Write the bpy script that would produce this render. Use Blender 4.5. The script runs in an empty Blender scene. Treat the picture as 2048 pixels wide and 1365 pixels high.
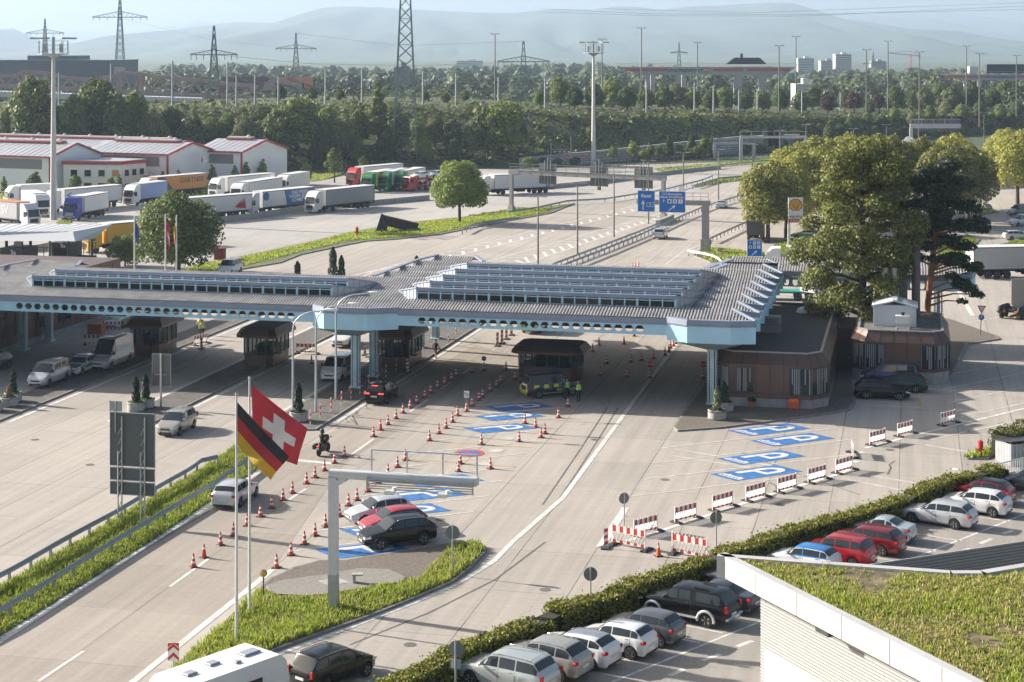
import bpy,bmesh,math,random
from mathutils import Vector,Matrix,noise
random.seed(7)
R=math.radians
SC=bpy.context.scene
COL=SC.collection
# camera (level, shifted lens, 29 m up)
F,H,YH=3450.0,29.0,100.0
cam=bpy.data.objects.new('camera',bpy.data.cameras.new('camera'))
COL.objects.link(cam)
cam.location=(0,0,H)
cam.rotation_euler=(R(90),0,0)
cam.data.sensor_width=36
cam.data.lens=36*F/2048
cam.data.shift_y=-(682.5-YH)/2048
cam.data.clip_start=1
cam.data.clip_end=60000
SC.camera=cam
# sky, sun, exposure
SUN_EL=23.5
SUN_AZ=math.degrees(math.atan2(0.42,-1.0))
world=bpy.data.worlds.new('World');SC.world=world
world.use_nodes=True
wn=world.node_tree
sky=wn.nodes.new('ShaderNodeTexSky')
sky.sky_type='NISHITA';sky.sun_disc=False
sky.sun_elevation=R(SUN_EL)
sky.sun_rotation=R(90-SUN_AZ)
sky.air_density=1.0;sky.dust_density=4.0;sky.ozone_density=0.6
wn.links.new(sky.outputs[0],wn.nodes['Background'].inputs[0])
wn.nodes['Background'].inputs[1].default_value=0.065
sun=bpy.data.objects.new('sun',bpy.data.lights.new('sun','SUN'))
COL.objects.link(sun)
sun.data.energy=5.0;sun.data.angle=R(0.5);sun.data.color=(1.0,0.93,0.83)
_d=Vector((math.cos(R(SUN_AZ))*math.cos(R(SUN_EL)),math.sin(R(SUN_AZ))*math.cos(R(SUN_EL)),math.sin(R(SUN_EL))))
sun.rotation_euler=_d.to_track_quat('Z','Y').to_euler()
SC.view_settings.view_transform='Standard'
SC.view_settings.look='None'
SC.view_settings.exposure=1.24
SC.view_settings.gamma=1
SC.cycles.max_bounces=6
SC.cycles.volume_bounces=2
SC.cycles.transparent_max_bounces=8
SC.cycles.use_denoising=True
# mapping helpers
TH=math.atan(0.2310)
LA=Vector((math.sin(TH),math.cos(TH),0));RI=Vector((math.cos(TH),-math.sin(TH),0))
def G(px,py,z=0.0):
 d=F*(H-z)/(py-YH)
 return Vector(((px-1024)*d/F,d,z))
def AT(px,py,d):
 return Vector(((px-1024)*d/F,d,H-(py-YH)*d/F))
def dep(py,z=0.0):
 return F*(H-z)/(py-YH)
# materials
def lin(c):
 return tuple(((v/255)/12.92 if v/255<=.04045 else((v/255+.055)/1.055)**2.4)for v in c)
_M={}
def mat(name,col,rough=.6,metal=0.0,var=0.0,scale=3.0,bump=0.0,coat=0.0,spec=None,detail=4,obj=True):
 if name in _M:return _M[name]
 m=bpy.data.materials.new(name);m.use_nodes=True
 nt=m.node_tree;b=nt.nodes['Principled BSDF']
 b.inputs['Base Color'].default_value=(*col,1)
 b.inputs['Roughness'].default_value=rough
 b.inputs['Metallic'].default_value=metal
 if spec is not None:b.inputs['Specular IOR Level'].default_value=spec
 if coat:b.inputs['Coat Weight'].default_value=coat;b.inputs['Coat Roughness'].default_value=.04
 if var or bump:
  tc=nt.nodes.new('ShaderNodeTexCoord');n=nt.nodes.new('ShaderNodeTexNoise')
  n.inputs['Scale'].default_value=scale;n.inputs['Detail'].default_value=detail
  nt.links.new(tc.outputs['Object'],n.inputs['Vector'])
  if var:
   mx=nt.nodes.new('ShaderNodeMix');mx.data_type='RGBA'
   mx.inputs['A'].default_value=(*[max(0,v*(1-var))for v in col],1)
   mx.inputs['B'].default_value=(*[min(1,v*(1+var))for v in col],1)
   mr=nt.nodes.new('ShaderNodeMapRange');mr.inputs['From Min'].default_value=.3;mr.inputs['From Max'].default_value=.7
   nt.links.new(n.outputs['Fac'],mr.inputs['Value'])
   nt.links.new(mr.outputs[0],mx.inputs['Factor'])
   nt.links.new(mx.outputs['Result'],b.inputs['Base Color'])
  if bump:
   bp=nt.nodes.new('ShaderNodeBump');bp.inputs['Strength'].default_value=bump;bp.inputs['Distance'].default_value=.05
   nt.links.new(n.outputs['Fac'],bp.inputs['Height']);nt.links.new(bp.outputs[0],b.inputs['Normal'])
 _M[name]=m
 return m
def leafmat(name,col,var=.35,trans=.25,hue=(1.0,1.0,1.0)):
 if name in _M:return _M[name]
 m=bpy.data.materials.new(name);m.use_nodes=True
 nt=m.node_tree;b=nt.nodes['Principled BSDF']
 b.inputs['Roughness'].default_value=.55
 b.inputs['Specular IOR Level'].default_value=.25
 geo=nt.nodes.new('ShaderNodeNewGeometry')
 ramp=nt.nodes.new('ShaderNodeValToRGB')
 ramp.color_ramp.elements[0].color=(*[v*(1-var)for v in col],1)
 ramp.color_ramp.elements[1].color=(*[min(1,v*(1+var)*h)for v,h in zip(col,hue)],1)
 oi=nt.nodes.new('ShaderNodeObjectInfo')
 ad=nt.nodes.new('ShaderNodeMath');ad.operation='MULTIPLY_ADD';ad.inputs[1].default_value=.8;ad.inputs[2].default_value=-.4
 nt.links.new(oi.outputs['Random'],ad.inputs[0])
 a2=nt.nodes.new('ShaderNodeMath');a2.operation='ADD'
 nt.links.new(geo.outputs['Random Per Island'],a2.inputs[0]);nt.links.new(ad.outputs[0],a2.inputs[1])
 nt.links.new(a2.outputs[0],ramp.inputs[0])
 nt.links.new(ramp.outputs[0],b.inputs['Base Color'])
 tr=nt.nodes.new('ShaderNodeBsdfTranslucent');nt.links.new(ramp.outputs[0],tr.inputs['Color'])
 mx=nt.nodes.new('ShaderNodeMixShader');mx.inputs[0].default_value=trans
 nt.links.new(b.outputs[0],mx.inputs[1]);nt.links.new(tr.outputs[0],mx.inputs[2])
 nt.links.new(mx.outputs[0],nt.nodes['Material Output'].inputs['Surface'])
 _M[name]=m
 return m
# mesh builder
class MB:
 def __init__(s):s.v=[];s.f=[];s.m=[];s.mi=0
 def add(s,vs,fs,mi=None):
  o=len(s.v);s.v+=[tuple(p)for p in vs]
  s.f+=[tuple(i+o for i in f)for f in fs]
  s.m+=[s.mi if mi is None else mi]*len(fs)
  return s
 def poly(s,pts,mi=None):return s.add(pts,[tuple(range(len(pts)))],mi)
 def box(s,c,d,rz=0.0,mi=None,bev=0.0):
  x,y,z=d[0]/2,d[1]/2,d[2]/2
  ca,sa=math.cos(rz),math.sin(rz)
  if bev:
   b=min(bev,x*.9,y*.9,z*.9)
   vs=[]
   for zz,k in((-z,b),(-z+b,0),(z-b,0),(z,b)):
    for px,py in((-x+k,-y+k),(x-k,-y+k),(x-k,y-k),(-x+k,y-k)):vs.append((px,py,zz))
   fs=[(3,2,1,0),(12,13,14,15)]+[(4*l+i,4*l+(i+1)%4,4*l+4+(i+1)%4,4*l+4+i)for l in range(3)for i in range(4)]
  else:
   vs=[(i,j,k)for k in(-z,z)for i,j in((-x,-y),(x,-y),(x,y),(-x,y))]
   fs=[(3,2,1,0),(4,5,6,7),(0,1,5,4),(1,2,6,5),(2,3,7,6),(3,0,4,7)]
  return s.add([(c[0]+a*ca-b_*sa,c[1]+a*sa+b_*ca,c[2]+k)for a,b_,k in vs],fs,mi)
 def prism(s,pts,z0,z1,mi=None,top=None):
  n=len(pts)
  a=sum(pts[i][0]*pts[(i+1)%n][1]-pts[(i+1)%n][0]*pts[i][1]for i in range(n))
  if a<0:pts=pts[::-1];top=top[::-1]if top else None
  tp=top or pts
  vs=[(p[0],p[1],z0)for p in pts]+[(p[0],p[1],z1)for p in tp]
  return s.add(vs,[tuple(range(n))[::-1],tuple(range(n,2*n))]+[(i,(i+1)%n,n+(i+1)%n,n+i)for i in range(n)],mi)
 def tube(s,path,r,n=8,mi=None,caps=True):
  path=[Vector(p)for p in path]
  rr=r if isinstance(r,(list,tuple))else[r]*len(path)
  vs=[];ref=None
  for i,p in enumerate(path):
   t=(path[min(i+1,len(path)-1)]-path[max(i-1,0)]).normalized()
   if ref is None:ref=Vector((0,0,1))if abs(t.z)<.9 else Vector((1,0,0))
   a=t.cross(ref).normalized();b=a.cross(t);ref=b if b.length>.1 else ref
   for k in range(n):
    w=2*math.pi*k/n
    vs.append(p+(a*math.cos(w)+b*math.sin(w))*rr[i])
  fs=[(i*n+k,i*n+(k+1)%n,(i+1)*n+(k+1)%n,(i+1)*n+k)for i in range(len(path)-1)for k in range(n)]
  if caps:fs+=[tuple(range(n))[::-1],tuple(range((len(path)-1)*n,len(path)*n))]
  return s.add(vs,fs,mi)
 def lathe(s,prof,n=12,c=(0,0,0),axis='z',mi=None):
  vs=[]
  for r,z in prof:
   for k in range(n):
    w=2*math.pi*k/n;a,b=r*math.cos(w),r*math.sin(w)
    p=(a,b,z)if axis=='z' else((z,a,b)if axis=='x' else(b,z,a))
    vs.append((c[0]+p[0],c[1]+p[1],c[2]+p[2]))
  m=len(prof)
  fs=[(i*n+k,i*n+(k+1)%n,(i+1)*n+(k+1)%n,(i+1)*n+k)for i in range(m-1)for k in range(n)]
  fs+=[tuple(range(n))[::-1],tuple(range((m-1)*n,m*n))]
  return s.add(vs,fs,mi)
 def bar(s,a,b,w,h=None,mi=None):
  a,b=Vector(a),Vector(b);h=h or w
  t=(b-a).normalized()
  u=Vector((0,0,1))if abs(t.z)<.95 else Vector((0,1,0))
  x=t.cross(u).normalized()*(w/2);y=x.normalized().cross(t)*(h/2)
  vs=[p+i*x+j*y for p in(a,b)for i,j in((-1,-1),(1,-1),(1,1),(-1,1))]
  return s.add(vs,[(0,1,2,3),(7,6,5,4),(0,4,5,1),(1,5,6,2),(2,6,7,3),(3,7,4,0)],mi)
 def grid(s,P,mi=None):
  r,c=len(P),len(P[0])
  return s.add([q for row in P for q in row],[(i*c+j,i*c+j+1,(i+1)*c+j+1,(i+1)*c+j)for i in range(r-1)for j in range(c-1)],mi)
 def mesh(s,name,mats,smooth=None):
  me=bpy.data.meshes.new(name)
  me.from_pydata(s.v,[],s.f)
  for m in(mats if isinstance(mats,(list,tuple))else[mats]):me.materials.append(m)
  if any(s.m):me.polygons.foreach_set('material_index',s.m)
  if smooth is not None:
   me.polygons.foreach_set('use_smooth',[True]*len(me.polygons))
   me.update();me.set_sharp_from_angle(angle=R(smooth))
  me.update()
  return me
 def build(s,name,mats,parent=None,smooth=None):
  o=bpy.data.objects.new(name,s.mesh(name,mats,smooth));COL.objects.link(o)
  if parent is not None:o.parent=parent
  return o
def tag(o,label=None,cat=None,group=None,kind=None):
 if label:o['label']=label
 if cat:o['category']=cat
 if group:o['group']=group
 if kind:o['kind']=kind
 return o
def root(name,label,cat,loc=(0,0,0),rz=0.0,group=None):
 o=bpy.data.objects.new(name,None);COL.objects.link(o)
 o.location=loc;o.rotation_euler=(0,0,rz);o.empty_display_size=.3
 return tag(o,label,cat,group)
def link(name,me,parent=None,loc=None,rz=0.0):
 o=bpy.data.objects.new(name,me);COL.objects.link(o)
 if parent is not None:o.parent=parent
 if loc is not None:o.location=loc
 if rz:o.rotation_euler=(0,0,rz)
 return o
KIDS={}
def copy_tree(o,parent=None):
 c=o.copy();COL.objects.link(c)
 if parent is not None:c.parent=parent
 for ch in list(o.children):copy_tree(ch,c)
 return c
def text(name,s,size,m,parent,loc,rot,ext=.004,align='CENTER',sx=1.0):
 cu=bpy.data.curves.new(name,'FONT');cu.body=s;cu.size=size;cu.extrude=ext
 cu.offset=size*.014;cu.align_x=align;cu.align_y='CENTER'
 cu.materials.append(m)
 t=bpy.data.objects.new(name,cu);me=bpy.data.meshes.new_from_object(t);bpy.data.objects.remove(t);bpy.data.curves.remove(cu)
 me.materials.clear();me.materials.append(m)
 o=bpy.data.objects.new(name,me);COL.objects.link(o)
 o.parent=parent;o.location=loc;o.rotation_euler=rot;o.scale=(sx,1,1)
 return o
# shared materials
WHITE=mat('white paint',(.72,.72,.70),.5,var=.06)
MARK=mat('road paint white',(.58,.57,.545),.75,var=.28,scale=2.2,detail=8)
GALV=mat('galvanised steel',(.42,.44,.46),.45,.6,var=.12,scale=2)
GREYP=mat('grey painted steel',(.36,.38,.40),.5,.1,var=.08)
DARKM=mat('dark grey metal',(.06,.065,.07),.45,.2)
BLACKP=mat('black plastic',(.018,.018,.02),.5)
RUBBER=mat('rubber',(.022,.022,.023),.8)
GLASS=mat('dark window glass',(.010,.013,.015),.08,0.0,spec=.45)
SIGNBACK=mat('sign back grey',(.10,.115,.12),.5,.2)
REDP=mat('red paint',(.50,.03,.025),.45)
BLUEP=mat('sign blue',(.010,.12,.42),.45)
ORANGE=mat('orange plastic',(.70,.13,.03),.5)
CONC=mat('concrete',(.36,.35,.33),.85,var=.2,scale=2.5,bump=.2)
BROWN=mat('brown metal cladding',(.145,.088,.07),.42,.35,var=.06,scale=.6)
CYAN=mat('pale blue painted steel',(.38,.63,.77),.5,var=.07,scale=.8)
TRIM=mat('grey blue metal trim',(.235,.275,.355),.5,.1,var=.08,scale=1.1)
# ground sheets
def UV(u,v,z=0.0):
 p=LA*u+RI*v
 return Vector((p.x,p.y,z))
def uv_of(p):return p.dot(LA),p.dot(RI)
GROT=-TH
_rot=Matrix.Rotation(TH,3,'Z')
def sheet(name,pts,z,m,kind='structure',label=None):
 b=MB();b.poly([(*(_rot@Vector((p[0],p[1],0))).xy,z)for p in pts])
 o=b.build(name,m);o.rotation_euler=(0,0,-TH)
 return tag(o,label,kind=kind)
def pix(l,z=0.0):return[G(x,y,z)for x,y in l]
def concrete_mat(name,c,joint=4.25,off=-39.0,slab=7.5,tone=.12,jd=.68):
 m=bpy.data.materials.new(name);m.use_nodes=True;nt=m.node_tree;N=nt.nodes.new;L=nt.links.new
 b=nt.nodes['Principled BSDF'];b.inputs['Roughness'].default_value=.85;b.inputs['Specular IOR Level'].default_value=.3
 tc=N('ShaderNodeTexCoord');sp=N('ShaderNodeSeparateXYZ');L(tc.outputs['Object'],sp.inputs[0])
 def math_(op,a,b_=None,c_=None):
  n=N('ShaderNodeMath');n.operation=op
  for i,v in enumerate((a,b_,c_)):
   if v is None:continue
   if isinstance(v,(int,float)):n.inputs[i].default_value=v
   else:L(v,n.inputs[i])
  return n.outputs[0]
 def noise_(vec,sc,det=4,rough=.55):
  n=N('ShaderNodeTexNoise');n.inputs['Scale'].default_value=sc;n.inputs['Detail'].default_value=det;n.inputs['Roughness'].default_value=rough
  L(vec,n.inputs['Vector']);return n.outputs['Fac']
 wob=math_('MULTIPLY_ADD',noise_(tc.outputs['Object'],.8,2),.05,-.025)
 xv=math_('ADD',sp.outputs['X'],wob);yv=math_('ADD',sp.outputs['Y'],wob)
 def jl(val,per,o,w):
  t=math_('DIVIDE',math_('SUBTRACT',val,o),per)
  fr=math_('ABSOLUTE',math_('SUBTRACT',t,math_('ROUND',t)))
  return math_('LESS_THAN',fr,w/per)
 j1=jl(xv,joint,off,.035);j2=jl(yv,slab,0.0,.022)
 brk=math_('GREATER_THAN',noise_(tc.outputs['Object'],.12,1),.44)
 j2=math_('MULTIPLY',math_('MULTIPLY',j2,brk),.8)
 j=math_('MAXIMUM',math_('MULTIPLY',j1,math_('MULTIPLY_ADD',noise_(tc.outputs['Object'],.3,2),1.2,.1)),j2)
 cx=math_('FLOOR',math_('DIVIDE',math_('SUBTRACT',xv,off),joint));cy=math_('FLOOR',math_('DIVIDE',yv,slab))
 cb=N('ShaderNodeCombineXYZ');L(cx,cb.inputs[0]);L(cy,cb.inputs[1])
 wnz=N('ShaderNodeTexWhiteNoise');wnz.noise_dimensions='2D';L(cb.outputs[0],wnz.inputs['Vector'])
 mp=N('ShaderNodeMapping');mp.inputs['Scale'].default_value=(1.6,.045,1);L(tc.outputs['Object'],mp.inputs['Vector'])
 st=noise_(mp.outputs[0],1.0,5,.6)
 bl=noise_(tc.outputs['Object'],.045,5);fi=noise_(tc.outputs['Object'],3.5,6,.7);gr=noise_(tc.outputs['Object'],22,2)
 mp2=N('ShaderNodeMapping');mp2.inputs['Scale'].default_value=(.25,2.4,1);L(tc.outputs['Object'],mp2.inputs['Vector'])
 br=noise_(mp2.outputs[0],1.0,4)
 f=math_('ADD',math_('MULTIPLY',math_('SUBTRACT',st,.5),.55),math_('MULTIPLY',math_('SUBTRACT',bl,.5),.55))
 f=math_('ADD',f,math_('MULTIPLY',math_('SUBTRACT',fi,.5),.32))
 f=math_('ADD',f,math_('MULTIPLY',math_('SUBTRACT',br,.5),.18))
 f=math_('ADD',f,math_('MULTIPLY',math_('SUBTRACT',gr,.5),.30))
 f=math_('ADD',f,math_('MULTIPLY',math_('SUBTRACT',wnz.outputs['Value'],.5),tone))
 f=math_('MULTIPLY',math_('ADD',f,1.0),math_('SUBTRACT',1.0,math_('MULTIPLY',j,jd)))
 spots=math_('LESS_THAN',noise_(tc.outputs['Object'],.55,3,.6),.27)
 f=math_('MULTIPLY',f,math_('SUBTRACT',1.0,math_('MULTIPLY',spots,.30)))
 vm=N('ShaderNodeVectorMath');vm.operation='SCALE';vm.inputs[0].default_value=c;L(f,vm.inputs['Scale'])
 L(vm.outputs[0],b.inputs['Base Color'])
 bp=N('ShaderNodeBump');bp.inputs['Strength'].default_value=.25;bp.inputs['Distance'].default_value=.02
 L(fi,bp.inputs['Height']);L(bp.outputs[0],b.inputs['Normal'])
 return m
PAVE=concrete_mat('concrete slab paving',(.365,.332,.297))
PAVEG=concrete_mat('grey concrete slab paving',(.37,.352,.33),joint=3.75,off=0,slab=6,tone=.1,jd=.25)
ASPH=mat('worn asphalt',(.115,.108,.10),.9,var=.25,scale=1.2,bump=.3)
PAVER=mat('dark block paving',(.14,.12,.10),.9,var=.3,scale=6,bump=.3)
PAVERL=mat('light block paving',(.22,.208,.19),.9,var=.15,scale=5,bump=.2)
KERB=mat('kerb stone',(.24,.225,.205),.9,var=.2,scale=2)
SOIL=mat('grass soil',(.10,.12,.035),.95,var=.4,scale=.8)
FLOORG=mat('woodland floor',(.055,.075,.03),.95,var=.35,scale=.02)
b=MB();b.poly([(-11500,-3500,-.12),(11500,-3500,-.12),(11500,14800,-.12),(-11500,14800,-.12)])
tag(b.build('ground',FLOORG),kind='structure')
yard=pix([(-500,1700),(2600,1700),(2600,352),(2048,330),(1800,322),(1640,322)])+pix([(1400,326),(1040,338),(900,338),(700,350),(640,362),(420,392),(-100,400),(-500,400)])
sheet('yard_pavement',yard,0.0,PAVE)
sheet('lorry_park_pavement',pix([(-400,402),(430,392),(640,362),(860,341),(1000,345),(1400,333),(1400,350),(1050,372),(800,402),(440,447),(-400,520)]),.008,PAVEG)
sheet('lorry_lane_pavement',pix([(-400,522),(440,449),(800,404),(1050,374),(1400,352),(1500,340),(1440,376),(1290,402),(1100,418),(900,437),(700,465),(440,520),(240,560),(-400,680)]),.008,PAVEG)
sheet('car_park_pavement',pix([(780,1380),(840,1340),(1050,1258),(1240,1180),(1430,1098),(1800,990),(2000,935),(2400,830),(2600,1700),(600,1700)]),.008,concrete_mat('car park concrete',(.29,.27,.245),joint=6,off=1.3,slab=9,tone=.08,jd=.3))
sheet('left_lane_pavement',pix([(-90,1345),(0,1284),(424,1007),(524,940),(640,880),(760,800),(860,740),(950,690),(985,700),(900,785),(800,860),(690,925),(545,1140),(512,1167),(265,1365),(200,1417)]),.006,concrete_mat('trafficked concrete',(.31,.275,.24),jd=.5))
# painted markings
YEL=mat('faded yellow paint',(.55,.38,.08),.7,var=.15)
PBLUE=mat('parking blue paint',(.035,.155,.40),.7,var=.38,scale=2.6,detail=9)
RPAINT=mat('faded red paint',(.44,.07,.06),.7,var=.15)
WORN=mat('worn white paint',(.46,.44,.40),.8,var=.2,scale=1.1)
mk=MB()
def pline(pts,w=.14,mi=0,z=.014,px=True):
 P=[G(*p)if px else Vector(p)for p in pts]
 l=[];r=[]
 for i,p in enumerate(P):
  t=(P[min(i+1,len(P)-1)]-P[max(i-1,0)]);t.z=0;t.normalize()
  n=Vector((-t.y,t.x,0))*(w/2)
  l.append((p.x+n.x,p.y+n.y,z));r.append((p.x-n.x,p.y-n.y,z))
 for i in range(len(P)-1):mk.poly([r[i],r[i+1],l[i+1],l[i]],mi)
def dashes(p0,p1,n,on=.45,w=.16,px=True):
 a,c=(G(*p0),G(*p1))if px else(Vector(p0),Vector(p1))
 for k in range(n):
  pline([a.lerp(c,k/n),a.lerp(c,(k+on)/n)],w,px=False)
pline([(-60,1325),(0,1284),(424,1007),(524,940)],.36)
pline([(200,1417),(265,1365),(512,1167),(545,1140)],.38)
for a,c in(((76,1364),(167,1303)),((340,1174),(419,1117)),((578,1000),(612,978)),((701,911),(748,878)),((820,824),(856,799)),((881,779),(902,764)),((925,748),(945,735))):pline([a,c],.2)
pline([(560,918),(668,928)],.55)
pline([(500,1332),(575,1302),(700,1255),(830,1205),(920,1165),(985,1125),(1030,1080),(1070,1045),(1125,997),(1301,758),(1345,700),(1420,600)],.34)
for v,u0,u1 in((-68.4,122,178),(-61,124,178),(-56.6,122,200),(-49.1,126,200),(-43.5,128,230)):
 pline([UV(u0,v),UV(u1,v)],.3,px=False)
pline([UV(184,-68.3),UV(215,-68.3)],.25,px=False)
for a,c in(((971,794),(1036,789)),((948,812),(1145,795)),((914,833),(1131,815)),((894,855),(1109,836)),((864,882),(1100,859)),((822,908),(1077,882)),((802,934),(1055,907)),((750,964),(1030,934)),((720,993),(1005,962)),((690,1028),(978,992)),((635,1062),(947,1024)),((587,1103),(893,1062)),((1323,897),(1708,852)),((1308,927),(1706,879)),((1290,959),(1700,910)),((1265,993),(1618,950)),((1901,749),(2150,702)),((1885,780),(2150,725)),((1893,808),(2150,752)),((1911,837),(2150,784)),((1712,809),(1845,816))):pline([a,c],.14)
pline([(1845,816),(1836,778)],.12,1);pline([(1712,802),(1842,806)],.12,1)
pline([(1200,1096),(1251,1016)],.5);pline([(1200,1096),(1292,1072),(1380,1043),(1536,991),(1677,949),(1710,936)],.34)
pline([(1730,897),(1829,871),(2150,793)],.32)
for p in((1722,906),(1712,924),(1910,939),(1904,956)):mk.box((*G(*p).xy,.012),(.5,.5,.006),R(24))
for a,c in(((1350,898),(1560,935)),((1345,912),(1500,936)),((1700,945),(1840,968)),((1695,960),(1800,980)),((1860,880),(2048,840)),((1930,862),(2048,885)),((1850,890),(1980,912))):pline([a,c],.28,2,z=.010)
pline([(860,883),(1065,896)],.12,1);pline([(817,919),(1030,934)],.12,1)
pline([(1240,690),(1275,670)],.14,1)
def hatch(t0,t1,b0,b1,n):
 T0,T1,B0,B1=G(*t0),G(*t1),G(*b0),G(*b1)
 pline([T0,T1],.22,px=False);pline([B0,B1],.22,px=False)
 at_y=lambda y:B0.lerp(B1,max(0,min(1,(y-B0.y)/(B1.y-B0.y))))
 for k in range(n):
  a=T0.lerp(T1,(k+.7)/n);c=at_y(a.y)
  if(c-a).length>1.2:m_=a.lerp(c,.62)+Vector((0,1,0));e=at_y(a.y-min(5,(c-a).length*.8));pline([a,m_],.32,px=False,z=.012);pline([m_,e],.5,px=False,z=.012)
hatch((705,552),(1273,411),(845,530),(1310,412),26)
hatch((960,527),(1330,425),(1050,528),(1345,428),22)
pline([(1165,527),(1330,462),(1484,402),(1560,375)],.25)
dashes((1226,530),(1530,412),11);dashes((1290,530),(1560,428),9)
pline([(1330,530),(1365,505),(1490,455)],.2)
for y0,y1 in((470,392),(490,405),(508,418)):dashes((430,y0),(860,y1),14,.4,.12)
for k in range(9):pline([(200+62*k,432-6.6*k),(238+62*k,408-6.0*k)],.12)
for a,c in(((1100,402),(1500,352)),((1180,412),(1540,358)),((1000,428),(1400,376))):dashes(a,c,16,.4,.14)
for a,c in(((0,0),(0,0)),):pass
pline([(1940,548),(2048,528)],.12);pline([(1905,560),(1945,632)],.5);pline([(1910,650),(2100,618)],.12);pline([(1945,590),(2048,574)],.1)
A0,A1=G(1180,1383),G(1530,1240)
pline([A0,A1],.16,px=False);pline([G(1820,1120),G(2100,1009)],.16,px=False)
for x,y in((1446,1267),(1400,1287),(1350,1308),(1295,1330),(1240,1356),(1500,1246)):
 g=G(x,y);pline([g,g+Vector((-4.0,2.6,0))],.12,px=False)
for x,y in((1815,1127),(1872,1104),(1925,1083),(1960,1066),(2020,1044)):
 g=G(x,y);pline([g,g+Vector((-4.2,2.7,0))],.12,px=False)
for a,c in(((1475,1294),(1505,1282)),((1405,1322),(1440,1309)),((1340,1352),(1368,1339)),((1870,1125),(1893,1117)),((1915,1106),(1940,1098)),((1960,1088),(1984,1078)),((2005,1069),(2025,1062))):pline([a,c],.28)
TYRE=mat('tyre mark',(.13,.12,.11),.9,var=.3,scale=1.5)
for l,w in(([(1540,1000),(1556,985),(1552,972),(1540,966)],.16),([(1775,950),(1782,936),(1778,930),(1790,922)],.14),([(700,838),(715,850),(705,832),(718,824)],.14),([(860,700),(940,690),(960,682),(945,676)],.12),([(905,690),(990,705),(1030,712)],.14),([(1085,1010),(1160,900),(1215,815)],.11),([(1110,1012),(1182,902),(1236,816)],.11),([(60,1250),(240,1128),(420,1022)],.12),([(700,1290),(860,1225),(990,1160),(1090,1085)],.13),([(1480,905),(1600,950),(1720,990)],.1)):pline(l,w,3,z=.009)
for p in((70,880),(180,930),(880,1040),(1190,880),(1090,1180),(1330,960),(1560,1010),(1780,900),(820,1290)):
 q=G(*p);mk.lathe([(.32,.008),(.32,.012),(.01,.012)],12,(q.x,q.y,0),mi=3)
tag(mk.build('road_markings',[MARK,YEL,WORN,TYRE]),kind='structure')
def field(a,e1,e2,coach):
 mb=MB();A=Vector((a.x,a.y,0));E1=Vector((*e1,0));E2=Vector((*e2,0))
 def q(s,t,z):p=A+E1*s+E2*t;return(p.x,p.y,z)
 mb.poly([q(0,1,.018),q(1,1,.018),q(1,0,.018),q(0,0,.018)],0)
 z=.024;x0=.30 if coach else .12;t0,t1=.16,.42
 mb.poly([q(x0,t1-.04,z),q(.80,t1-.04,z),q(.80,t0,z),q(x0,t0,z)],1)if False else None
 mb.poly([q(x0,.34,z),q(.52,.34,z),q(.52,.14,z),q(x0,.14,z)],1)
 out=[];inn=[]
 for k in range(13):
  w=math.pi*(k/12)-math.pi/2
  r=.50 if coach else .50
  cx,cy=.60,.46
  out.append((.70+.21*math.cos(w),.47+.33*math.sin(w)));inn.append((.70+.115*math.cos(w),.47+.16*math.sin(w)))
 out=[(.52,.14)]+out+[(.52,.80)];inn=[(.60,.31)]+inn+[(.60,.63)]
 for i in range(len(out)-1):
  mb.poly([q(*out[i],z),q(*inn[i],z),q(*inn[i+1],z),q(*out[i+1],z)],1)
 mb.poly([q(.52,.80,z),q(.60,.63,z),q(.60,.31,z),q(.52,.14,z)],1)
 if coach:
  mb.poly([q(.06,.92,z),q(.16,.92,z),q(.16,.1,z),q(.06,.1,z)],1)
  for k in range(5):
   t=.17+k*.14
   mb.poly([q(.085,t+.10,z+.004),q(.12,t+.10,z+.004),q(.12,t,z+.004),q(.085,t,z+.004)],0)
  for t in(.28,.7):mb.poly([q(.15,t+.1,z+.004),q(.185,t+.1,z+.004),q(.185,t,z+.004),q(.15,t,z+.004)],1)
 return tag(mb.build('painted_parking_field',[PBLUE,MARK]),kind='structure')
e1,e2=(4.15,1.75),(1.5,-1.8)
for p in((968,814),(948,833),(926,857),(629,1100),(679,1060)):field(G(*p),e1,e2,False)
for p in((969,962),(937,990),(903,1022)):field(G(*p)-Vector((5.65,-.05,0)),e1,e2,False)
for p in((1456,862),(1500,882),(1434,918),(1421,949)):field(G(*p),(4.9,2.6),(1.5,-1.85),True)
mb=MB();c=G(939,907)
def disc(r0,r1,z,mi,a0=0,a1=360,n=24):
 for k in range(n):
  w0,w1=R(a0+(a1-a0)*k/n),R(a0+(a1-a0)*(k+1)/n)
  mb.poly([(c.x+r0*math.cos(w0),c.y+r0*math.sin(w0),z),(c.x+r1*math.cos(w0),c.y+r1*math.sin(w0),z),(c.x+r1*math.cos(w1),c.y+r1*math.sin(w1),z),(c.x+r0*math.cos(w1),c.y+r0*math.sin(w1),z)],mi)
disc(0,1.1,.016,0)
for k in range(4):
 w=R(24+45+90*k)
 disc(.16,.78,.022,1,24+90*k+10,24+90*k+80,8)
for p in((1013,878),(992,902),(970,928)):
 c=G(*p);disc(0,.55,.016,2)
tag(mb.build('painted_no_stopping_mark',[RPAINT,PBLUE,WORN]),kind='structure')
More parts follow.
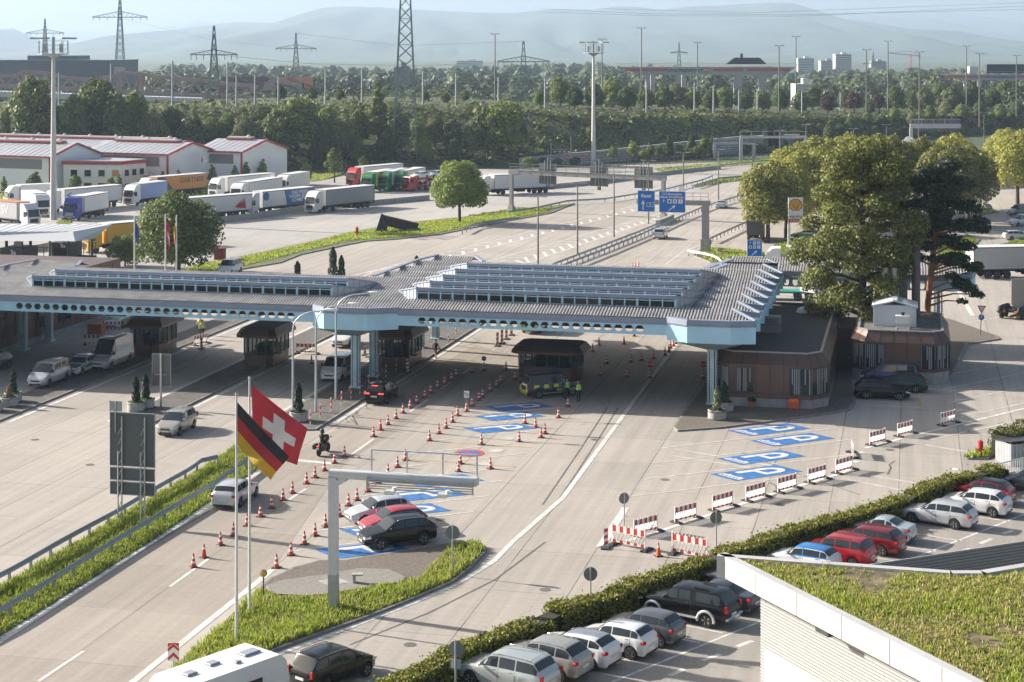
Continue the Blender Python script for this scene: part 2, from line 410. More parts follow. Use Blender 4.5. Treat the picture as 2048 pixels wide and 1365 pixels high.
# kerbed islands
def island(name,pts,m,h=.13,kerb=.16,mk_=None):
 b=MB();P=[Vector((p[0],p[1],0))for p in pts]
 if sum(P[i].x*P[(i+1)%len(P)].y-P[(i+1)%len(P)].x*P[i].y for i in range(len(P)))<0:P.reverse()
 n=len(P);I=[]
 for i in range(n):
  a,c,d=P[i-1],P[i],P[(i+1)%n]
  t1=(c-a).normalized();t2=(d-c).normalized();nn=Vector((-(t1+t2).y,(t1+t2).x,0))
  nn=nn.normalized()if nn.length>.01 else Vector((-t1.y,t1.x,0))
  I.append(c+nn*kerb/max(.5,nn.dot(Vector((-t1.y,t1.x,0)))))
 for i in range(n):
  j=(i+1)%n
  b.add([(*P[i].xy,-.05),(*P[j].xy,-.05),(*P[j].xy,h),(*P[i].xy,h),(*I[j].xy,h),(*I[i].xy,h)],[(0,1,2,3),(3,2,4,5)],1)
 b.poly([(*p.xy,h-.004)for p in I],0)
 return tag(b.build(name,[m,KERB]),kind='structure')
def rng(v0,v1,u0,u1,r=1.6):
 c=(v0+v1)/2
 return[UV(u0+r,v0),UV(u0+.3,c-.5),UV(u0,c+.3),UV(u0+r*.4,v1),UV(u1,v1),UV(u1,v0)]
for v0,v1,u0,u1 in((-72.8,-69.2,121,200),(-60.6,-57.2,122,200),(-48.6,-44.1,124,196)):
 island('kerbed_island',rng(v0,v1,u0,u1),ASPH)
apron=pix([(1346,857),(1355,864),(1440,858),(1536,846),(1640,832),(1700,822),(1711,808),(1712,790),(1704,760),(1720,740)])+pix([(1900,760),(1935,690),(2000,680),(1990,672),(1900,640),(1700,610),(1560,610),(1470,690),(1375,815)])
island('office_pavement',apron,PAVER)
def poly_r6(l):return pix([(512+x/3.412,965+y/3.412)for x,y in l])
flag_out=pix([(250,1417),(330,1352),(430,1267),(518,1178),(540,1160),(590,1138),(640,1124),(690,1124),(760,1112),(840,1100),(905,1088),(960,1089),(974,1104),(940,1140),(905,1168),(830,1200),(740,1236),(650,1268),(560,1300),(500,1328),(440,1368),(390,1402)])
FLAGH=.13
island('flag_island',flag_out,PAVER,FLAGH)
hexp=poly_r6([(70,735),(160,700),(480,655),(700,615),(900,620),(1020,675),(985,710),(820,735),(600,770),(480,790),(330,800),(110,790)])
island('light_paved_island',hexp,PAVERL,.24,.12)
sheet('concrete_cover_slab',poly_r6([(420,705),(560,680),(640,715),(490,735)]),.25,CONC)
# grass with blades
GRASS=leafmat('grass blades',(.33,.42,.07),.45,.4,(1.1,1.0,.9))
DRYG=leafmat('dry grass stalks',(.46,.39,.18),.3,.3)
def inside(p,poly):
 x,y=p;r=False;j=len(poly)-1
 for i in range(len(poly)):
  xi,yi,xj,yj=poly[i][0],poly[i][1],poly[j][0],poly[j][1]
  if(yi>y)!=(yj>y)and x<(xj-xi)*(y-yi)/(yj-yi)+xi:r=not r
  j=i
 return r
def grass(name,pts,z,dens,hgt=.22,dry=.06,label=None,wid=.03,seed=1,soil=SOIL,patch=None):
 rr=random.Random(seed);b=MB()
 b.poly([(p[0],p[1],z)for p in pts],2)
 xs=[p[0]for p in pts];ys=[p[1]for p in pts]
 area=abs(sum(pts[i][0]*pts[(i+1)%len(pts)][1]-pts[(i+1)%len(pts)][0]*pts[i][1]for i in range(len(pts))))/2
 n=int(area*dens);k=0;tries=0
 while k<n and tries<n*12:
  tries+=1
  x,y=rr.uniform(min(xs),max(xs)),rr.uniform(min(ys),max(ys))
  if not inside((x,y),pts):continue
  k+=1
  if patch is not None:
   q_=noise.noise((x*.22,y*.22,seed))+.6*noise.noise((x*.7,y*.7,seed+4))+.35*noise.noise((x*2,y*2,seed+8))
   if q_<patch and rr.random()<.93:continue
  lush=.55+.9*max(0,min(1,noise.noise((x*.35,y*.35,seed))*.9+.5))
  hh=hgt*lush*rr.uniform(.6,1.3);isd=rr.random()<dry*(1.6-lush)
  for q in range(3):
   w=rr.uniform(0,6.28);l=rr.uniform(.15,.6)*hh
   dx,dy=math.cos(w),math.sin(w);ww=wid*rr.uniform(.7,1.4)
   px,py=x+rr.uniform(-.08,.08),y+rr.uniform(-.08,.08)
   h2=hh*(1.7 if isd and q==0 else 1)
   b.add([(px-dy*ww,py+dx*ww,z),(px+dy*ww,py-dx*ww,z),(px+dx*l*.5+dy*ww*.7,py+dy*l*.5-dx*ww*.7,z+h2*.65),(px+dx*l,py+dy*l,z+h2)],[(0,1,2,3)],1 if isd else 0)
 o=b.build(name,[GRASS,DRYG,soil])
 return tag(o,label,kind='stuff')
medi=pix([(-90,1235),(0,1178),(250,1030),(430,925),(468,897),(500,905),(520,925),(505,945),(440,990),(300,1085),(0,1272),(-90,1330)])
grass('median_grass',medi,.03,75,.26,.05,'lush green grass of the strip between the two guard rails',seed=2)
flag_g=pix([(300,1400),(332,1356),(430,1271),(520,1184),(560,1201),(606,1203),(650,1200),(700,1192),(800,1178),(832,1168),(852,1150),(880,1120),(908,1094),(958,1092),(969,1104),(935,1139),(902,1165),(828,1196),(738,1232),(648,1264),(558,1296),(497,1325),(438,1364),(386,1400)])
grass('flag_island_grass',flag_g,FLAGH+.006,80,.26,.12,'rough green grass with dry stalks round the flagpoles',seed=3)
mid_out=pix([(330,556),(400,528),(470,517),(600,490),(700,466),(800,448),(900,438),(1000,428),(1095,414),(1150,408),(1100,428),(1000,446),(930,460),(880,470),(790,480),(730,484),(690,492),(600,511),(560,527),(470,542),(360,562)])
island('grass_verge',mid_out,SOIL,.15,.2)
grass('verge_grass',pix([(345,554),(400,531),(470,520),(600,493),(700,469),(800,451),(900,441),(1000,431),(1085,418),(1095,427),(1000,443),(930,457),(880,467),(790,477),(700,484),(600,506),(550,520),(470,538),(375,557)]),.16,9,.2,.02,'mown grass verge round the tree and the steel sculpture',wid=.08,seed=4)
for i,(nm,l,lab)in enumerate((('gore_grass',[(1385,512),(1400,500),(1430,496),(1500,505),(1560,508),(1560,528),(1480,530),(1420,526)],'grass wedge behind the white crash barrier at the exit'),('hydrant_grass',[(1926,918),(1950,905),(1985,898),(1992,912),(1975,920),(1935,920)],'patch of lawn under the red hydrant'),('tractor_grass',[(2020,633),(2050,622),(2150,618),(2150,645),(2040,640)],'grass patch beside the black lorry tractor'),('parking_grass',[(1870,520),(1880,485),(1935,470),(1960,480),(1925,520)],'grass island beyond the grey trailer'),('roadside_grass',[(1940,428),(1960,415),(2000,425),(1960,432)],'small grass island with a boulder in the rest area'),('lorry_grass',[(2000,490),(2048,478),(2150,470),(2150,488),(2060,492)],'grass strip behind the grey trailer roof'),('rest_area_grass',[(1540,510),(1548,485),(1640,470),(1800,480),(1870,540),(1700,530)],'lawn of the rest area under the trees'))):
 P=pix(l);island('grass_kerb',P,SOIL,.12,.18)
 cx=sum(p.x for p in P)/len(P);cy=sum(p.y for p in P)/len(P)
 grass(nm,[Vector((cx+(p.x-cx)*.93,cy+(p.y-cy)*.93,0))for p in P],.13,10,.22,.06,lab,wid=.07,seed=10+i)
for i,(nm,l,lab,dn)in enumerate((('barrier_grass',[(935,433),(1010,421),(1040,416),(1105,420),(1085,428),(1020,437)],'grass round the foot of the grey sign gantry',6),('central_grass',[(1385,372),(1440,358),(1520,352),(1530,356),(1440,368),(1395,376)],'long grass wedge between the carriageways',2.5),('far_verge_grass',[(1310,338),(1420,328),(1560,318),(1660,305),(1660,312),(1560,326),(1400,338),(1320,346)],'grass verge at the foot of the stone wall',2),('lorry_park_grass',[(112,446),(140,432),(145,446),(120,452)],'small grass triangle between the lorries',6),('warehouse_grass',[(0,405),(0,388),(110,385),(420,370),(540,352),(690,346),(650,360),(430,392),(240,402),(110,408)],'grass strip in front of the white warehouses',2.0))):
 grass(nm,pix(l),.03,dn,.25,.05,lab,wid=.12,seed=20+i)
# the big border canopy (local x across, y along the lanes)
CO=Vector((0,142,0))
def CW(v,u,z=0.0):p=CO+RI*v+LA*u;return Vector((p.x,p.y,z))
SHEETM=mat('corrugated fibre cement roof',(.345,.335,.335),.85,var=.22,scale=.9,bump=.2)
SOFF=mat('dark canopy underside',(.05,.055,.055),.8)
can=root('border_canopy','huge pale blue border canopy with corrugated folded roof and hexagon holes','canopy',CO,-TH)
PIT,RISE,ZV,UR=4.28,.56,7.29,2.3
ZR=ZV+RISE
PER=.262
rs=MB()
def corr(v0,v1,u0f,u1f,z0,z1,ua,ub):
 n=max(1,int(round((v1-v0)/PER)))
 pv=(v1-v0)/n
 zz=lambda u:z0+(z1-z0)*(u-ua)/(ub-ua)
 prof=((0,0),(.28,0),(.40,.095),(.80,.095),(.90,0),(1,0))
 for i in range(n):
  a=v0+i*pv;m_=a+pv/2
  s,e=u0f(m_),u1f(m_)
  if e-s<.05:continue
  um=(s+e)/2
  row=[]
  for f,h in prof:
   x=a+f*pv
   row.append([(x,s,zz(s)+h),(x,um,zz(um)+h+.012),(x,um+.01,zz(um)+h-.014),(x,e,zz(e)+h)])
  rs.grid([list(r)for r in zip(*row)],0)
TK=lambda k:-.6+PIT*k
def side_lim(v,k):
 if v<=17.9:return 99
 return TK(k)+(20.0-v)/2.1*2.9
def front0(v):
 for a,b,c,d in((-54.4,-53,-49.2,-46.6),(-17.3,-15.9,-12.1,-9.75),(12.8,14.6,18.1,20.0)):
  if a<v<d:
   if v<b:return-1.1*(v-a)/(b-a)
   if v>c:return-1.1*(d-v)/(d-c)if d<20 else-1.1+.5*(v-c)/(d-c)
   return-1.1
 return 0.0
SPANS={0:[(-54.4,20)],1:[(-54.4,20)],2:[(-54.4,20)],3:[(-54.4,20)],4:[(-53.6,-48.6),(-16.8,20)],5:[(-16.6,20)],6:[(-16.2,20)],7:[(-15.6,-11.4),(13.6,20)],8:[(13.8,20)]}
for k,sp in SPANS.items():
 y0=k*PIT
 for a,b in sp:
  lo=(lambda v,k=k,y0=y0:front0(v)if k==0 else y0)
  hi=(lambda v,k=k,y0=y0:min(y0+UR,side_lim(v,k)))
  corr(a,b,lo,hi,ZV,ZR,y0,y0+UR)
  b2=min(b,17.9)
  rs.poly([(a,y0+UR,ZR),(b2,y0+UR,ZR),(b2,y0+PIT,ZV),(a,y0+PIT,ZV)],0)
for y0 in(32.0,36.4):
 lim=(lambda v,y0=y0:99 if v<35.5 else y0+UR-max(0,(v-35.5))*.0)
 corr(19.2 if y0<36 else 14.2,37.6,lambda v,y0=y0:y0+(0 if v<35.8 else(v-35.8)*.75 if y0<36 else 0),lambda v,y0=y0:y0+UR-(0 if v<35.8 or y0<36 else(v-35.8)*.9),ZV,ZR,y0,y0+UR)
 rs.poly([(13.8,y0+UR,ZR),(37.6,y0+UR,ZR),(37.6,y0+4.4,ZV),(13.8,y0+4.4,ZV)],0)
rs.poly([(13.8,35.5,ZR-.6),(19.3,35.5,ZR-.6),(19.3,37,ZV),(13.8,37,ZV)],0)
rs.build('roof_sheeting',[SHEETM],can)
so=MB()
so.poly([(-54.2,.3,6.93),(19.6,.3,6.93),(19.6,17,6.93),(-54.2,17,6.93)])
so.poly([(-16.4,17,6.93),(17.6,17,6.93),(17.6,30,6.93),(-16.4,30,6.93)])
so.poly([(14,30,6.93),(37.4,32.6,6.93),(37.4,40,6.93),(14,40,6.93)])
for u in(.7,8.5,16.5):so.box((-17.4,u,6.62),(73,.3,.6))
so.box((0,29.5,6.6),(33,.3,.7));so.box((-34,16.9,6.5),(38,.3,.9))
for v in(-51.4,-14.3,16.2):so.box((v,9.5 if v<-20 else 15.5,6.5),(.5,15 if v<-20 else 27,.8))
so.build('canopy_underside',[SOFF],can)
fa=MB();tr=MB()
def panel(a,b,zt,zb,th=.42,holes=None,hw=.74,hh=.52,pitch=.87,oval=False,zt2=None):
 a=Vector((*a,0));b=Vector((*b,0));L_=(b-a).length;t=(b-a)/L_;nrm=Vector((t.y,-t.x,0))
 def P(s,z,o=0):p=a+t*s+nrm*o;return(p.x,p.y,z)
 if zt2 is not None:
  tr.add([P(0,zt-th,.06),P(L_,zt2-th,.06),P(L_,zt2,.0),P(0,zt,.0),P(L_,zt2,-.3),P(0,zt,-.3)],[(0,1,2,3),(3,2,4,5)])
  fa.poly([P(0,zb),P(L_,zb),P(L_,zt2-th),P(0,zt-th)]);return
 tr.add([P(0,zt-th,.06),P(L_,zt-th,.06),P(L_,zt,.0),P(0,zt,.0),P(L_,zt,-.45),P(0,zt,-.45)],[(0,1,2,3),(3,2,4,5)])
 tr.add([P(0,zt-th-.07,.10),P(L_,zt-th-.07,.10),P(L_,zt-th,.10),P(0,zt-th,.10),P(0,zt-th,0),P(L_,zt-th,0),P(0,zt-th-.07,0),P(L_,zt-th-.07,0)],[(0,1,2,3),(3,2,5,4),(6,7,1,0)])
 z1,z0=zt-th-.03,zb
 n=0 if not holes else int((holes[1]-holes[0])/pitch)
 s0=holes[0]if n else L_
 fa.poly([P(0,z0),P(s0,z0),P(s0,z1),P(0,z1)])
 zm=(z0+z1)/2+(.02 if not oval else 0)
 for i in range(n):
  xl=s0+i*pitch;xr=xl+pitch;cx=(xl+xr)/2
  q=hw*(.24 if not oval else .5)
  if oval:H_=[(cx-hw/2,zm-hh*.25),(cx-hw/2,zm+hh*.25),(cx-hw*.25,zm+hh/2),(cx+hw*.25,zm+hh/2),(cx+hw/2,zm+hh*.25),(cx+hw/2,zm-hh*.25),(cx+hw*.25,zm-hh/2),(cx-hw*.25,zm-hh/2)];O_=[(xl,zm-.1),(xl,zm+.1),(xl,z1),(xr,z1),(xr,zm+.1),(xr,zm-.1),(xr,z0),(xl,z0)]
  else:H_=[(cx-hw/2,zm),(cx-hw/2+q,zm+hh/2),(cx+hw/2-q,zm+hh/2),(cx+hw/2,zm),(cx+hw/2-q,zm-hh/2),(cx-hw/2+q,zm-hh/2)];O_=[(xl,zm),(xl,z1),(xr,z1),(xr,zm),(xr,z0),(xl,z0)]
  m_=len(H_)
  fa.add([P(*p)for p in O_]+[P(*p)for p in H_]+[P(*p,-.14)for p in H_],[(j,(j+1)%m_,m_+(j+1)%m_,m_+j)[::-1]for j in range(m_)]+[(m_+j,m_+(j+1)%m_,2*m_+(j+1)%m_,2*m_+j)[::-1]for j in range(m_)])
 if n:
  e=s0+n*pitch
  fa.poly([P(e,z0),P(L_,z0),P(L_,z1),P(e,z1)])
 fa.add([P(0,z0),P(L_,z0),P(L_,z0,-.2),P(0,z0,-.2)],[(3,2,1,0)])
ZB,ZBB,ZTB=5.96,5.62,7.47
F0=[(-62,0),(-54.4,0),(-53,-1.2),(-49.2,-1.2),(-46.6,0),(-17.3,0),(-15.9,-1.2),(-12.1,-1.2),(-9.75,0),(12.8,0),(14.6,-1.2),(18.1,-1.2),(20.0,-.6)]
for i in range(len(F0)-1):
 blk=i not in(0,4,8)
 L_=math.dist(F0[i],F0[i+1])
 panel(F0[i],F0[i+1],ZTB if blk else ZV+.02,ZBB if blk else ZB,.42,None if blk else(1.6,L_-1.2),pitch=.872)
for k in range(8):
 T0,I0,T1=(20.0,TK(k)),(17.9,TK(k)+2.9),(20.0,TK(k+1))
 panel(T0,I0,ZV+.18,6.0,.42,zt2=ZR+.02);panel(I0,T1,ZR+.02,ZB,.42,zt2=ZV+.18)
panel((19.4,32),(35.6,32),ZV+.02,ZB-.1,.4,(.3,14.5),.5,.8,.86,True)
panel((35.6,32),(37.7,33.6),ZV+.1,ZB-.15);panel((37.7,33.6),(38.2,37.5),ZV+.1,ZB-.15);panel((38.2,37.5),(36,40.5),ZV+.1,ZB-.1)
tr.bar((-54.4,0,ZV+.2),(-54.2,15.2,ZR+.1),.35,.12);tr.bar((-54.2,15.2,ZR+.1),(-53.4,19.6,ZR+.12),.35,.12)
tr.bar((-48.6,19.6,ZR+.12),(-47.6,16.6,ZR),.35,.12)
tr.bar((-17,16,ZR),(-16.2,28,ZR+.1),.4,.14);tr.bar((-16.2,28,ZR+.1),(-15.3,32.4,ZR+.12),.4,.14);tr.bar((-11.3,32.4,ZR+.12),(-9.6,29.0,ZR),.4,.14)
for k in(6,7):tr.bar((12.4,k*PIT+1.2,ZV+.25),(14.4,k*PIT+4.6,ZR+.18),.7,.14)
for k in range(9):tr.bar((20.0,TK(k),ZV+.22),(17.9,TK(k)+2.9,ZR+.12),.2,.1)
fa.build('fascia_beam',[CYAN],can);tr.build('roof_trim',[TRIM],can)
CHEEK=mat('grey metal cheek panels',(.40,.43,.47),.5,.2,var=.1,scale=1.5)
def monitor(vL,vR,k,nb):
 u=k*PIT+UR;zt=ZR+1.0;m_=MB();tl,trr=vL-2.8,vR+1.4
 m_.add([(vL-.05,u-.12,zt-.3),(vR+.05,u-.12,zt-.3),(vR+.05,u-.05,zt),(vL-.05,u-.05,zt),(vR+.05,u+.35,zt),(vL-.05,u+.35,zt),(vR+.05,u,zt-.3),(vL-.05,u,zt-.3)],[(0,1,2,3),(3,2,4,5),(7,6,1,0)],0)
 m_.add([(vL,u+.35,zt),(vR,u+.35,zt),(trr,u+PIT,ZR),(tl,u+PIT,ZR)],[(0,1,2,3)],1)
 for a,t in((vL,tl),(vR,trr)):
  d=Vector((t-a,PIT,0));n=5
  for i in range(n):
   f0,f1=i/n,(i+1)/n
   z_t=lambda f:zt+(ZR+.02-zt)*f
   q=[(a+d.x*f0,u+d.y*f0,ZV-.1),(a+d.x*f1,u+d.y*f1,ZV-.1),(a+d.x*f1,u+d.y*f1,z_t(f1)),(a+d.x*f0,u+d.y*f0,z_t(f0))]
   m_.poly(q if a==vR else q[::-1],2)
   if i:m_.bar((q[0][0],q[0][1]-.02,ZV),(q[3][0],q[3][1]-.02,z_t(f0)),.06,.06,2)
  m_.bar((a,u-.03,zt),(t,u+PIT,ZR+.1),.16,.12,0)
  m_.bar((a+(.1 if a==vR else-.1),u+.4,ZR-.12),(t,u+PIT-.1,ZR+.06),.2,.12,0)
 o=m_.build('skylight',[TRIM,SHEETM,CHEEK],can)
 fr=MB()
 for i in range(nb+1):
  x=vL+(vR-vL)*i/nb;w=.17 if i%3==0 else .095
  fr.box((x,u-.03,ZR+.33),(w,.14,.72))
 fr.box(((vL+vR)/2,u-.03,ZR+.58),(vR-vL-.01,.10,.07));fr.box(((vL+vR)/2,u-.03,ZR+.02),(vR-vL-.01,.10,.07))
 fr.build('skylight_frame',[CYAN],o)
 g=MB();g.poly([(vL,u+.02,ZR),(vR,u+.02,ZR),(vR,u+.02,zt-.28),(vL,u+.02,zt-.28)]);g.build('skylight_glass',[GLASS],o)
for k in range(5):monitor(-8.8,13.2,k,21)
for k in range(2):monitor(-44.5,-16.4,k,27)
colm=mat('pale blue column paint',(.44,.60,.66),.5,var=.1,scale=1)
def column_mesh(h):
 b=MB()
 b.box((0,0,h/2),(.34,.62,h));b.box((-.30,0,h/2),(.09,.5,h));b.box((.30,0,h/2),(.09,.5,h))
 for i in range(int(h/.24)):
  for s in(-1,1):b.box((s*.385,0,.15+i*.24),(.10,.16,.11))
 b.box((0,0,.12),(1.0,1.0,.24),bev=.05)
 return b.mesh('column',[colm])
cm,cm2=column_mesh(4.66),column_mesh(6.55)
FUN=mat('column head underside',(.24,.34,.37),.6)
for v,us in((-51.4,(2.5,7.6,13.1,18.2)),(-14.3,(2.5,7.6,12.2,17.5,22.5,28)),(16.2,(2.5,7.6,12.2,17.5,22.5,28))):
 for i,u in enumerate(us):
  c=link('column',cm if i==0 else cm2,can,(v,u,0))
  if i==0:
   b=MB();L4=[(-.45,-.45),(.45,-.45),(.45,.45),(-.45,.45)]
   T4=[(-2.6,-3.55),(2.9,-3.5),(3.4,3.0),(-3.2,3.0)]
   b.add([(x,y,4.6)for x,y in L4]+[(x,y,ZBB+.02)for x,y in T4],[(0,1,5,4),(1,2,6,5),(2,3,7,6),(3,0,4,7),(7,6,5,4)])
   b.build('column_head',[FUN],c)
b=MB();c=link('column',cm2,can,(34.6,34.5,-.4))
# customs offices of brown panels
ROOFG=mat('gravel bitumen roof',(.055,.055,.056),.95,var=.35,scale=9,bump=.5)
ROOFW=mat('weathered grey roof',(.14,.135,.125),.95,var=.3,scale=1.2)
PLIN=mat('plinth concrete',(.30,.30,.30),.85,var=.15,scale=2)
JOINT=mat('panel joint',(.05,.03,.025),.7)
BLIND=mat('window blinds',(.30,.32,.34),.6)
def office(name,label,foot,inner,zr,loc,roofm,wins,pl=.85,seam=1.15):
 o=root(name,label,'building',CO,-TH)
 b=MB();n=len(foot)
 cx=sum(p[0]for p in foot)/n;cy=sum(p[1]for p in foot)/n
 P=MB();P.prism([(cx+(x-cx)*.985,cy+(y-cy)*.992)for x,y in foot],-.05,pl);P.build('plinth',[PLIN],o)
 zb=zr-.95
 b.prism(foot,pl,zb,0)
 ov=[(cx+(x-cx)*1.015,cy+(y-cy)*1.006)for x,y in foot]
 for i in range(n):
  j=(i+1)%n
  b.add([(*ov[i],zb),(*ov[j],zb),(*inner[j],zr),(*inner[i],zr)],[(0,1,2,3)],0)
  b.add([(*ov[i],zb),(*ov[j],zb),(*foot[j],zb),(*foot[i],zb)],[(3,2,1,0)],0)
  a,c=Vector((*foot[i],0)),Vector((*foot[j],0));L_=(c-a).length;k=max(1,round(L_/seam))
  nn=Vector(((c-a).y,-(c-a).x,0)).normalized()
  for q in range(k+1):
   p=a.lerp(c,q/k)+nn*.004
   b.bar((p.x,p.y,pl),(p.x,p.y,zb),.035,.035,1)
   p0=Vector((*ov[i],zb)).lerp(Vector((*ov[j],zb)),q/k);p1=Vector((*inner[i],zr)).lerp(Vector((*inner[j],zr)),q/k)
   b.bar(p0+nn*.004,p1+nn*.004,.03,.03,1)
  m0,m1=a+nn*.004,c+nn*.004
  b.bar((m0.x,m0.y,pl+.35),(m1.x,m1.y,pl+.35),.03,.03,1)
 b.build('wall',[BROWN,JOINT],o)
 r=MB();r.prism([(cx+(x-cx)*.985,cy+(y-cy)*.99)for x,y in inner],zr-.3,zr-.12,0)
 for i in range(n):
  j=(i+1)%n;r.bar((*inner[i],zr-.02),(*inner[j],zr-.02),.22,.1,1)
 r.build('roof',[roofm,mat('roof edge flashing',(.33,.33,.33),.5,.3)],o)
 for i,f0,f1,z0,z1 in wins:
  a,c=Vector((*foot[i],0)),Vector((*foot[(i+1)%n],0));nn=Vector(((c-a).y,-(c-a).x,0)).normalized()
  p,q=a.lerp(c,f0)+nn*.03,a.lerp(c,f1)+nn*.03
  w=MB();w.bar((*p.xy,z0),(*q.xy,z0),.08,.08);w.bar((*p.xy,z1),(*q.xy,z1),.08,.08)
  kk=max(1,round((q-p).length/1.0))
  for t in range(kk+1):s=p.lerp(q,t/kk);w.bar((*s.xy,z0),(*s.xy,z1),.08,.08)
  fr=w.build('window',[DARKM],o)
  g=MB();g.poly([(*(p-nn*.01).xy,z0),(*(q-nn*.01).xy,z0),(*(q-nn*.01).xy,z1),(*(p-nn*.01).xy,z1)],0)
  L_=(q-p).length;ns=int(L_/.16)
  for t in range(ns):
   if random.random()<.3:continue
   s0,s1=p.lerp(q,t/ns),p.lerp(q,(t+.55)/ns);zt_=z0+.06 if random.random()<.7 else z0+(z1-z0)*.4
   g.poly([(*(s0-nn*.004).xy,zt_),(*(s1-nn*.004).xy,zt_),(*(s1-nn*.004).xy,z1-.05),(*(s0-nn*.004).xy,z1-.05)],1)
  g.build('window_pane',[GLASS,BLIND],fr)
 return o
f1=[(17.6,2.0),(24.2,2.0),(25.5,3.6),(25.5,31),(16.0,31),(16.0,3.6)]
i1=[(17.8,2.6),(23.9,2.6),(24.9,3.9),(24.9,30.5),(16.5,30.5),(16.5,3.9)]
off=office('customs_office','long brown panel clad customs office with flat gravel roof, orange bin at its foot',f1,i1,4.5,None,ROOFG,[(0,.08,.30,1.3,3.3),(0,.74,1,1.2,3.35),(1,0,1,1.2,3.35),(5,.1,1,1.2,3.3),(4,.6,.98,1.2,3.3),(4,.1,.4,1.2,3.3)])
f2=[(28.1,15.2),(34.0,15.2),(35.3,16.6),(35.3,27),(34,28.2),(28.2,28.2),(26.9,27),(26.9,16.6)]
i2=[(28.4,15.8),(33.7,15.8),(34.7,16.9),(34.7,26.7),(33.8,27.6),(28.5,27.6),(27.5,26.7),(27.5,16.9)]
off2=office('annex_office','brown octagonal customs pavilion with white metal shed on its roof',f2,i2,4.5,None,ROOFW,[(0,0,.28,1.3,3.4),(7,.15,1,1.3,3.4),(0,.8,1,1.3,3.4),(1,0,1,1.3,3.4)],1.05)
lk=MB();lk.box((26.2,21.0,1.9),(1.5,.3,3.8));lk.box((26.2,24,3.7),(1.6,6,.3))
lk.build('link_corridor',[mat('dark brown panel',(.05,.03,.025),.6)],off2)
d=MB();d.box((26.2,20.82,1.2),(.9,.06,2.2));dd=d.build('door',[mat('door dark glass',(.05,.07,.07),.2)],off2)
d=MB();d.box((26.55,20.77,1.1),(.04,.05,.3));d.build('handle',[GALV],dd)
b=MB();bx,by=19.6,12.2
v=root('roof_vent','grey louvred vent box on the gravel roof of the long office','vent',CW(20.0,13.6,4.38),-TH)
b.box((0,0,.35),(1.8,1.6,.7));b.box((0,0,1.3),(1.9,1.7,.12),bev=.05);b.build('vent_housing',[mat('vent brown grey',(.22,.20,.19),.6)],v)
b=MB()
for i in range(4):b.box((0,-.02,.78+i*.14),(1.8,1.62,.06))
b.box((0,0,.98),(1.5,1.3,.5),mi=1);b.build('louvre',[mat('vent light grey',(.34,.33,.32),.5),BLACKP],v)
b=MB();b.lathe([(.62,0),(.62,.12),(.55,.12),(.5,.3),(.36,.42),(.18,.49),(.02,.51)],18,(0,0,0));
o=b.build('roof_dome',[mat('dome acrylic',(.62,.64,.66),.25)],None,40);o.location=CW(22.2,25.2,4.38);o.scale=(1.1,1.1,1.1)
tag(o,'white domed rooflight on the gravel roof','rooflight')
sh=root('roof_shed','white ribbed metal shed with shallow gable roof on the octagonal pavilion','shed',CW(30.6,20.2,4.38),-TH)
WM=mat('white ribbed metal',(.60,.63,.68),.45,.1)
b=MB();b.box((0,0,.95),(3.7,2.8,1.9))
for i in range(16):b.box((0,0,.1+i*.115),(3.74,2.84,.05))
b.build('shed_wall',[WM],sh)
b=MB()
for s in(-1,1):b.add([(0,-1.6,2.35),(0,1.6,2.35),(s*2.0,1.6,1.86),(s*2.0,-1.6,1.86),(0,-1.6,2.25),(s*2.0,-1.6,1.70)],[(0,1,2,3)if s<0 else(3,2,1,0),(0,3,5,4)if s<0 else(4,5,3,0)])
b.box((0,0,2.36),(.45,3.2,.05));b.build('shed_roof',[mat('white roof metal',(.66,.68,.72),.4,.1)],sh)
ac=root('air_conditioner','white air conditioning unit on legs in front of the roof shed','air conditioner',CW(31.3,17.6,4.38),-TH)
b=MB();b.box((0,0,.85),(1.25,.6,.7),bev=.04);b.build('casing',[WHITE],ac)
b=MB()
for x in(-.55,.55):
 for y in(-.35,.25):b.box((x,y,.35),(.06,.06,.7))
 b.box((x,0,.03),(.1,.9,.06))
b.box((0,.25,.12),(1.1,.05,.05));b.box((0,-.35,.48),(1.1,.05,.05))
b.build('leg_frame',[WHITE],ac)
b=MB();b.lathe([(.14,0),(.14,.18),(.2,.2),(.2,.25)],10,(0,0,1.2));b.build('fan',[BLACKP],ac)
FLUE=mat('steel flue',(.45,.44,.42),.35,.7);FLUEB=mat('brown grey flue',(.17,.14,.14),.6,.2)
for dx,lab in((-.46,'slim bright steel flue behind the roof shed, nearer the long office'),(.30,'slim bright steel flue behind the roof shed, nearer its ridge')):
 b=MB();b.lathe([(.26,0),(.26,4.6),(.29,4.62),(.29,4.75)],14);o=b.build('flue',[FLUE],None,40);o.location=CW(30.2+dx,22.6,4.38);tag(o,lab,'chimney','steel flues behind the shed')
for dx,lab in((0,'tall brown flue with ringed top standing left beside the pine'),(1.15,'tall brown flue with ringed top close to the pine trunk')):
 b=MB();b.lathe([(.42,0)]+[(.42,5.0)]+[q for i in range(7)for q in((.42,5.1+i*.32),(.5,5.12+i*.32),(.5,5.2+i*.32),(.42,5.22+i*.32))]+[(.42,7.6)],14)
 o=b.build('tall_flue',[FLUEB],None,40);o.location=CW(31.3+dx,25.5,4.38);o.scale=(.95,.95,1.0);tag(o,lab,'chimney','brown flues behind the shed')
lb=root('left_office','dark brown office under the left end of the canopy','building',CO,-TH)
b=MB();b.box((-71,15.5,3.4),(37.4,41,5.6));
for i in range(12):b.box((-52.28,3.2+i*2.8,3.3),(.05,.06,5.2),mi=1)
b.build('wall',[BROWN,JOINT],lb)
b=MB();b.box((-58,19,.35),(11.3,33.9,.8));b.build('plinth',[PLIN],lb)
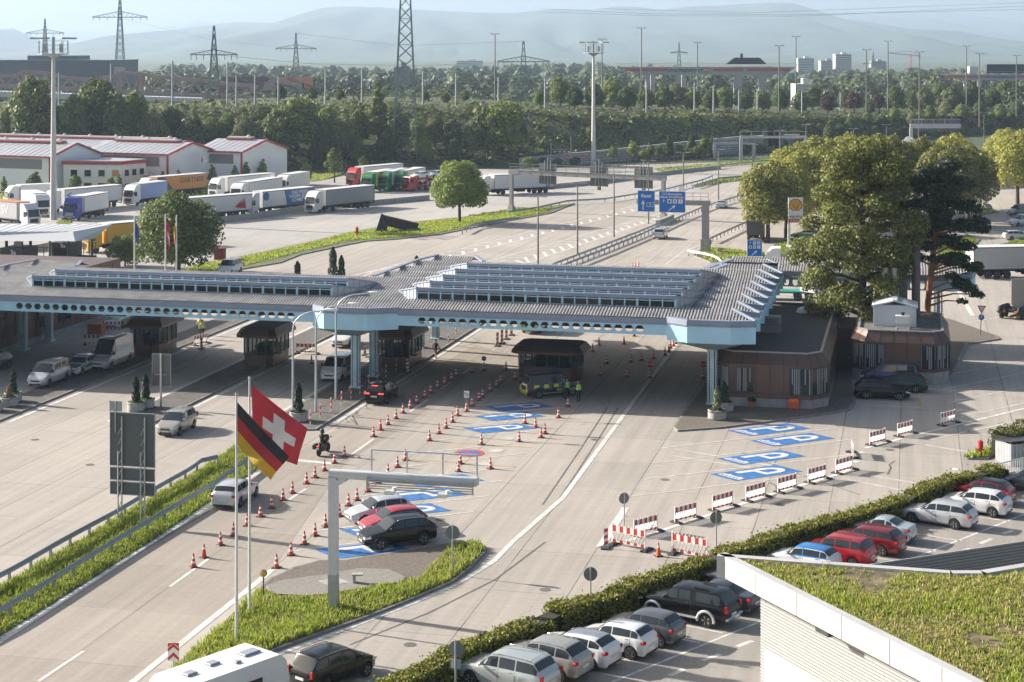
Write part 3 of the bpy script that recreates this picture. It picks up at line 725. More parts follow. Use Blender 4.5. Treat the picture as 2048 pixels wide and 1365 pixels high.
for i in range(7):
 y=5.5+i*4.4
 w=MB();w.box((-52.27,y,2.5),(.1,2.5,2.3));fr=w.build('window',[DARKM],lb)
 w=MB();w.box((-52.2,y-.62,2.5),(.05,1.1,2.1));w.box((-52.2,y+.62,2.5),(.05,1.1,2.1));w.build('window_pane',[GLASS],fr)
# control booths
def booth(v,u,L_,W,label,zr=2.75,hr=.85):
 o=root('control_booth',label,'booth',CW(v,u,.13),-TH,'brown passport control booths')
 b=MB();ch=.5
 ring=lambda w,l:[(-w+ch,-l),(w-ch,-l),(w,-l+ch),(w,l-ch),(w-ch,l),(-w+ch,l),(-w,l-ch),(-w,-l+ch)]
 w,l=W/2,L_/2
 b.prism(ring(w,l),0,1.0);b.build('booth_base',[BROWN],o)
 b=MB();rg=ring(w,l);g=MB()
 for i in range(8):
  a,c=Vector((*rg[i],0)),Vector((*rg[(i+1)%8],0));k=max(1,round((c-a).length/1.0))
  for q in range(k+(0)):
   p=a.lerp(c,q/k);b.box((p.x,p.y,(1.0+zr)/2),(.10,.10,zr-1.0))
 b.build('booth_frame',[DARKM],o)
 bg=mat('booth glass',(.02,.03,.03),.05,spec=.7)
 if 'booth glass clear' not in _M:
  m_=bpy.data.materials.new('booth glass clear');m_.use_nodes=True;nt=m_.node_tree
  t_=nt.nodes.new('ShaderNodeBsdfTransparent');t_.inputs[0].default_value=(.45,.5,.5,1);mx=nt.nodes.new('ShaderNodeMixShader');mx.inputs[0].default_value=.25
  nt.nodes['Principled BSDF'].inputs['Roughness'].default_value=.04;nt.nodes['Principled BSDF'].inputs['Base Color'].default_value=(.02,.025,.025,1)
  nt.links.new(t_.outputs[0],mx.inputs[1]);nt.links.new(nt.nodes['Principled BSDF'].outputs[0],mx.inputs[2]);nt.links.new(mx.outputs[0],nt.nodes['Material Output'].inputs[0]);_M['booth glass clear']=m_
 gg=MB()
 r2=ring(w-.03,l-.03)
 for i in range(8):
  gg.poly([(*r2[i],1.0),(*r2[(i+1)%8],1.0),(*r2[(i+1)%8],zr),(*r2[i],zr)])
 gg.build('booth_glass',[_M['booth glass clear']],o)
 b=MB();b.prism(ring(w+.55,l+.55),zr-.1,zr+.12);b.prism(ring(w+.55,l+.55),zr+.12,zr+hr*.8,top=ring(w+.22,l+.22))
 b.prism(ring(w+.1,l+.1),zr+hr*.8,zr+hr*.8+.03,1);b.build('booth_roof',[BROWN,ROOFG],o)
 b=MB();b.box((0,.2,1.35),(w*1.1,l*.9,.7));b.box((0,0,2.62),(w*1.6,l*1.6,.05));b.build('counter',[DARKM],o)
 b=MB();b.box((w+.3,-l*.5,1.02),(.6,.9,.06));b.build('shelf',[GALV],o)
 return o
booth(-38.7,15.0,5.0,2.9,'brown glazed control booth beside the silver delivery van')
booth(-26.1,12.1,5.0,2.8,'brown glazed control booth with small cones on its roof, second from left')
booth(-13.85,14.2,5.2,2.9,'brown glazed control booth behind the pale blue columns')
o=booth(.9,11.6,3.6,5.3,'wide brown control booth behind the dark blue patrol van',2.3,.7)
# lorry canopy and its booths (far left)
lc=root('lorry_canopy','white flat lorry canopy on dark posts at the left edge','canopy',(0,0,0))
ROOFL=mat('white sheet roof',(.60,.61,.63),.45,.15,var=.05)
T=[G(-260,464,5.3),G(146,463.5,5.3),G(224,449,5.3),G(-260,445.5,5.3)]
B_=[G(-260,480,4.3),G(150,483,4.35),G(188,478,4.0),G(-260,458,4.3)]
b=MB();b.add([*T,*B_],[(0,1,2,3),(7,6,5,4),(4,5,1,0),(5,6,2,1),(6,7,3,2),(7,4,0,3)])
for i in range(24):
 p,q=T[0].lerp(T[1],i/24),T[3].lerp(T[2],i/24);b.bar(p+Vector((0,0,.02)),q+Vector((0,0,.02)),.12,.05)
b.build('canopy_roof',[ROOFL],lc)
for p in((-70,540),(13,538),(61,534),(137,530),(184,518),(-20,520),(100,516)):
 g=G(*p);b=MB();b.tube([g,(g.x,g.y,4.5)],.2,10);b.build('post',[DARKM],lc,40)
for(x,y,w,d,h,lab)in((22,546,3.2,4.0,3.2,'dark lorry booth with a glass screen under the white canopy'),(122,524,2.8,3.4,2.6,'dark lorry booth with an air conditioner on top under the white canopy')):
 o=root('lorry_booth',lab,'booth',G(x,y),-TH,'dark booths of the lorry lanes')
 b=MB();b.box((0,d/2,h/2),(w,d,h));b.build('booth_wall',[mat('booth charcoal',(.035,.032,.035),.5)],o)
 b=MB();b.box((0,-.03,h*.55),(w*.7,.05,h*.4));b.build('window',[GLASS],o)
 text('booth_number','3a',.9,WHITE,o,(w*.1,-.05,h*.82),(R(90),0,0))
 b=MB();b.box((.2,d*.4,h+.35),(1.0,.7,.7),bev=.05);b.build('cooling_unit',[GREYP],o)
 b=MB()
 for k in range(4):b.box((w/2+.2+k*.9,d/2,h*.5),(.07,.07,h))
 b.box((w/2+1.6,d/2,h-.04),(2.9,.07,.07));b.box((w/2+1.6,d/2,.5),(2.9,.05,.6));b.build('screen',[DARKM],o)
# white warehouses with red edges
WALLW=mat('white sheet wall',(.76,.79,.82),.6,var=.04,scale=.3);ROOFS=mat('pale metal roof',(.47,.49,.52),.4,.25,var=.1,scale=.15)
REDT=mat('dull red trim',(.36,.05,.06),.5);WINB=mat('translucent band',(.20,.215,.22),.4)
hd=Vector((-.91,.414,0)).normalized();gd=Vector((.55,.835,0)).normalized()
def hall(px,py,zt,zr,L_,W,label,seed,vent=True):
 c=G(px,py,zt);c=Vector((c.x,c.y,0))
 o=root('warehouse',label,'warehouse',c,0,'white warehouses with red edges')
 up=lambda p,z:(p.x,p.y,z)
 a0,a1,m0=Vector((0,0,0)),gd*W,gd*(W/2)
 b0,b1,m1=a0+hd*L_,a1+hd*L_,m0+hd*L_
 b=MB();b.poly([up(a0,0),up(a1,0),up(a1,zt),up(m0,zr),up(a0,zt)]);b.poly([up(b0,0),up(a0,0),up(a0,zt),up(b0,zt)]);b.poly([up(a1,0),up(b1,0),up(b1,zt),up(a1,zt)]);b.poly([up(b1,0),up(b0,0),up(b0,zt),up(m1,zr),up(b1,zt)])
 b.build('wall',[WALLW],o)
 r=MB();ov=gd*.4
 for s0,s1 in((a0-ov,m0),(a1+ov,m0)):
  z0=zt-.1
  r.add([up(s0-hd*.4,z0),up(s1-hd*.4,zr+.05),up(s1+hd*L_,zr+.05),up(s0+hd*L_,z0)],[(0,1,2,3)])
  for k in range(int(L_/1.5)):r.bar(Vector(up(s0+hd*k*1.5,z0+.03)),Vector(up(s1+hd*k*1.5,zr+.08)),.1,.06)
 rf=r.build('roof',[ROOFS],o)
 t=MB()
 for s0,s1,zA,zB in((a0,m0,zt,zr),(m0,a1,zr,zt)):t.bar(Vector(up(s0-hd*.45,zA)),Vector(up(s1-hd*.45,zB)),.35,.35)
 t.bar(Vector(up(a0-gd*.45,zt-.1)),Vector(up(b0-gd*.45,zt-.1)),.3,.35);t.bar(Vector(up(a0-gd*.1-hd*.1,0)),Vector(up(a0-gd*.1-hd*.1,zt)),.4,.4)
 t.build('red_edge',[REDT],o)
 w=MB();p=a0+hd*2-gd*.06;q=a0+hd*(L_-2)-gd*.06
 w.poly([up(q,zt-2.6),up(p,zt-2.6),up(p,zt-.6),up(q,zt-.6)])
 w.build('window_band',[WINB],o)
 if vent:
  v=MB();v.bar(Vector(up(m0+hd*3,zr+.35)),Vector(up(m1-hd*3,zr+.35)),1.5,.45,0);v.bar(Vector(up(m0+hd*2.8,zr+.15)),Vector(up(m1-hd*2.8,zr+.15)),1.8,.3,1)
  for k in range(int(L_/7)):v.lathe([(.45,0),(.4,.3),(.1,.5)],8,tuple(m0+hd*(4+7*k)+Vector((0,0,zr+.5))))
  v.build('ridge_vent',[mat('ridge vent white',(.58,.57,.55),.5),REDT],rf)
 return o
hall(100,314,7.5,9.9,34,13.5,'white warehouse with grey window band, behind the tall floodlight mast',1)
hall(335,309,7.5,9.6,22,14,'white warehouse with a small red logo board on its gable',2)
hall(483,304,7.6,9.8,12,14.5,'white warehouse nearest the woodland, tallest red gable',3)
bk=G(330,300,9);hall(330,298,8.2,9.6,60,12,'long low warehouse roof with round vents behind the gabled halls',4)
lo=root('logo_board','small white board with a red square on the warehouse gable','sign',AT(408,320,359),math.atan2(gd.y,gd.x))
b=MB();b.box((0,0,0),(1.9,.1,1.2));b.build('board',[WHITE],lo)
b=MB();b.box((-.65,-.06,0),(.4,.04,1.0));b.box((.25,-.06,.1),(1.0,.03,.12),mi=1);b.build('board_mark',[REDT,GREYP],lo)
of=root('warehouse_office','two storey white office with red flat roof edge between the warehouses','building',(0,0,0))
p=[G(127,388),G(242,389),G(292,383),G(180,378)]
b=MB();b.prism([(q.x,q.y)for q in p],0,5.9);b.build('wall',[mat('white render',(.76,.76,.73),.7)],of)
b=MB();c=sum(p,Vector())/4;big=[c+(q-c)*1.05 for q in p];b.prism([(q.x,q.y)for q in big],5.9,6.6);b.prism([(q.x,q.y)for q in p],6.6,6.65,1);b.build('roof',[REDT,ROOFS],of)
WIN_Y=mat('yellow window blind',(.55,.26,.06),.6)
for j,z in enumerate((1.4,4.2)):
 for k in range(4):
  f=.12+k*.24;s=p[0].lerp(p[1],f);e=p[0].lerp(p[1],f+.13)
  n=Vector(((p[1]-p[0]).y,-(p[1]-p[0]).x,0)).normalized()*.06
  w=MB();w.bar(Vector((s.x,s.y,z))+n,Vector((e.x,e.y,z))+n,.1,1.7);wf=w.build('window',[REDT if j==0 else WHITE],of)
  w=MB();w.bar(Vector((s.x,s.y,z))+n*2.2+(e-s)*.08,Vector((e.x,e.y,z))+n*2.2-(e-s)*.08,.06,1.3);w.build('window_pane',[WIN_Y if(j==1 and k==3)else GLASS],wf)
 for k in range(3):
  f=.12+k*.3;s=p[1].lerp(p[2],f);e=p[1].lerp(p[2],f+.18)
  n=Vector(((p[2]-p[1]).y,-(p[2]-p[1]).x,0)).normalized()*.06
  w=MB();w.bar(Vector((s.x,s.y,z))+n,Vector((e.x,e.y,z))+n,.1,1.6);wf=w.build('window',[WHITE],of)
  w=MB();w.bar(Vector((s.x,s.y,z))+n*2.2+(e-s)*.08,Vector((e.x,e.y,z))+n*2.2-(e-s)*.08,.06,1.2);w.build('window_pane',[GLASS],wf)
st=MB();a=G(300,384);b0=a+Vector((3.0,1.5,0))
st.bar((a.x,a.y,3.2),(b0.x+1.5,b0.y,0),.9,.15);st.bar((a.x,a.y-.4,4.2),(b0.x+1.5,b0.y-.4,1),.08);st.bar((a.x-1.2,a.y,3.2),(a.x,a.y,3.2),.9,.15)
for k in range(5):t=a.lerp(b0,k/5);st.bar((t.x,t.y-.4,3.2-k*.5),(t.x,t.y-.4,4.2-k*.5),.06)
st.build('outside_stair',[REDT],of)
# foreground building with the planted roof (lower right)
ZG=6.6
gb=root('green_roof_building','white corrugated building with a planted roof at the lower right','building',(0,0,0))
C0,C1=G(1436,1107,ZG),G(1950,1367,ZG)
C2,C3=G(1900,1141,ZG),G(1960,1141,ZG);C4=G(2300,1085,ZG)
dv=(C1-C0).normalized()
E1=C0+dv*34;E4=C4+Vector((20,-20,0))
outl=[C0,E1,Vector((E4.x,E1.y,ZG)),E4,C4,C3,C2]
PARA=mat('white parapet metal',(.52,.52,.515),.45,.1,var=.09,scale=.5)
def ring_wall(P,z0,z1,w,mb,mi=0,closed=True):
 n=len(P);Pc=sum(P,Vector())/n
 for i in range(n):
  a,c=P[i],P[(i+1)%n]
  nn=Vector(((c-a).y,-(c-a).x,0)).normalized()
  if nn.dot(a-Pc)<0:nn=-nn
  i0,i1=a-nn*w,c-nn*w
  mb.add([(a.x,a.y,z0),(c.x,c.y,z0),(c.x,c.y,z1),(a.x,a.y,z1),(i1.x,i1.y,z1),(i0.x,i0.y,z1),(i1.x,i1.y,z0),(i0.x,i0.y,z0)],[(0,1,2,3),(3,2,4,5),(5,4,6,7)],mi)
b=MB();ring_wall(outl,ZG-.95,ZG,.42,b)
ct=sum(outl,Vector())/len(outl)
ov=[p+(ct-p).normalized()*.05 for p in outl]
b.poly([(p.x,p.y,ZG-.94)for p in outl][::-1])
b.build('parapet',[PARA],gb)
b=MB()
for k in range(1,11):p=C0+dv*(3.1*k);b.bar((p.x-.012,p.y-.005,ZG-.95),(p.x-.012,p.y-.005,ZG+.002),.014,.014)
b.build('parapet_seam',[mat('seam grey',(.33,.33,.33),.6)],gb)
wn_=Vector((dv.y,-dv.x,0));wn_=wn_ if wn_.x<0 else-wn_
W0=G(1494,1166,ZG-.95);W0=C0+dv*((W0-C0).dot(dv))-wn_*1.3
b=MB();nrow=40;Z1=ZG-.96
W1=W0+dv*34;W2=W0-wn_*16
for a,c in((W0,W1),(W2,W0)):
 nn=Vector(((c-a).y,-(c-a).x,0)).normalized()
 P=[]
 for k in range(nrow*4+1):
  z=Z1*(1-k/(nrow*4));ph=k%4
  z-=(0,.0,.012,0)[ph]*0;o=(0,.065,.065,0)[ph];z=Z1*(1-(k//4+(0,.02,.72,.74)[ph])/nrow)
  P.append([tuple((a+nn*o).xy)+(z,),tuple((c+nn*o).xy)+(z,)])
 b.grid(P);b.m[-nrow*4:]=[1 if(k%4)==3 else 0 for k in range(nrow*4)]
b.build('wall',[mat('white corrugated wall',(.40,.40,.395),.5,.1),mat('painted groove shade',(.17,.17,.17),.8)],gb)  # recessed groove faces take a darker grey, rib shadow painted into the colour
b=MB();p=W0+dv*6.3;
q0=G(1530,1312,4.0)
b.box((W0.x+dv.x*2.6+wn_.x*.06,W0.y+dv.y*2.6+wn_.y*.06,1.35),(.16,4.4,2.7),math.atan2(dv.y,dv.x)-R(90));b.build('side_door',[PARA],gb)
for f in(7.6,17):
 b=MB();p=C0+dv*f-wn_*.5;b.box((p.x,p.y,ZG-1.12),(.9,.5,.35),math.atan2(dv.y,dv.x));b.build('wall_lamp',[DARKM],gb)
inn=[p+(ct-p).normalized()*.75 for p in outl]
b=MB();b.poly([(p.x,p.y,ZG-.12)for p in inn]);b.build('gravel_bed',[mat('brown roof gravel',(.17,.12,.085),.95,var=.5,scale=14,bump=.6)],gb)
# cars: one lofted body per type, panels laid on its surface
HEADL=mat('headlight glass',(.62,.64,.66),.12,.3)
TAILR=mat('tail light red',(.35,.012,.012),.18,coat=.5)
PLATE=mat('number plate',(.62,.62,.60),.5)
PLATEY=mat('yellow number plate',(.62,.42,.04),.5)
CHROME=mat('chrome',(.55,.55,.56),.15,1.0)
RIM=mat('alloy rim',(.40,.41,.42),.3,.8)
RIMD=mat('dark rim',(.07,.07,.075),.35,.6)
UNDER=mat('car underside',(.012,.012,.013),.9)
CLAD=mat('black car cladding',(.025,.026,.028),.55)
CGLASS=mat('car glass',(.020,.027,.031),.05,0,spec=.7)
def interp(P,x):
 if x<=P[0][0]:return P[0][1]
 for(a,p),(b,q)in zip(P,P[1:]):
  if x<=b:return p+(q-p)*(x-a)/(b-a)if b>a else q
 return P[-1][1]
class Body:
 def __init__(s,L,W,Hh,xh,xw,xr,xt,hz,nz,b1,b2,wf,wr,rad,roofw=.74,zb0=.22,tail=.34,nosew=.74,clad=False):
  s.__dict__.update(locals())
  s.ZB=[(0,nz*.80),(.05,nz*.94),(.16,nz),(.4,nz+(hz-nz)*.45),(xh,hz),(xh+.25,b1),(xt,b2),(L-.10,b2-.03),(L-.03,b2-.14),(L,b2-tail)]
  s.ZR=[(xh,hz+.015),(xw,Hh-.075),(xw+.22,Hh-.03),(xw+.6,Hh-.004),((xw+xr)/2,Hh),(xr-.25,Hh-.02),(xr,Hh-.06),(xt,b2+.015)]
  s.WX=[(0,nosew*.86),(.06,nosew),(.2,nosew*.5+.46),(.45,.955),(.9,1),(L-1.0,1),(L-.4,.965),(L-.12,.90),(L-.03,.83),(L,.77)]
  xs=set()
  for x in(0,.03,.06,.12,.2,.3,.45,.6,.9,xh-.15,xh,xh+.12,xh+.25,(xh+xw)/2,xw,xw+.22,xw+.6,(xw+xr)/2,xr-.25,xr,(xr+xt)/2,xt,L-.4,L-.25,L-.12,L-.06,L-.03,L):xs.add(round(min(max(x,0),L),3))
  for c in(wf,wr):
   for k in range(-6,7):xs.add(round(c+(rad+.055)*math.sin(math.pi/2*k/6),3))
  s.xs=sorted(x for x in xs if 0<=x<=L)
  s.xs=[x for i,x in enumerate(s.xs)if i==0 or x-s.xs[i-1]>.012]
 def ring(s,x):
  w=s.W/2*interp(s.WX,x);zb=interp(s.ZB,x)
  zr=interp(s.ZR,x)if s.xh<x<s.xt else zb+.025
  zr=max(zr,zb+.02)
  e=min(x,s.L-x);z0=s.zb0+max(0,.12-e)*.6
  for c in(s.wf,s.wr):
   d=abs(x-c);ra=s.rad+.055
   if d<ra:z0=max(z0,s.rad+math.sqrt(ra*ra-d*d))
  t=max(0,min(1,(zr-zb)/max(.1,s.Hh-s.b2)))
  w6=w*(.86+(s.roofw-.86)*t)
  zs=max(zb-.09,z0+.09);zm=max(s.zb0+.36,z0+.05);zm=min(zm,zs-.02);zl=min(max(s.zb0+.12,z0+.012),zm-.01)
  zb=max(zb,zs+.03)
  return[(0,z0),(.84*w,z0),(.975*w,zl),(w,zm),(.985*w,zs),(.935*w,zb),(w6,max(zr-.045*t-.008,zb+.004)),(w6*.72,max(zr-.008,zb+.006)),(0,max(zr,zb+.008))]
 def pt(s,x,q,side=1,off=0.0):
  x=min(max(x,0),s.L);r=s.ring(x);i=min(int(q),7);f=q-i
  y=r[i][0]+(r[i+1][0]-r[i][0])*f;z=r[i][1]+(r[i+1][1]-r[i][1])*f
  p=Vector((s.L/2-x,y,z))
  if off:
   e=.02
   def raw(x2,q2):
    r2=s.ring(min(max(x2,0),s.L));i2=min(int(q2),7);f2=q2-i2
    return Vector((s.L/2-x2,r2[i2][0]+(r2[i2+1][0]-r2[i2][0])*f2,r2[i2][1]+(r2[i2+1][1]-r2[i2][1])*f2))
   qa,qb=max(q-.05,0),min(q+.05,8)
   n=(raw(x-e,q)-raw(x+e,q)).cross(raw(x,qb)-raw(x,qa))
   if n.length>1e-9:p-=n.normalized()*off
  return(p.x,p.y*side,p.z)
 def mesh(s):
  b=MB();n=17
  P=[]
  for x in s.xs:
   r=s.ring(x)
   P.append([(s.L/2-x,y,z)for y,z in r]+[(s.L/2-x,-y,z)for y,z in r[-2:0:-1]])
  m=len(P[0])
  for i in range(len(P)-1):
   for j in range(m):
    k=(j+1)%m
    seg=j if j<8 else m-1-j
    b.add([P[i][j],P[i+1][j],P[i+1][k],P[i][k]],[(0,1,2,3)],1 if seg==0 else(2 if s.clad and seg==1 else 0))
  b.poly(P[0],0);b.poly(P[-1][::-1],0)
  me=b.mesh('body',[WHITE,UNDER,CLAD],38)
  bm=bmesh.new();bm.from_mesh(me);bmesh.ops.remove_doubles(bm,verts=bm.verts,dist=.0008);bm.to_mesh(me);bm.free()
  me.polygons.foreach_set('use_smooth',[True]*len(me.polygons));me.set_sharp_from_angle(angle=R(38));me.update()
  return me
 def patch(s,xa,xb,q0,q1,side=1,off=.006,nx=8,nq=3,mb=None,mi=None,cross=False):
  b=mb or MB()
  if cross:
   qs=[(q0+(8-q0)*k/4,1)for k in range(5)]+[(8-(8-q0)*k/4,-1)for k in range(1,5)]
  else:qs=[(q0+(q1-q0)*k/nq,side)for k in range(nq+1)]
  xx=sorted(set([xa+(xb-xa)*k/nx for k in range(nx+1)]+[x for x in s.xs if xa<x<xb]))
  G_=[[s.pt(x,q,sd,off)for q,sd in qs]for x in xx]
  if side<0 and not cross:G_=[r[::-1]for r in G_]
  return b.grid(G_,mi)
WHEELS={}
def wheel_meshes(rad,wid,dark=False):
 k=(round(rad,2),round(wid,2),dark)
 if k not in WHEELS:
  t=MB();h=wid/2
  t.lathe([(rad*.62,-h),(rad*.93,-h),(rad,-h*.6),(rad,h*.6),(rad*.93,h),(rad*.62,h)],20,axis='y')
  r=MB();r.lathe([(rad*.66,-h*.9),(rad*.66,h*.82),(rad*.60,h*.95),(rad*.57,h*.55),(.02,h*.5)],20,axis='y',mi=1)
  for q in range(5):
   w=2*math.pi*q/5
   r.bar((math.cos(w)*.04,h*.72,math.sin(w)*.04),(math.cos(w)*rad*.61,h*.85,math.sin(w)*rad*.61),.05,rad*.24,0)
  r.lathe([(rad*.14,h*.6),(rad*.14,h*.9),(.01,h*.92)],10,axis='y',mi=0)
  WHEELS[k]=(t.mesh('tyre',[RUBBER],40),r.mesh('rim',[RIMD if dark else RIM,RIMD],40))
 return WHEELS[k]
TYPES={'hatch':dict(L=3.98,W=1.70,Hh=1.47,xh=1.02,xw=1.72,xr=3.42,xt=3.86,hz=.93,nz=.70,b1=.96,b2=1.03,wf=.78,wr=3.26,rad=.31),'hatch5':dict(L=4.30,W=1.78,Hh=1.48,xh=1.12,xw=1.88,xr=3.62,xt=4.14,hz=.95,nz=.71,b1=.97,b2=1.06,wf=.86,wr=3.48,rad=.32),'wagon':dict(L=4.55,W=1.77,Hh=1.48,xh=1.25,xw=2.02,xr=3.95,xt=4.42,hz=.93,nz=.70,b1=.95,b2=1.02,wf=.88,wr=3.56,rad=.32,roofw=.76),'mpv':dict(L=4.25,W=1.76,Hh=1.64,xh=.90,xw=1.75,xr=3.75,xt=4.12,hz=1.02,nz=.76,b1=1.04,b2=1.08,wf=.80,wr=3.40,rad=.32,roofw=.78),'suv':dict(L=4.50,W=1.84,Hh=1.64,xh=1.20,xw=1.90,xr=3.80,xt=4.34,hz=1.06,nz=.82,b1=1.08,b2=1.14,wf=.90,wr=3.56,rad=.36,roofw=.75,zb0=.28,clad=True),'bigsuv':dict(L=4.80,W=1.90,Hh=1.76,xh=1.25,xw=1.95,xr=4.25,xt=4.66,hz=1.10,nz=.84,b1=1.12,b2=1.16,wf=.95,wr=3.80,rad=.37,roofw=.77,zb0=.28),'sedan':dict(L=4.55,W=1.80,Hh=1.42,xh=1.30,xw=2.02,xr=3.20,xt=3.86,hz=.92,nz=.68,b1=.94,b2=1.02,wf=.84,wr=3.62,rad=.32,roofw=.72,tail=.36),'coupe':dict(L=4.0,W=1.68,Hh=1.38,xh=1.12,xw=1.85,xr=2.70,xt=3.36,hz=.90,nz=.68,b1=.92,b2=1.02,wf=.78,wr=3.24,rad=.30,roofw=.72),'van':dict(L=4.95,W=1.90,Hh=1.95,xh=.92,xw=1.80,xr=4.66,xt=4.86,hz=1.16,nz=.86,b1=1.16,b2=1.14,wf=.92,wr=3.95,rad=.34,roofw=.84,zb0=.26,tail=.5),'highvan':dict(L=5.95,W=1.98,Hh=2.72,xh=.95,xw=2.00,xr=5.78,xt=5.90,hz=1.28,nz=.95,b1=1.30,b2=1.22,wf=1.0,wr=4.75,rad=.36,roofw=.84,zb0=.28,tail=.5),'transit':dict(L=4.95,W=1.95,Hh=2.05,xh=.95,xw=1.75,xr=4.76,xt=4.88,hz=1.22,nz=.92,b1=1.22,b2=1.16,wf=.95,wr=3.9,rad=.34,roofw=.86,zb0=.26,tail=.5),'pickup':dict(L=5.10,W=1.82,Hh=1.80,xh=1.40,xw=1.98,xr=4.62,xt=4.98,hz=1.12,nz=.90,b1=1.14,b2=1.16,wf=.98,wr=3.98,rad=.38,roofw=.80,zb0=.42,tail=.4),}
WINS={'hatch':[(.30,.545),(.56,.80),(.81,.90)],'hatch5':[(.30,.54),(.555,.76),(.775,.90)],'wagon':[(.315,.52),(.535,.715),(.73,.93)],'mpv':[(.25,.34),(.355,.53),(.545,.74),(.755,.93)],'suv':[(.30,.53),(.545,.73),(.745,.90)],'bigsuv':[(.29,.50),(.515,.69),(.705,.93)],'sedan':[(.32,.52),(.535,.71),(.72,.78)],'coupe':[(.33,.62),(.64,.73)],'van':[(.22,.36),(.375,.62),(.635,.93)],'highvan':[(.20,.33)],'transit':[(.21,.34)],'pickup':[(.305,.46),(.475,.60),(.66,.92)]}
PROTO={}
def proto(ty):
 if ty in PROTO:return PROTO[ty]
 B=Body(**TYPES[ty]);L=B.L;D={'B':B,'body':B.mesh()}
 m=B.patch(B.xh+.06,B.xw-.02,6.05,8,cross=True);D['windshield']=m.mesh('windshield',[CGLASS],30)
 if ty not in('highvan','transit'):
  m=B.patch(B.xr+.03,B.xt-.04-(.1 if B.xt-B.xr>.4 else 0),6.15,8,cross=True);D['rear_window']=m.mesh('rear_window',[CGLASS],30)
 for i,(a,b)in enumerate(WINS[ty]):
  for sd in(1,-1):
   m=B.patch(a*L,b*L,5.12,5.90,sd,.007,6,3);D['side_window',i,sd]=m.mesh('side_window',[CGLASS],30)
 for sd in(1,-1):
  hi=ty in('van','highvan','transit')
  m=MB();B.patch(.035,.34,3.55,4.85,sd,.012,6,3,m)
  m.box((L/2-.03,sd*B.W/2*.60,B.nz*.86),(.09,B.W*.17,.13 if not hi else .2),0,bev=.03)
  D['headlight',0,sd]=m.mesh('headlight',[HEADL],40)
  m=MB()
  if hi or ty in('bigsuv','pickup','mpv'):m.box((-L/2+.05,sd*(B.W/2*.86),B.b2-.12 if not hi else 1.0),(.13,.15,.36 if not hi else .42),bev=.03)
  else:m.box((-L/2+.11,sd*B.W/2*.80,B.b2-.15),(.22,B.W*.135,.17),-sd*.25,bev=.04)
  D['tail_light',0,sd]=m.mesh('tail_light',[TAILR],40)
  m=MB();x=L/2-B.xh-.32;m.box((x,sd*(B.W/2*.98+.09),B.b1+.10 if not hi else B.b1+.16),(.12,.2,.15 if not hi else .28),bev=.05)
  D['mirror',0,sd]=m.mesh('mirror',[BLACKP if hi else WHITE],40)
  m=MB()
  for f in([WINS[ty][0][1]+.008,WINS[ty][1][1]+.008]if len(WINS[ty])>1 else[WINS[ty][0][1]+.01,.52]):
   B.patch(f*L,f*L+.022,2.2,5.0,sd,.003,1,5,m)
  for f in([WINS[ty][0][1]-.03,WINS[ty][1][1]-.03]if len(WINS[ty])>1 else[]):
   B.patch(f*L-.09,f*L+.09,4.25,4.5,sd,.018,1,1,m)
  D['door_seam',0,sd]=m.mesh('door_seam',[BLACKP])
 m=MB();z=B.nz*.72
 m.box((L/2+.0,0,z+.02),(.05,B.W*.42,.13),bev=.02);m.box((L/2-.02,0,B.zb0+.10),(.06,B.W*.55,.13),bev=.02);D['grille']=m.mesh('grille',[BLACKP],40)
 m=MB();m.box((L/2+.028,0,B.zb0+.235),(.02,.52,.11));D['number_plate',0,1]=m.mesh('number_plate',[PLATE])
 m=MB();m.box((-L/2-.012,0,min(B.b2-B.tail-.05,.78)),(.03,.52,.12));D['number_plate',1,1]=m.mesh('number_plate',[PLATE])
 m=MB();m.box((-L/2+.02,0,B.zb0+.10),(.07,B.W*.70,.12),bev=.03);D['bumper_trim']=m.mesh('bumper_trim',[BLACKP],40)
 m=MB();
 for sd in(1,-1):
  pts=[Vector(B.pt(B.xw+.15+(B.xr-B.xw-.3)*k/6,6.1,sd,.045))for k in range(7)]
  m.tube([B.pt(B.xw+.12,6.1,sd,.0)]+pts+[B.pt(B.xr-.12,6.1,sd,.0)],.02,6)
 D['roof_rail']=m.mesh('roof_rail',[CHROME],40)
 PROTO[ty]=D
 return D
_bm={}
def paint(name,col,metal=.35,rough=.32):
 return mat('car paint '+name,col,rough,metal,coat=.8)
def vehicle(name,ty,loc,head,col,label,cat='car',group=None,rails=False,dark_rim=False,scale=1.0,skip=(),lit=False,mirror_col=True):
 D=proto(ty);B=D['B']
 o=root(name,label,cat,(loc[0],loc[1],loc[2]if len(loc)>2 else 0.0),R(head),group)
 o.scale=(scale,)*3
 key=(ty,col.name)
 if key not in _bm:
  me=D['body'].copy();me.materials[0]=col;_bm[key]=me
  for sd in(1,-1):
   mm=D['mirror',0,sd].copy()
   if ty not in('van','highvan','transit'):mm.materials[0]=col
   _bm[key+(sd,)]=mm
 link('body',_bm[key],o)
 for k,me in D.items():
  nm=k if isinstance(k,str)else k[0]
  if nm in('B','body','roof_rail')or nm in skip or k in skip:continue
  if nm=='mirror':me=_bm[key+(k[2],)]
  c=link(nm,me,o)
 if rails:link('roof_rail',D['roof_rail'],o)
 t,r=wheel_meshes(B.rad,.21,dark_rim)
 for x in(B.L/2-B.wf,B.L/2-B.wr):
  for sd in(1,-1):
   w=link('wheel',t,o,(x,sd*(B.W/2-.105),B.rad),0 if sd>0 else math.pi)
   link('rim',r,w)
 return o
P_SIL=paint('silver',(.56,.57,.58),.35,.30);P_WHT=paint('white',(.72,.72,.72),0,.25);P_BLK=mat('car paint black',(.006,.006,.007),.18,0,spec=.45)
P_RED=paint('red',(.42,.012,.018),.2,.25);P_DRED=paint('dark red',(.25,.010,.015),.45,.28);P_GRY=paint('grey',(.13,.13,.135),.5,.3)
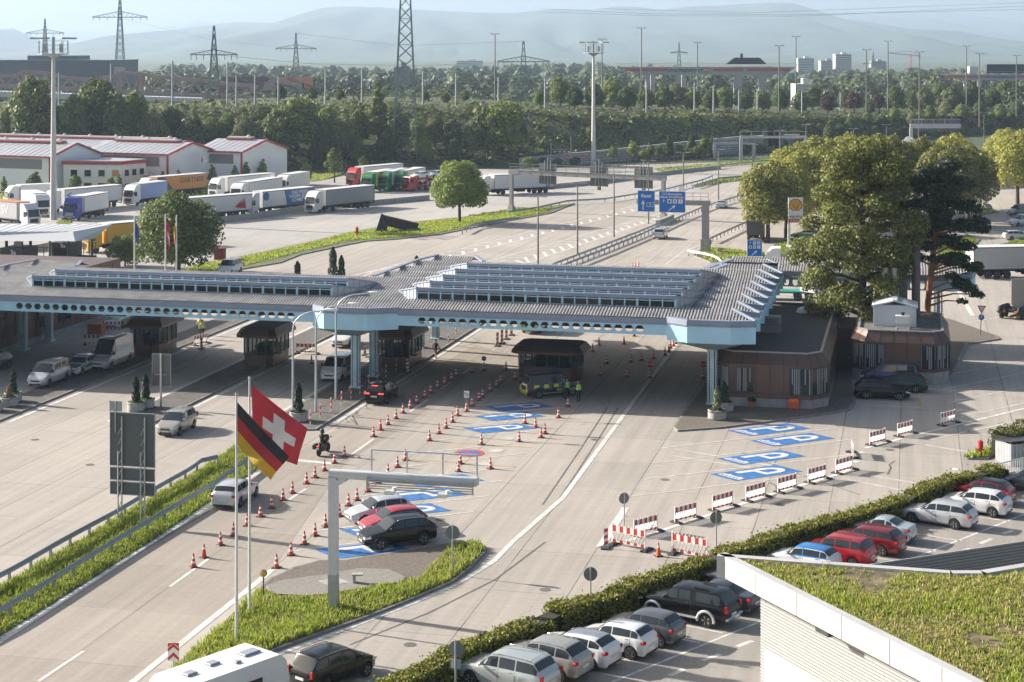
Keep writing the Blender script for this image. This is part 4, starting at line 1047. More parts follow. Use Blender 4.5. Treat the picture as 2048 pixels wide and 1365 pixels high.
P_BEI=paint('silver beige',(.40,.375,.345),.4,.32);P_BLU=paint('sky blue',(.02,.20,.52),.2,.3);P_NAVY=paint('navy',(.012,.022,.075),.3,.25)
P_GRN=paint('dark green',(.012,.035,.025),.4,.25);P_DGR=paint('dark grey',(.05,.053,.06),.5,.28);P_LBL=paint('pale blue silver',(.50,.55,.60),.4,.3);P_LIL=paint('pale lilac',(.40,.38,.46),.4,.3)
AW,TO=77.0,257.0
def C(px,py):g=G(px,py);return(g.x,g.y,0)
ZI=.13
vehicle('estate_car','wagon',C(472,1003),AW,P_SIL,'silver estate car driving away beside the row of cones',rails=True)
vehicle('family_car','mpv',C(354,863),TO,P_BEI,'beige silver high roofed family car coming towards the grass strip',rails=True)
o=vehicle('passenger_van','van',(*C(98,770)[:2],ZI),TO,P_SIL,'silver passenger van parked behind the stone planters','van')
def band(o,ty,qa,qb,m,xa,xb,name,off=.008):
 B=proto(ty)['B']
 for sd in(1,-1):B.patch(xa*B.L,xb*B.L,qa,qb,sd,off,10,2).build(name,[m],o,30)
P_GREEN=paint('police green',(.01,.22,.09),.1,.35)
def hood_cover(o,ty,m):B=proto(ty)['B'];B.patch(.2,B.xh-.05,6.05,8,cross=True,off=.006).build('green_bonnet',[m],o,30)
LBLUE=mat('blue warning light',(.01,.05,.4),.15,coat=1)
def lightbar(o,x,z,w=1.1):
 b=MB();b.box((x,0,z+.07),(.26,w,.12),bev=.04);b.build('light_bar',[LBLUE],o,40)
o=vehicle('police_estate','wagon',(*C(163,747)[:2],ZI),TO,P_WHT,'white and green police estate car behind the silver van',rails=True);band(o,'wagon',3.0,4.6,P_GREEN,.10,.97,'green_stripe');hood_cover(o,'wagon',P_GREEN);lightbar(o,.1,1.48)
o=vehicle('delivery_van','highvan',(*C(224,735)[:2],ZI),TO,P_SIL,'tall silver delivery van with roof rack beside the first booth','van')
b=MB()
for k in range(5):b.box((1.0-k*.95,0,2.80),(.06,1.5,.05))
for s in(-.72,.72):b.box((-.9,s,2.83),(4.0,.05,.06))
b.box((-.8,.2,2.9),(3.0,.5,.1));b.build('roof_rack',[GALV],o)
vehicle('dark_car','wagon',C(-14,741),TO,P_DGR,'dark estate car cut off by the left edge of the photo',rails=True)
o=vehicle('police_van','van',C(243,652),TO,P_WHT,'white and green police van behind the striped barriers','van');band(o,'van',2.6,3.9,P_GREEN,.06,.97,'green_stripe');hood_cover(o,'van',P_GREEN);lightbar(o,.6,1.95)
vehicle('hatchback','hatch5',C(305,634),TO,P_SIL,'silver hatchback in the lane behind the first booth')
o=vehicle('painted_van','transit',C(676,757),TO,P_WHT,'white van with red and black painted side next to the pale blue column','van')
B=proto('transit')['B']
for sd in(1,-1):
 B.patch(.40*B.L,.95*B.L,3.2,5.9,sd,.009,6,4).build('side_picture',[mat('painted van side',(.16,.03,.03),.4,var=.95,scale=1.3)],o,30)
vehicle('offroad_car','suv',C(692,690),TO,P_WHT,'white off-road car waiting between the columns and the second booth',rails=True)
o=vehicle('sports_suv','suv',C(764,801),AW,P_BLK,'black sporty off-road car with brake lights on, beside the chain posts',lit=True)
BRK=bpy.data.materials.new('lit brake light');BRK.use_nodes=True;BRK.node_tree.nodes['Principled BSDF'].inputs['Emission Color'].default_value=(1,.06,.04,1);BRK.node_tree.nodes['Principled BSDF'].inputs['Emission Strength'].default_value=1.6;BRK.node_tree.nodes['Principled BSDF'].inputs['Base Color'].default_value=(.5,.02,.02,1)
b=MB();b.box((-2.0,0,1.585),(.06,.5,.05))
for s in(-1,1):b.box((-2.235,s*.60,.98),(.07,.42,.10),bev=.02);b.build('brake_light',[BRK],o);b=MB()
def patrol(loc,head,label,rz=0):
 o=vehicle('patrol_van','van',loc,head,P_NAVY,label,'van','navy border guard vans')
 YELF=mat('fluorescent yellow',(.62,.72,.03),.5);B=proto('van')['B']
 for sd in(1,-1):
  for a in(.30,.48,.66,.84):B.patch(a*B.L-.22,a*B.L+.22,3.5,4.7,sd,.01,3,2).build('yellow_square',[YELF],o,30)
  B.patch(.27*B.L,.74*B.L,2.05,2.2,sd,.01,3,1).build('yellow_line',[YELF],o)
 for k in range(3):
  for s in(-1,1):b=MB();b.bar((-2.485,s*(.35+.19*k),.52),(-2.47,s*(.62+.13*k),.98),.02,.11);b.build('rear_chevron',[YELF],o)
 text('lettering','GRENZWACHT',.26,YELF,o,(1.0,-.962,.62),(R(90),0,0));text('lettering','GRENZWACHT',.2,YELF,o,(-2.5,0,.42),(R(90),0,R(-90)))
 lightbar(o,.7,1.95)
 b=MB();b.box((-.1,0,2.0),(1.6,1.2,.12),bev=.04);b.build('roof_box',[P_NAVY],o)
 return o
patrol((3.25,144.8,0),23,'navy border guard van with yellow squares parked in front of the wide booth')
patrol((*C(1070,662)[:2],0),AW,'navy border guard van with yellow rear chevrons under the canopy beam')
vehicle('black_suv','suv',(-6.74,101.2),205,P_BLK,'black off-road car on the blue parking field nearest the grass',rails=True)
g=C(785,1063);vehicle('red_hatchback','hatch',g,205,P_RED,'bright red hatchback between the black and the silver car')
g=C(757,1041);vehicle('old_hatchback','hatch',g,205,P_SIL,'older silver hatchback beside the red one in the blue bays')
RW=147
vehicle('large_offroad_car','bigsuv',(-.2,78.4),RW,paint('silver green',(.48,.51,.49),.4,.3),'pale silver big off-road car at the bottom edge by the hedge',rails=True)
vehicle('compact_suv','suv',(1.5,80.4),RW,P_BEI,'beige grey compact off-road car in the row along the hedge',rails=True)
vehicle('white_hatchback','hatch5',(3.0,81.9),RW,P_WHT,'white hatchback with black wheels in the hedge row',dark_rim=True)
vehicle('white_small_car','hatch',(5.0,83.3),RW,P_WHT,'white small car with bright wheels in the hedge row')
vehicle('grey_hatchback','hatch',(6.5,85.0),RW,P_GRY,'dark grey hatchback next to the white small car')
o=vehicle('pickup_truck','pickup',(9.0,88.0),RW,P_BLK,'black pickup with hard top and silver wheel arches','pickup')
B=proto('pickup')['B']
for cx in(B.wf,B.wr):
 for sd in(1,-1):
  b=MB();b.tube([(B.L/2-cx+(B.rad+.09)*math.cos(w),sd*(B.W/2+.01),B.rad+(B.rad+.09)*math.sin(w))for w in[R(-8+196*k/12)for k in range(13)]],.075,6);b.build('wheel_arch',[P_SIL],o,50)
b=MB();b.box((-2.58,0,.55),(.16,1.7,.18),bev=.05);b.build('rear_bumper',[CHROME],o)
b=MB()
for s in(-.5,.5):b.box((-1.0,s,1.83),(.8,.05,.05))
b.build('roof_bar',[BLACKP],o);b=MB();b.box((0,.93,.45),(2.0,.16,.07));b.box((0,-.93,.45),(2.0,.16,.07));b.build('side_step',[P_SIL],o)
vehicle('dark_saloon','sedan',(10.7,89.9),RW,P_DGR,'dark grey saloon car half hidden by the white building')
vehicle('grey_saloon','sedan',(12.2,92.6),RW,P_GRY,'grey saloon between the black pickup and the building corner')
o=vehicle('blue_hatchback','hatch',(16.3,96.2),RW,P_WHT,'small car with white body and blue roof behind the planted roof')
B=proto('hatch')['B'];B.patch(B.xw-.05,B.xr+.02,6.0,8,cross=True,off=.01).build('blue_roof',[P_BLU],o,30)
for sd in(1,-1):B.patch(.27*B.L,.95*B.L,4.95,5.12,sd,.01,6,1).build('blue_trim',[P_BLU],o);B.patch(.545*B.L,.56*B.L,5.1,6.0,sd,.01,1,2).build('blue_pillar',[P_BLU],o)
vehicle('red_people_carrier','mpv',(18.4,97.6),RW,P_RED,'red people carrier with roof rails beside the blue roofed car',rails=True)
vehicle('red_estate','wagon',(20.5,100.1),RW,P_DRED,'dark red estate car in the row along the hedge')
vehicle('silver_coupe','coupe',(21.9,102.4),RW,P_LBL,'pale blue silver coupe with boot behind the dark red estate')
vehicle('silver_estate','wagon',(26.1,105.6),RW,P_SIL,'silver estate car standing alone in the upper car park row')
vehicle('white_compact','hatch5',(29.1,108.3),RW,P_WHT,'white hatchback parked before the red car with black roof')
o=vehicle('red_black_car','hatch',(30.2,110.9),RW,P_RED,'red hatchback with black roof by the end of the hedge');B=proto('hatch')['B'];B.patch(B.xw-.05,B.xr+.02,6.0,8,cross=True,off=.01).build('black_roof',[P_BLK],o,30)
o=vehicle('soft_top_car','hatch',(34.2,113.8),160,P_GRY,'grey convertible with black soft top at the right edge');B=proto('hatch')['B'];B.patch(B.xw-.05,B.xr+.02,6.0,8,cross=True,off=.01).build('soft_top',[CLAD],o,30)
vehicle('black_estate','wagon',(30.8,143.7),-10,P_BLK,'black estate car parked in front of the octagonal pavilion')
vehicle('green_estate','wagon',(33.0,146.7),170,P_GRN,'dark green car between the black estate and the blue van')
vehicle('blue_van','van',(32.7,149.6),170,paint('blue',(.025,.04,.13),.3,.25),'dark blue passenger van against the pavilion wall','van')
vehicle('small_family_car','mpv',C(1321,477),AW,P_SIL,'silver small family car alone on the motorway lanes')
vehicle('motorway_saloon','sedan',C(1443,416),AW,P_SIL,'silver saloon further away on the motorway')
vehicle('motorway_dark_car','hatch5',C(1503,412),AW,P_DGR,'dark car on the motorway half hidden by the yellow trees')
vehicle('lane_van','van',C(460,548),TO,P_WHT,'white van driving on the lane below the grass verge','van')
o=vehicle('parked_police_car','wagon',C(1612,478),160,P_WHT,'white and green police car parked under the plane trees');band(o,'wagon',3.0,4.6,P_GREEN,.10,.97,'green_stripe')
for nm,ty,p,hd_,c_,lab,ct_ in(('lilac_car','hatch',(1940,456),5,P_LIL,'small lilac car in the shade right of the pine tree','car'),('rest_area_estate','wagon',(2036,480),5,P_SIL,'silver estate behind the roof of the grey trailer','car'),('rest_area_van','van',(2046,452),200,P_SIL,'silver van parked behind the silver estate','van'),('rest_area_dark_van','transit',(2042,432),200,P_GRY,'grey van farthest back at the right edge','van'),('shaded_car','hatch5',(1832,452),10,P_DGR,'dark car glimpsed between acacia and pine','car'),('verge_car','hatch',(1688,474),20,P_WHT,'white car glimpsed behind the acacia','car')):
 vehicle(nm,ty,C(*p),hd_,c_,lab,ct_)
vehicle('towing_car','mpv',(-8.2,79.3),50,P_BLK,'black people carrier towing the white caravan',rails=True)
cv=root('caravan','white caravan cut off by the bottom edge, behind the black people carrier','caravan',(-12.6,74.1,0),R(50))
b=MB();P=[]
prof=[(-3.0,.5),(-3.05,1.6),(-2.8,2.45),(-2.5,2.62),(2.5,2.62),(2.85,2.3),(3.05,1.5),(3.0,.5)]
for y in(-1.15,1.15):P.append([(x,y,z)for x,z in prof])
b.add(P[0]+P[1],[tuple(range(8)),tuple(range(8,16))[::-1]]+[(i,8+i,8+(i+1)%8,(i+1)%8)for i in range(8)]);b.build('caravan_body',[mat('caravan white',(.74,.74,.73),.35)],cv)
for x,y,w,d in((1.7,0,.9,.55),(-.2,.2,.55,.45),(.6,-.5,.3,.25),(-1.6,0,.55,.45)):b=MB();b.box((x,y,2.67),(w,d,.10),bev=.03);b.build('roof_hatch',[mat('roof hatch grey',(.32,.34,.38),.3)],cv)
b=MB();b.box((2.92,0,1.75),(.06,1.7,.6),bev=.02);b.build('front_window',[mat('caravan window brown',(.06,.045,.04),.15)],cv)
for s in(-1,1):b=MB();b.box((.9,s*1.16,1.65),(1.1,.04,.55),bev=.02);b.build('side_window',[mat('caravan window brown',(.06,.045,.04),.15)],cv)
b=MB();b.box((3.6,0,.45),(1.3,.12,.1));b.build('drawbar',[GALV],cv)
t,r_=wheel_meshes(.32,.2)
for s in(1,-1):w=link('wheel',t,cv,(-.2,s*1.08,.32),0 if s>0 else math.pi);link('rim',r_,w)
# lorries
TYRE_T=wheel_meshes(.5,.3)
def cab_parts(o,x0,col,tall=True,top=3.85,grille=BLACKP,visor=True):
 W=1.24;b=MB()
 prof=[(0,.35),(.03,1.1),(0,1.62),(-.28,2.86),(-.42,3.05),(-1.0,top-.12),(-1.35,top),(-2.25,top),(-2.3,1.0),(-1.9,1.0),(-1.85,.62),(-.85,.62),(-.8,.35)]
 n=len(prof)
 rows=[]
 for y,k in((-W,.06),(-W+.08,0),(W-.08,0),(W,.06)):
  cx=sum(p[0]for p in prof)/n;cz=sum(p[1]for p in prof)/n
  rows.append([(x0+cx+(x-cx)*(1-k),y,cz+(z-cz)*(1-k*.6))for x,z in prof])
 for r in range(3):
  b.add(rows[r]+rows[r+1],[(i,(i+1)%n,n+(i+1)%n,n+i)for i in range(n)])
 b.poly(rows[0][::-1]);b.poly(rows[3])
 b.build('cab',[col],o,35)
 g=MB();g.add([(x0+.035,-1.06,1.72),(x0+.035,1.06,1.72),(x0-.225,.98,2.78),(x0-.225,-.98,2.78)],[(0,1,2,3)]);g.build('windshield',[CGLASS],o)
 for s in(-1,1):
  g=MB();g.add([(x0-.35,s*(W+.004),1.75),(x0-1.15,s*(W+.004),1.75),(x0-1.15,s*(W+.004),2.6),(x0-.5,s*(W+.004),2.6)],[(0,1,2,3)]);g.build('side_window',[CGLASS],o)
  g=MB();g.box((x0+.03,s*.92,.72),(.10,.38,.2),bev=.03);g.build('headlight',[HEADL],o)
  g=MB();g.box((x0-.12,s*(W+.18),2.3),(.14,.22,.6),bev=.04);g.build('mirror',[BLACKP],o)
 g=MB();g.box((x0+.04,0,1.12),(.08,1.5,.62),bev=.02);g.box((x0+.05,0,.62),(.06,1.2,.2));g.build('grille',[grille],o)
 g=MB();g.box((x0-.02,0,.42),(.16,2.4,.22),bev=.04);g.build('bumper',[col if grille is BLACKP else BLACKP],o)
 g=MB();g.box((x0+.0,0,2.86),(.3,2.1,.10),bev=.03);g.build('sun_visor',[BLACKP if visor else col],o)
 g=MB();g.box((x0+.09,0,.5),(.02,.55,.12));g.build('number_plate',[PLATE],o)
def axle(o,x,double=True):
 for s in(1,-1):
  w=link('wheel',TYRE_T[0],o,(x,s*1.08,.5),0 if s>0 else math.pi);link('rim',TYRE_T[1],w)
def trailer(o,xf,L_,col,roofc,rearc=None,zb=1.15,zt=3.98,curtain=True,skirt=True):
 b=MB();b.box((xf-L_/2,0,(zb+zt)/2),(L_,2.52,zt-zb));
 b.build('trailer_body',[col],o)
 b=MB();b.box((xf-L_/2,0,zt+.02),(L_+.02,2.56,.06));b.build('trailer_roof',[roofc],o)
 if curtain:
  b=MB()
  for s in(-1,1):
   b.box((xf-L_/2,s*1.268,zt-.06),(L_+.02,.03,.12));b.box((xf-L_/2,s*1.268,zb+.05),(L_+.02,.03,.14))
   for k in range(int(L_/.9)):b.box((xf-.45-k*.9,s*1.27,zb+.16),(.04,.03,.3))
   b.box((xf-.06,s*1.268,(zb+zt)/2),(.12,.03,zt-zb));b.box((xf-L_+.06,s*1.268,(zb+zt)/2),(.12,.03,zt-zb))
  b.build('trailer_frame',[mat('trailer frame grey',(.16,.165,.17),.5,.3)],o)
 b=MB();b.box((xf-L_/2-.5,0,.95),(L_-2,1.1,.28));b.box((xf-L_+.1,0,.72),(.12,2.3,.16));b.box((xf-L_*.45,.9,.72),(1.8,.5,.5));b.box((xf-L_*.45,-.9,.72),(1.8,.5,.5));b.build('chassis',[UNDER],o)
 for k in range(3):axle(o,xf-L_+1.9+k*1.32)
 for s in(-1,1):b=MB();b.box((xf-L_-.03,s*1.0,.92),(.06,.4,.16));b.build('tail_light',[TAILR],o)
LW=mat('lorry white',(.66,.66,.66),.4);LGRY=mat('lorry tarp grey',(.30,.31,.32),.55,var=.06,scale=.4);LROOF=mat('lorry roof white',(.64,.64,.63),.5)
LORANGE=mat('lorry orange',(.52,.20,.035),.5);LYEL=mat('lorry yellow',(.68,.38,.02),.45);LGREEN=mat('lorry green',(.01,.22,.10),.4);LRED=mat('lorry red',(.42,.02,.02),.4);LBLUEC=mat('lorry blue',(.02,.06,.34),.4)
LDK=mat('lorry dark grey',(.07,.075,.08),.55)
def lorry(name,p,head,cabc,trc,label,roofc=None,art=True,L_=13.6,texts=(),at=None,top=3.85,group=None,grille=BLACKP):
 g=G(*p)if not isinstance(p,Vector)else p
 o=root(name,label,'lorry',(g.x,g.y,g.z),R(head),group)
 tot=L_+2.9 if art else L_+2.3
 x0=tot/2
 cab_parts(o,x0,cabc,top=top,grille=grille)
 b=MB();b.box((x0-3.4,0,.85),(4.4,.9,.3));b.box((x0-3.2,.95,.75),(1.2,.45,.5));b.box((x0-3.2,-.95,.75),(1.2,.45,.5));b.build('tractor_frame',[UNDER],o)
 axle(o,x0-1.35);axle(o,x0-5.0)
 if L_>0:
  if art:trailer(o,x0-2.95,L_,trc,roofc or LROOF)
  else:trailer(o,x0-2.4,L_,trc,roofc or LROOF,curtain=False)
 for s,size,m_,dx,z in texts:
  text('lettering',s,size,m_,o,(x0-2.95-L_/2+dx,1.285,z),(R(90),0,R(180)))
 return o
HL=235
lorry('lorry',(680,420),HL,LW,LGRY,'lorry with white cab and grey tarpaulin trailer in front of the concrete wall')
BLT=mat('milk advert blue',(.03,.12,.33),.45);WHT_T=WHITE
o=lorry('lorry',(556,424),HL,LW,LW,'white lorry with a blue milk advertisement on its trailer side')
b=MB();x1=-8.0;b.add([(-1.0,1.285,1.25),(-8.1,1.285,1.25),(-8.1,1.285,3.9),(-.3,1.285,3.9)],[(0,1,2,3)]);b.build('advert_panel',[BLT],o)
for s,z in(('DAS WEISSE',3.35),('WASSER BESSER',2.65),('SCHMECKT',1.95)):text('lettering',s,.82,WHITE,o,(-4.4,1.30,z),(R(90),0,R(180)))
b=MB();b.lathe([(.75,1.27),(.75,1.30),(.01,1.30)],16,(4.4,0,3.1),'y');b.build('round_emblem',[BLT],o)
lorry('lorry',(513,402),250,LW,LW,'white lorry standing nose first behind the milk lorry')
lorry('lorry',(585,386),250,LW,LW,'white box lorry between the milk lorry and the young trees',L_=8,art=False)
lorry('lorry',(484,391),HL,LW,LW,'white lorry with clean white trailer in front of the tallest warehouse')
o=lorry('lorry',(345,391),HL,LW,LORANGE,'white lorry with an orange trailer behind the maple crown',texts=(('GARTNER',1.5,LDK,-2.6,2.9),))
b=MB();b.add([(5.2,1.28,1.2),(1.0,1.28,1.2),(3.4,1.28,3.95),(5.2,1.28,3.95)],[(0,1,2,3)]);b.build('black_field',[LDK],o)
o=lorry('lorry',(166,419),HL,LW,LW,'white lorry with blue letters on its long trailer behind the floodlight mast')
text('lettering','Vr',1.6,LBLUEC,o,(4.4,1.29,2.6),(R(90),R(90),R(180)))
lorry('lorry',(172,436),256,LBLUEC,LW,'blue cab lorry with white trailer parked across the others',L_=9,grille=GREYP)
o=lorry('lorry',(10,449),320,LW,mat('lorry pale grey',(.42,.42,.45),.5),'white cab lorry with grey trailer reading SV at the left edge',roofc=LORANGE)
text('lettering','SV',2.0,WHITE,o,(1.8,-1.285,2.6),(R(90),0,0))
lorry('lorry',(72,430),300,LW,LW,'second white cab lorry beside the grey trailer at the left edge',L_=8,art=False)
lorry('lorry',(60,412),215,LW,LW,'white box lorry almost hidden behind the left canopy lorries',L_=7,art=False)
o=lorry('lorry',(266,497),226,LYEL,LYEL,'yellow lorry coming to the white lorry canopy behind the maple')
lorry('lorry',(750,368),HL,LRED,LW,'red cab lorry with white trailer parked behind the green ones')
LY2=mat('lorry pale yellow',(.60,.47,.10),.5)
for x,y,lab,tc in((757,381,'green cab lorry with a yellow trailer side, leftmost of the three green ones',LY2),(789,379,'green cab lorry in the middle of the three green ones',LW),(817,377,'green cab lorry nearest the red car transporter',LW)):
 o=lorry('lorry',(x,y),252,LGREEN,tc,lab,L_=10.5,group='green lorries in a row')
 text('lettering','VERSTEIJNEN',.42,LYEL,o,(6.6,0,3.45),(R(70),0,R(90)))
 if tc is LY2:text('lettering','VERSTEIJNEN',1.3,LGREEN,o,(-1.2,1.285,2.7),(R(90),0,R(180)))
lorry('lorry',(1030,388),207,LW,LW,'white lorry with a dark picture on its trailer rear behind the round tree')
o=lorry('lorry',(418,439),226,LW,LW,'white trailer lorry with a red leaf pattern behind the maple')
b=MB()
for k in range(7):b.add([(-6.9+k*.35,1.285,1.5+k*.1),(-6.4+k*.4,1.285,1.6),(-6.6+k*.25,1.285,3.7-k*.22)],[(0,1,2)])
b.build('red_pattern',[LRED],o)
lorry('lorry',(290,408),245,LW,mat('lorry light blue',(.22,.30,.55),.5),'lorry with blue and white box peeking out left of the maple',L_=8,art=False)
o=lorry('lorry',Vector((66.4,220.5,0)),8,LW,mat('tarp light grey',(.40,.40,.40),.5,var=.05),'big pale grey tarpaulin trailer at the right edge beyond the office',roofc=LROOF)
b=MB();b.box((-.7,1.28,1.35),(13.3,.02,.06));b.box((-.7,-1.28,1.35),(13.3,.02,.06));b.box((-8.27,0,2.6),(.04,2.5,2.7));b.build('reflective_band',[LW],o)
o=lorry('lorry',Vector((40.2,219,0)),172,LW,LDK,'white cab lorry with dark trailer lettered EX behind the canopy arm',texts=(('EX',2.6,mat('pink lettering',(.50,.14,.20),.5),4.6,2.75),))
b=MB();b.box((9.1,0,3.7),(.9,2.1,.5),bev=.1);b.build('roof_spoiler',[LW],o)
o=lorry('lorry',(1512,480),80,LDK,LDK,'small lorry with black box body seen from behind on the exit road',L_=6,art=False,roofc=LDK)
g=G(2040,632);o=root('lorry_tractor','black lorry tractor without trailer at the right edge','lorry',g,R(55))
cab_parts(o,3.0,LDK);b=MB();b.box((-.6,0,.9),(5.2,.9,.3));b.box((-1.6,0,1.12),(1.1,1.0,.12));b.build('tractor_frame',[UNDER],o)
axle(o,1.6);axle(o,-1.4);axle(o,-2.7)
for s in(-1,1):
 b=MB();b.tube([(-3.5+.0,s*1.05,.75),(-3.2,s*1.05,1.15),(-2.4,s*1.05,1.18),(-1.7,s*1.05,1.18),(-.9,s*1.05,1.15),(-.6,s*1.05,.8)],.3,8);b.build('mudguard',[BLACKP],o,50)
 b=MB();b.box((-3.3,s*.75,.85),(.08,.5,.22));b.build('tail_light',[ORANGE],o)
g=G(868,379);o=root('car_transporter','red car transporter loaded with pale cars behind the round tree','lorry',g,R(225))
cab_parts(o,8,LRED,top=3.0);b=MB()
b.box((-1,0,.9),(14,2.2,.2));b.box((-1,0,2.35),(14,2.3,.15))
for x in(-7.5,-4,-.5,3,5.6):
 for s in(-1.15,1.15):b.box((x,s,1.7),(.16,.1,1.6));b.bar((x,s,.9),(min(x+2.5,5.6),s,2.35),.1)
b.build('loading_deck',[LRED],o)
for x in(6.6,3.2,-5,-6.3):axle(o,x)
for k,(dx,c_,lab)in enumerate(((4.0,P_WHT,'white car on the upper deck of the transporter, nearest its cab'),(-.6,P_SIL,'silver car in the middle of the transporter upper deck'),(-5.2,P_WHT,'white car at the rear of the transporter upper deck'))):
 w=Vector((g.x,g.y,2.43))+Vector((math.cos(R(225)),math.sin(R(225)),0))*dx
 vehicle('loaded_car','hatch5',w,225,c_,lab,group='cars on the transporter')
for dx,c_,lab in((.6,P_WHT,'white car on the lower deck of the transporter, front'),(-4.4,P_SIL,'silver car on the lower deck of the transporter, rear')):
 w=Vector((g.x,g.y,1.0))+Vector((math.cos(R(225)),math.sin(R(225)),0))*dx
 vehicle('loaded_car','hatch',w,225,c_,lab,group='cars on the transporter')
g=G(1630,600);o=root('low_loader','turquoise low loader trailer behind the long office','trailer',g,R(-8))
TQ=mat('turquoise paint',(.03,.26,.22),.45);b=MB();b.box((0,0,.95),(13,2.4,.22));b.box((-7.2,0,.8),(2.4,2.0,.5));b.box((5.6,0,1.3),(1.6,2.4,.5));b.build('loader_bed',[TQ],o)
for x in(-2,-.7,3.5,4.8):axle(o,x)
for x in(-6.8,-6.2):b=MB();b.bar((x,0,1),(x+.6,.2,3.2),.18);b.build('red_ramp',[REDP],o)
t=root('white_tank','white conical tank loaded on the turquoise low loader','tank',g+Vector((.6,0,1.06)),R(-8))
b=MB();b.lathe([(2.3,0),(2.3,.15),(1.25,2.9),(1.15,3.1),(.1,3.2)],10);b.build('tank_body',[LW],t)
for k in range(4):w=R(90*k+20);b=MB();b.bar((2.25*math.cos(w),2.25*math.sin(w),.1),(1.25*math.cos(w),1.25*math.sin(w),2.9),.25,.3);b.build('tank_rib',[LW],t)
# traffic cones
CRED=mat('cone red',(.52,.045,.025),.5);CWH=mat('cone white band',(.70,.70,.69),.5);COR=mat('cone orange',(.66,.11,.02),.5)
def cone_meshes(red,plain=False):
 b=MB();b.box((0,0,.025),(.44,.44,.05),bev=.015)
 base=b.mesh('cone_base',[BLACKP if not plain else BLACKP])
 zs=[.05,.10,.24,.36,.50,.62,.80];b=MB()
 for i in range(6):
  r0,r1=.155-.125*(zs[i]-.05)/.75,.155-.125*(zs[i+1]-.05)/.75
  wb=(i in(2,4))if not plain else(i==4)
  n=12
  b.add([(r*math.cos(2*math.pi*k/n),r*math.sin(2*math.pi*k/n),z)for r,z in((r0,zs[i]),(r1,zs[i+1]))for k in range(n)],[(k,(k+1)%n,n+(k+1)%n,n+k)for k in range(n)]+([tuple(range(n,2*n))]if i==5 else[]),1 if wb else 0)
 return base,b.mesh('cone_body',[red,CWH],60)
CM={'s':cone_meshes(CRED),'o':cone_meshes(COR),'p':cone_meshes(CRED,True),'q':cone_meshes(COR,True)}
ORD='first second third fourth fifth sixth seventh eighth ninth tenth eleventh twelfth thirteenth fourteenth fifteenth sixteenth seventeenth eighteenth nineteenth twentieth'.split()
def cone(p,label,kind='s',group='traffic cones',z=0.0):
 g=G(p[0],p[1],z);o=root('traffic_cone',label,'traffic cone',g,random.uniform(0,1.5),group)
 link('cone_base',CM[kind][0],o);link('cone_body',CM[kind][1],o)
def cones(l,txt,group,kinds={}):
 for i,p in enumerate(l):
  k=kinds.get(i,'s');w={'s':'striped','o':'bright orange striped','p':'plain red','q':'plain orange'}[k]
  cone(p,f'{w} traffic cone, {ORD[i]} {txt}',k,group)
cones([(387,1135),(408,1116),(441,1091),(467,1072),(494,1052),(521,1034),(543,1017),(566,1001),(585,987),(613,968),(630,956),(649,942),(669,927),(689,914)],'from the bottom left of the parked cars','cones along the left lane',{1:'p'})
cones([(747,874),(761,861),(776,850),(792,838),(806,827),(820,817),(833,807),(849,796),(861,787),(875,777),(889,769),(903,761),(912,753),(944,746),(968,742),(1012,741)],'in the row from the motorcycle into the shade','cones along the lane under the canopy',{1:'p'})
cones([(553,1136),(582,1111),(609,1089),(630,1072),(651,1054),(679,1033),(697,1012),(714,1001),(736,984),(754,967),(776,951),(795,935),(811,921)],'from the yellow lamp in the row beside the parked cars','cones beside the parking bays')
cones([(859,882),(878,868),(892,857),(905,845),(915,832),(933,823),(944,813),(958,801),(965,795),(980,783),(993,775),(1001,766)],'from the front left of the upper blue fields','cones at the upper blue fields',{1:'o',4:'o',5:'o'})
cones([(963,890),(921,928),(917,944),(981,938)],'in the loose group round the red painted circle','cones round the red circle')
cones([(1136,814),(1117,836),(1050,848),(1071,855),(1090,868),(1082,876),(1038,884)],'in the group right of the upper blue fields','cones right of the blue fields',{3:'o'})
cones([(1198,691),(1248,689),(1185,704),(1213,728),(1262,725),(1283,722),(1307,718),(1201,752),(1254,755),(1030,759),(1268,673)],'in the shade right of the wide booth','cones in the shade by the booth')
cones([(1330,711),(1338,705),(1341,698),(1347,693),(1352,688)],'in the line running under the canopy to the stop sign','cones in line under the canopy')
cones([(1277,535),(1270,537),(1265,538)],'in the trio on the motorway behind the canopy roof','far cones on the motorway')
cone((1317,1113),'lone orange cone between the two front barrier boards','q',None);cone((1614,818),'small plain red cone beside the orange bin','q',None);cone((623,728),'lone striped cone behind the white painted van','s',None)
STOPR=mat('stop sign red',(.48,.02,.03),.4)
for p,lab in(((1300,757),'round stop sign on a striped cone at the end of the white line'),((1406,757),'round stop sign on a striped cone beside the pale blue column')):
 g=G(*p);cone(p,'striped cone carrying the '+('stop sign left of the column' if p[0]<1350 else 'stop sign next to the column'),'s','cones with stop signs')
 o=root('stop_sign',lab,'sign',g+Vector((0,0,.80)),0,'stop signs on cones')
 b=MB();b.lathe([(.30,-.01),(.30,.01),(.001,.01)],20,(0,0,.42),'y');b.build('sign_disc',[STOPR],o)
 b=MB();b.lathe([(.33,.0),(.33,.012)],20,(0,0,.42),'y');b.build('sign_rim',[WHITE],o)
 b=MB();b.tube([(0,.02,-.1),(0,.02,.2)],.02,6);b.build('post',[GALV],o)
 text('lettering','STOP',.22,WHITE,o,(0,-.02,.42),(R(90),0,0))
g=G(933,823);o=root('notice_board','small white notice board on the orange striped cone','sign',g+Vector((0,0,.8)))
b=MB();b.box((0,0,.55),(.42,.03,.55));b.build('board',[WHITE],o);b=MB();b.box((0,.02,.15),(.03,.03,.5));b.build('post',[GALV],o)
b=MB();b.box((-.1,-.02,.66),(.14,.01,.1));b.box((.08,-.02,.5),(.16,.01,.25),mi=1);b.build('board_print',[LGREEN,GREYP],o)
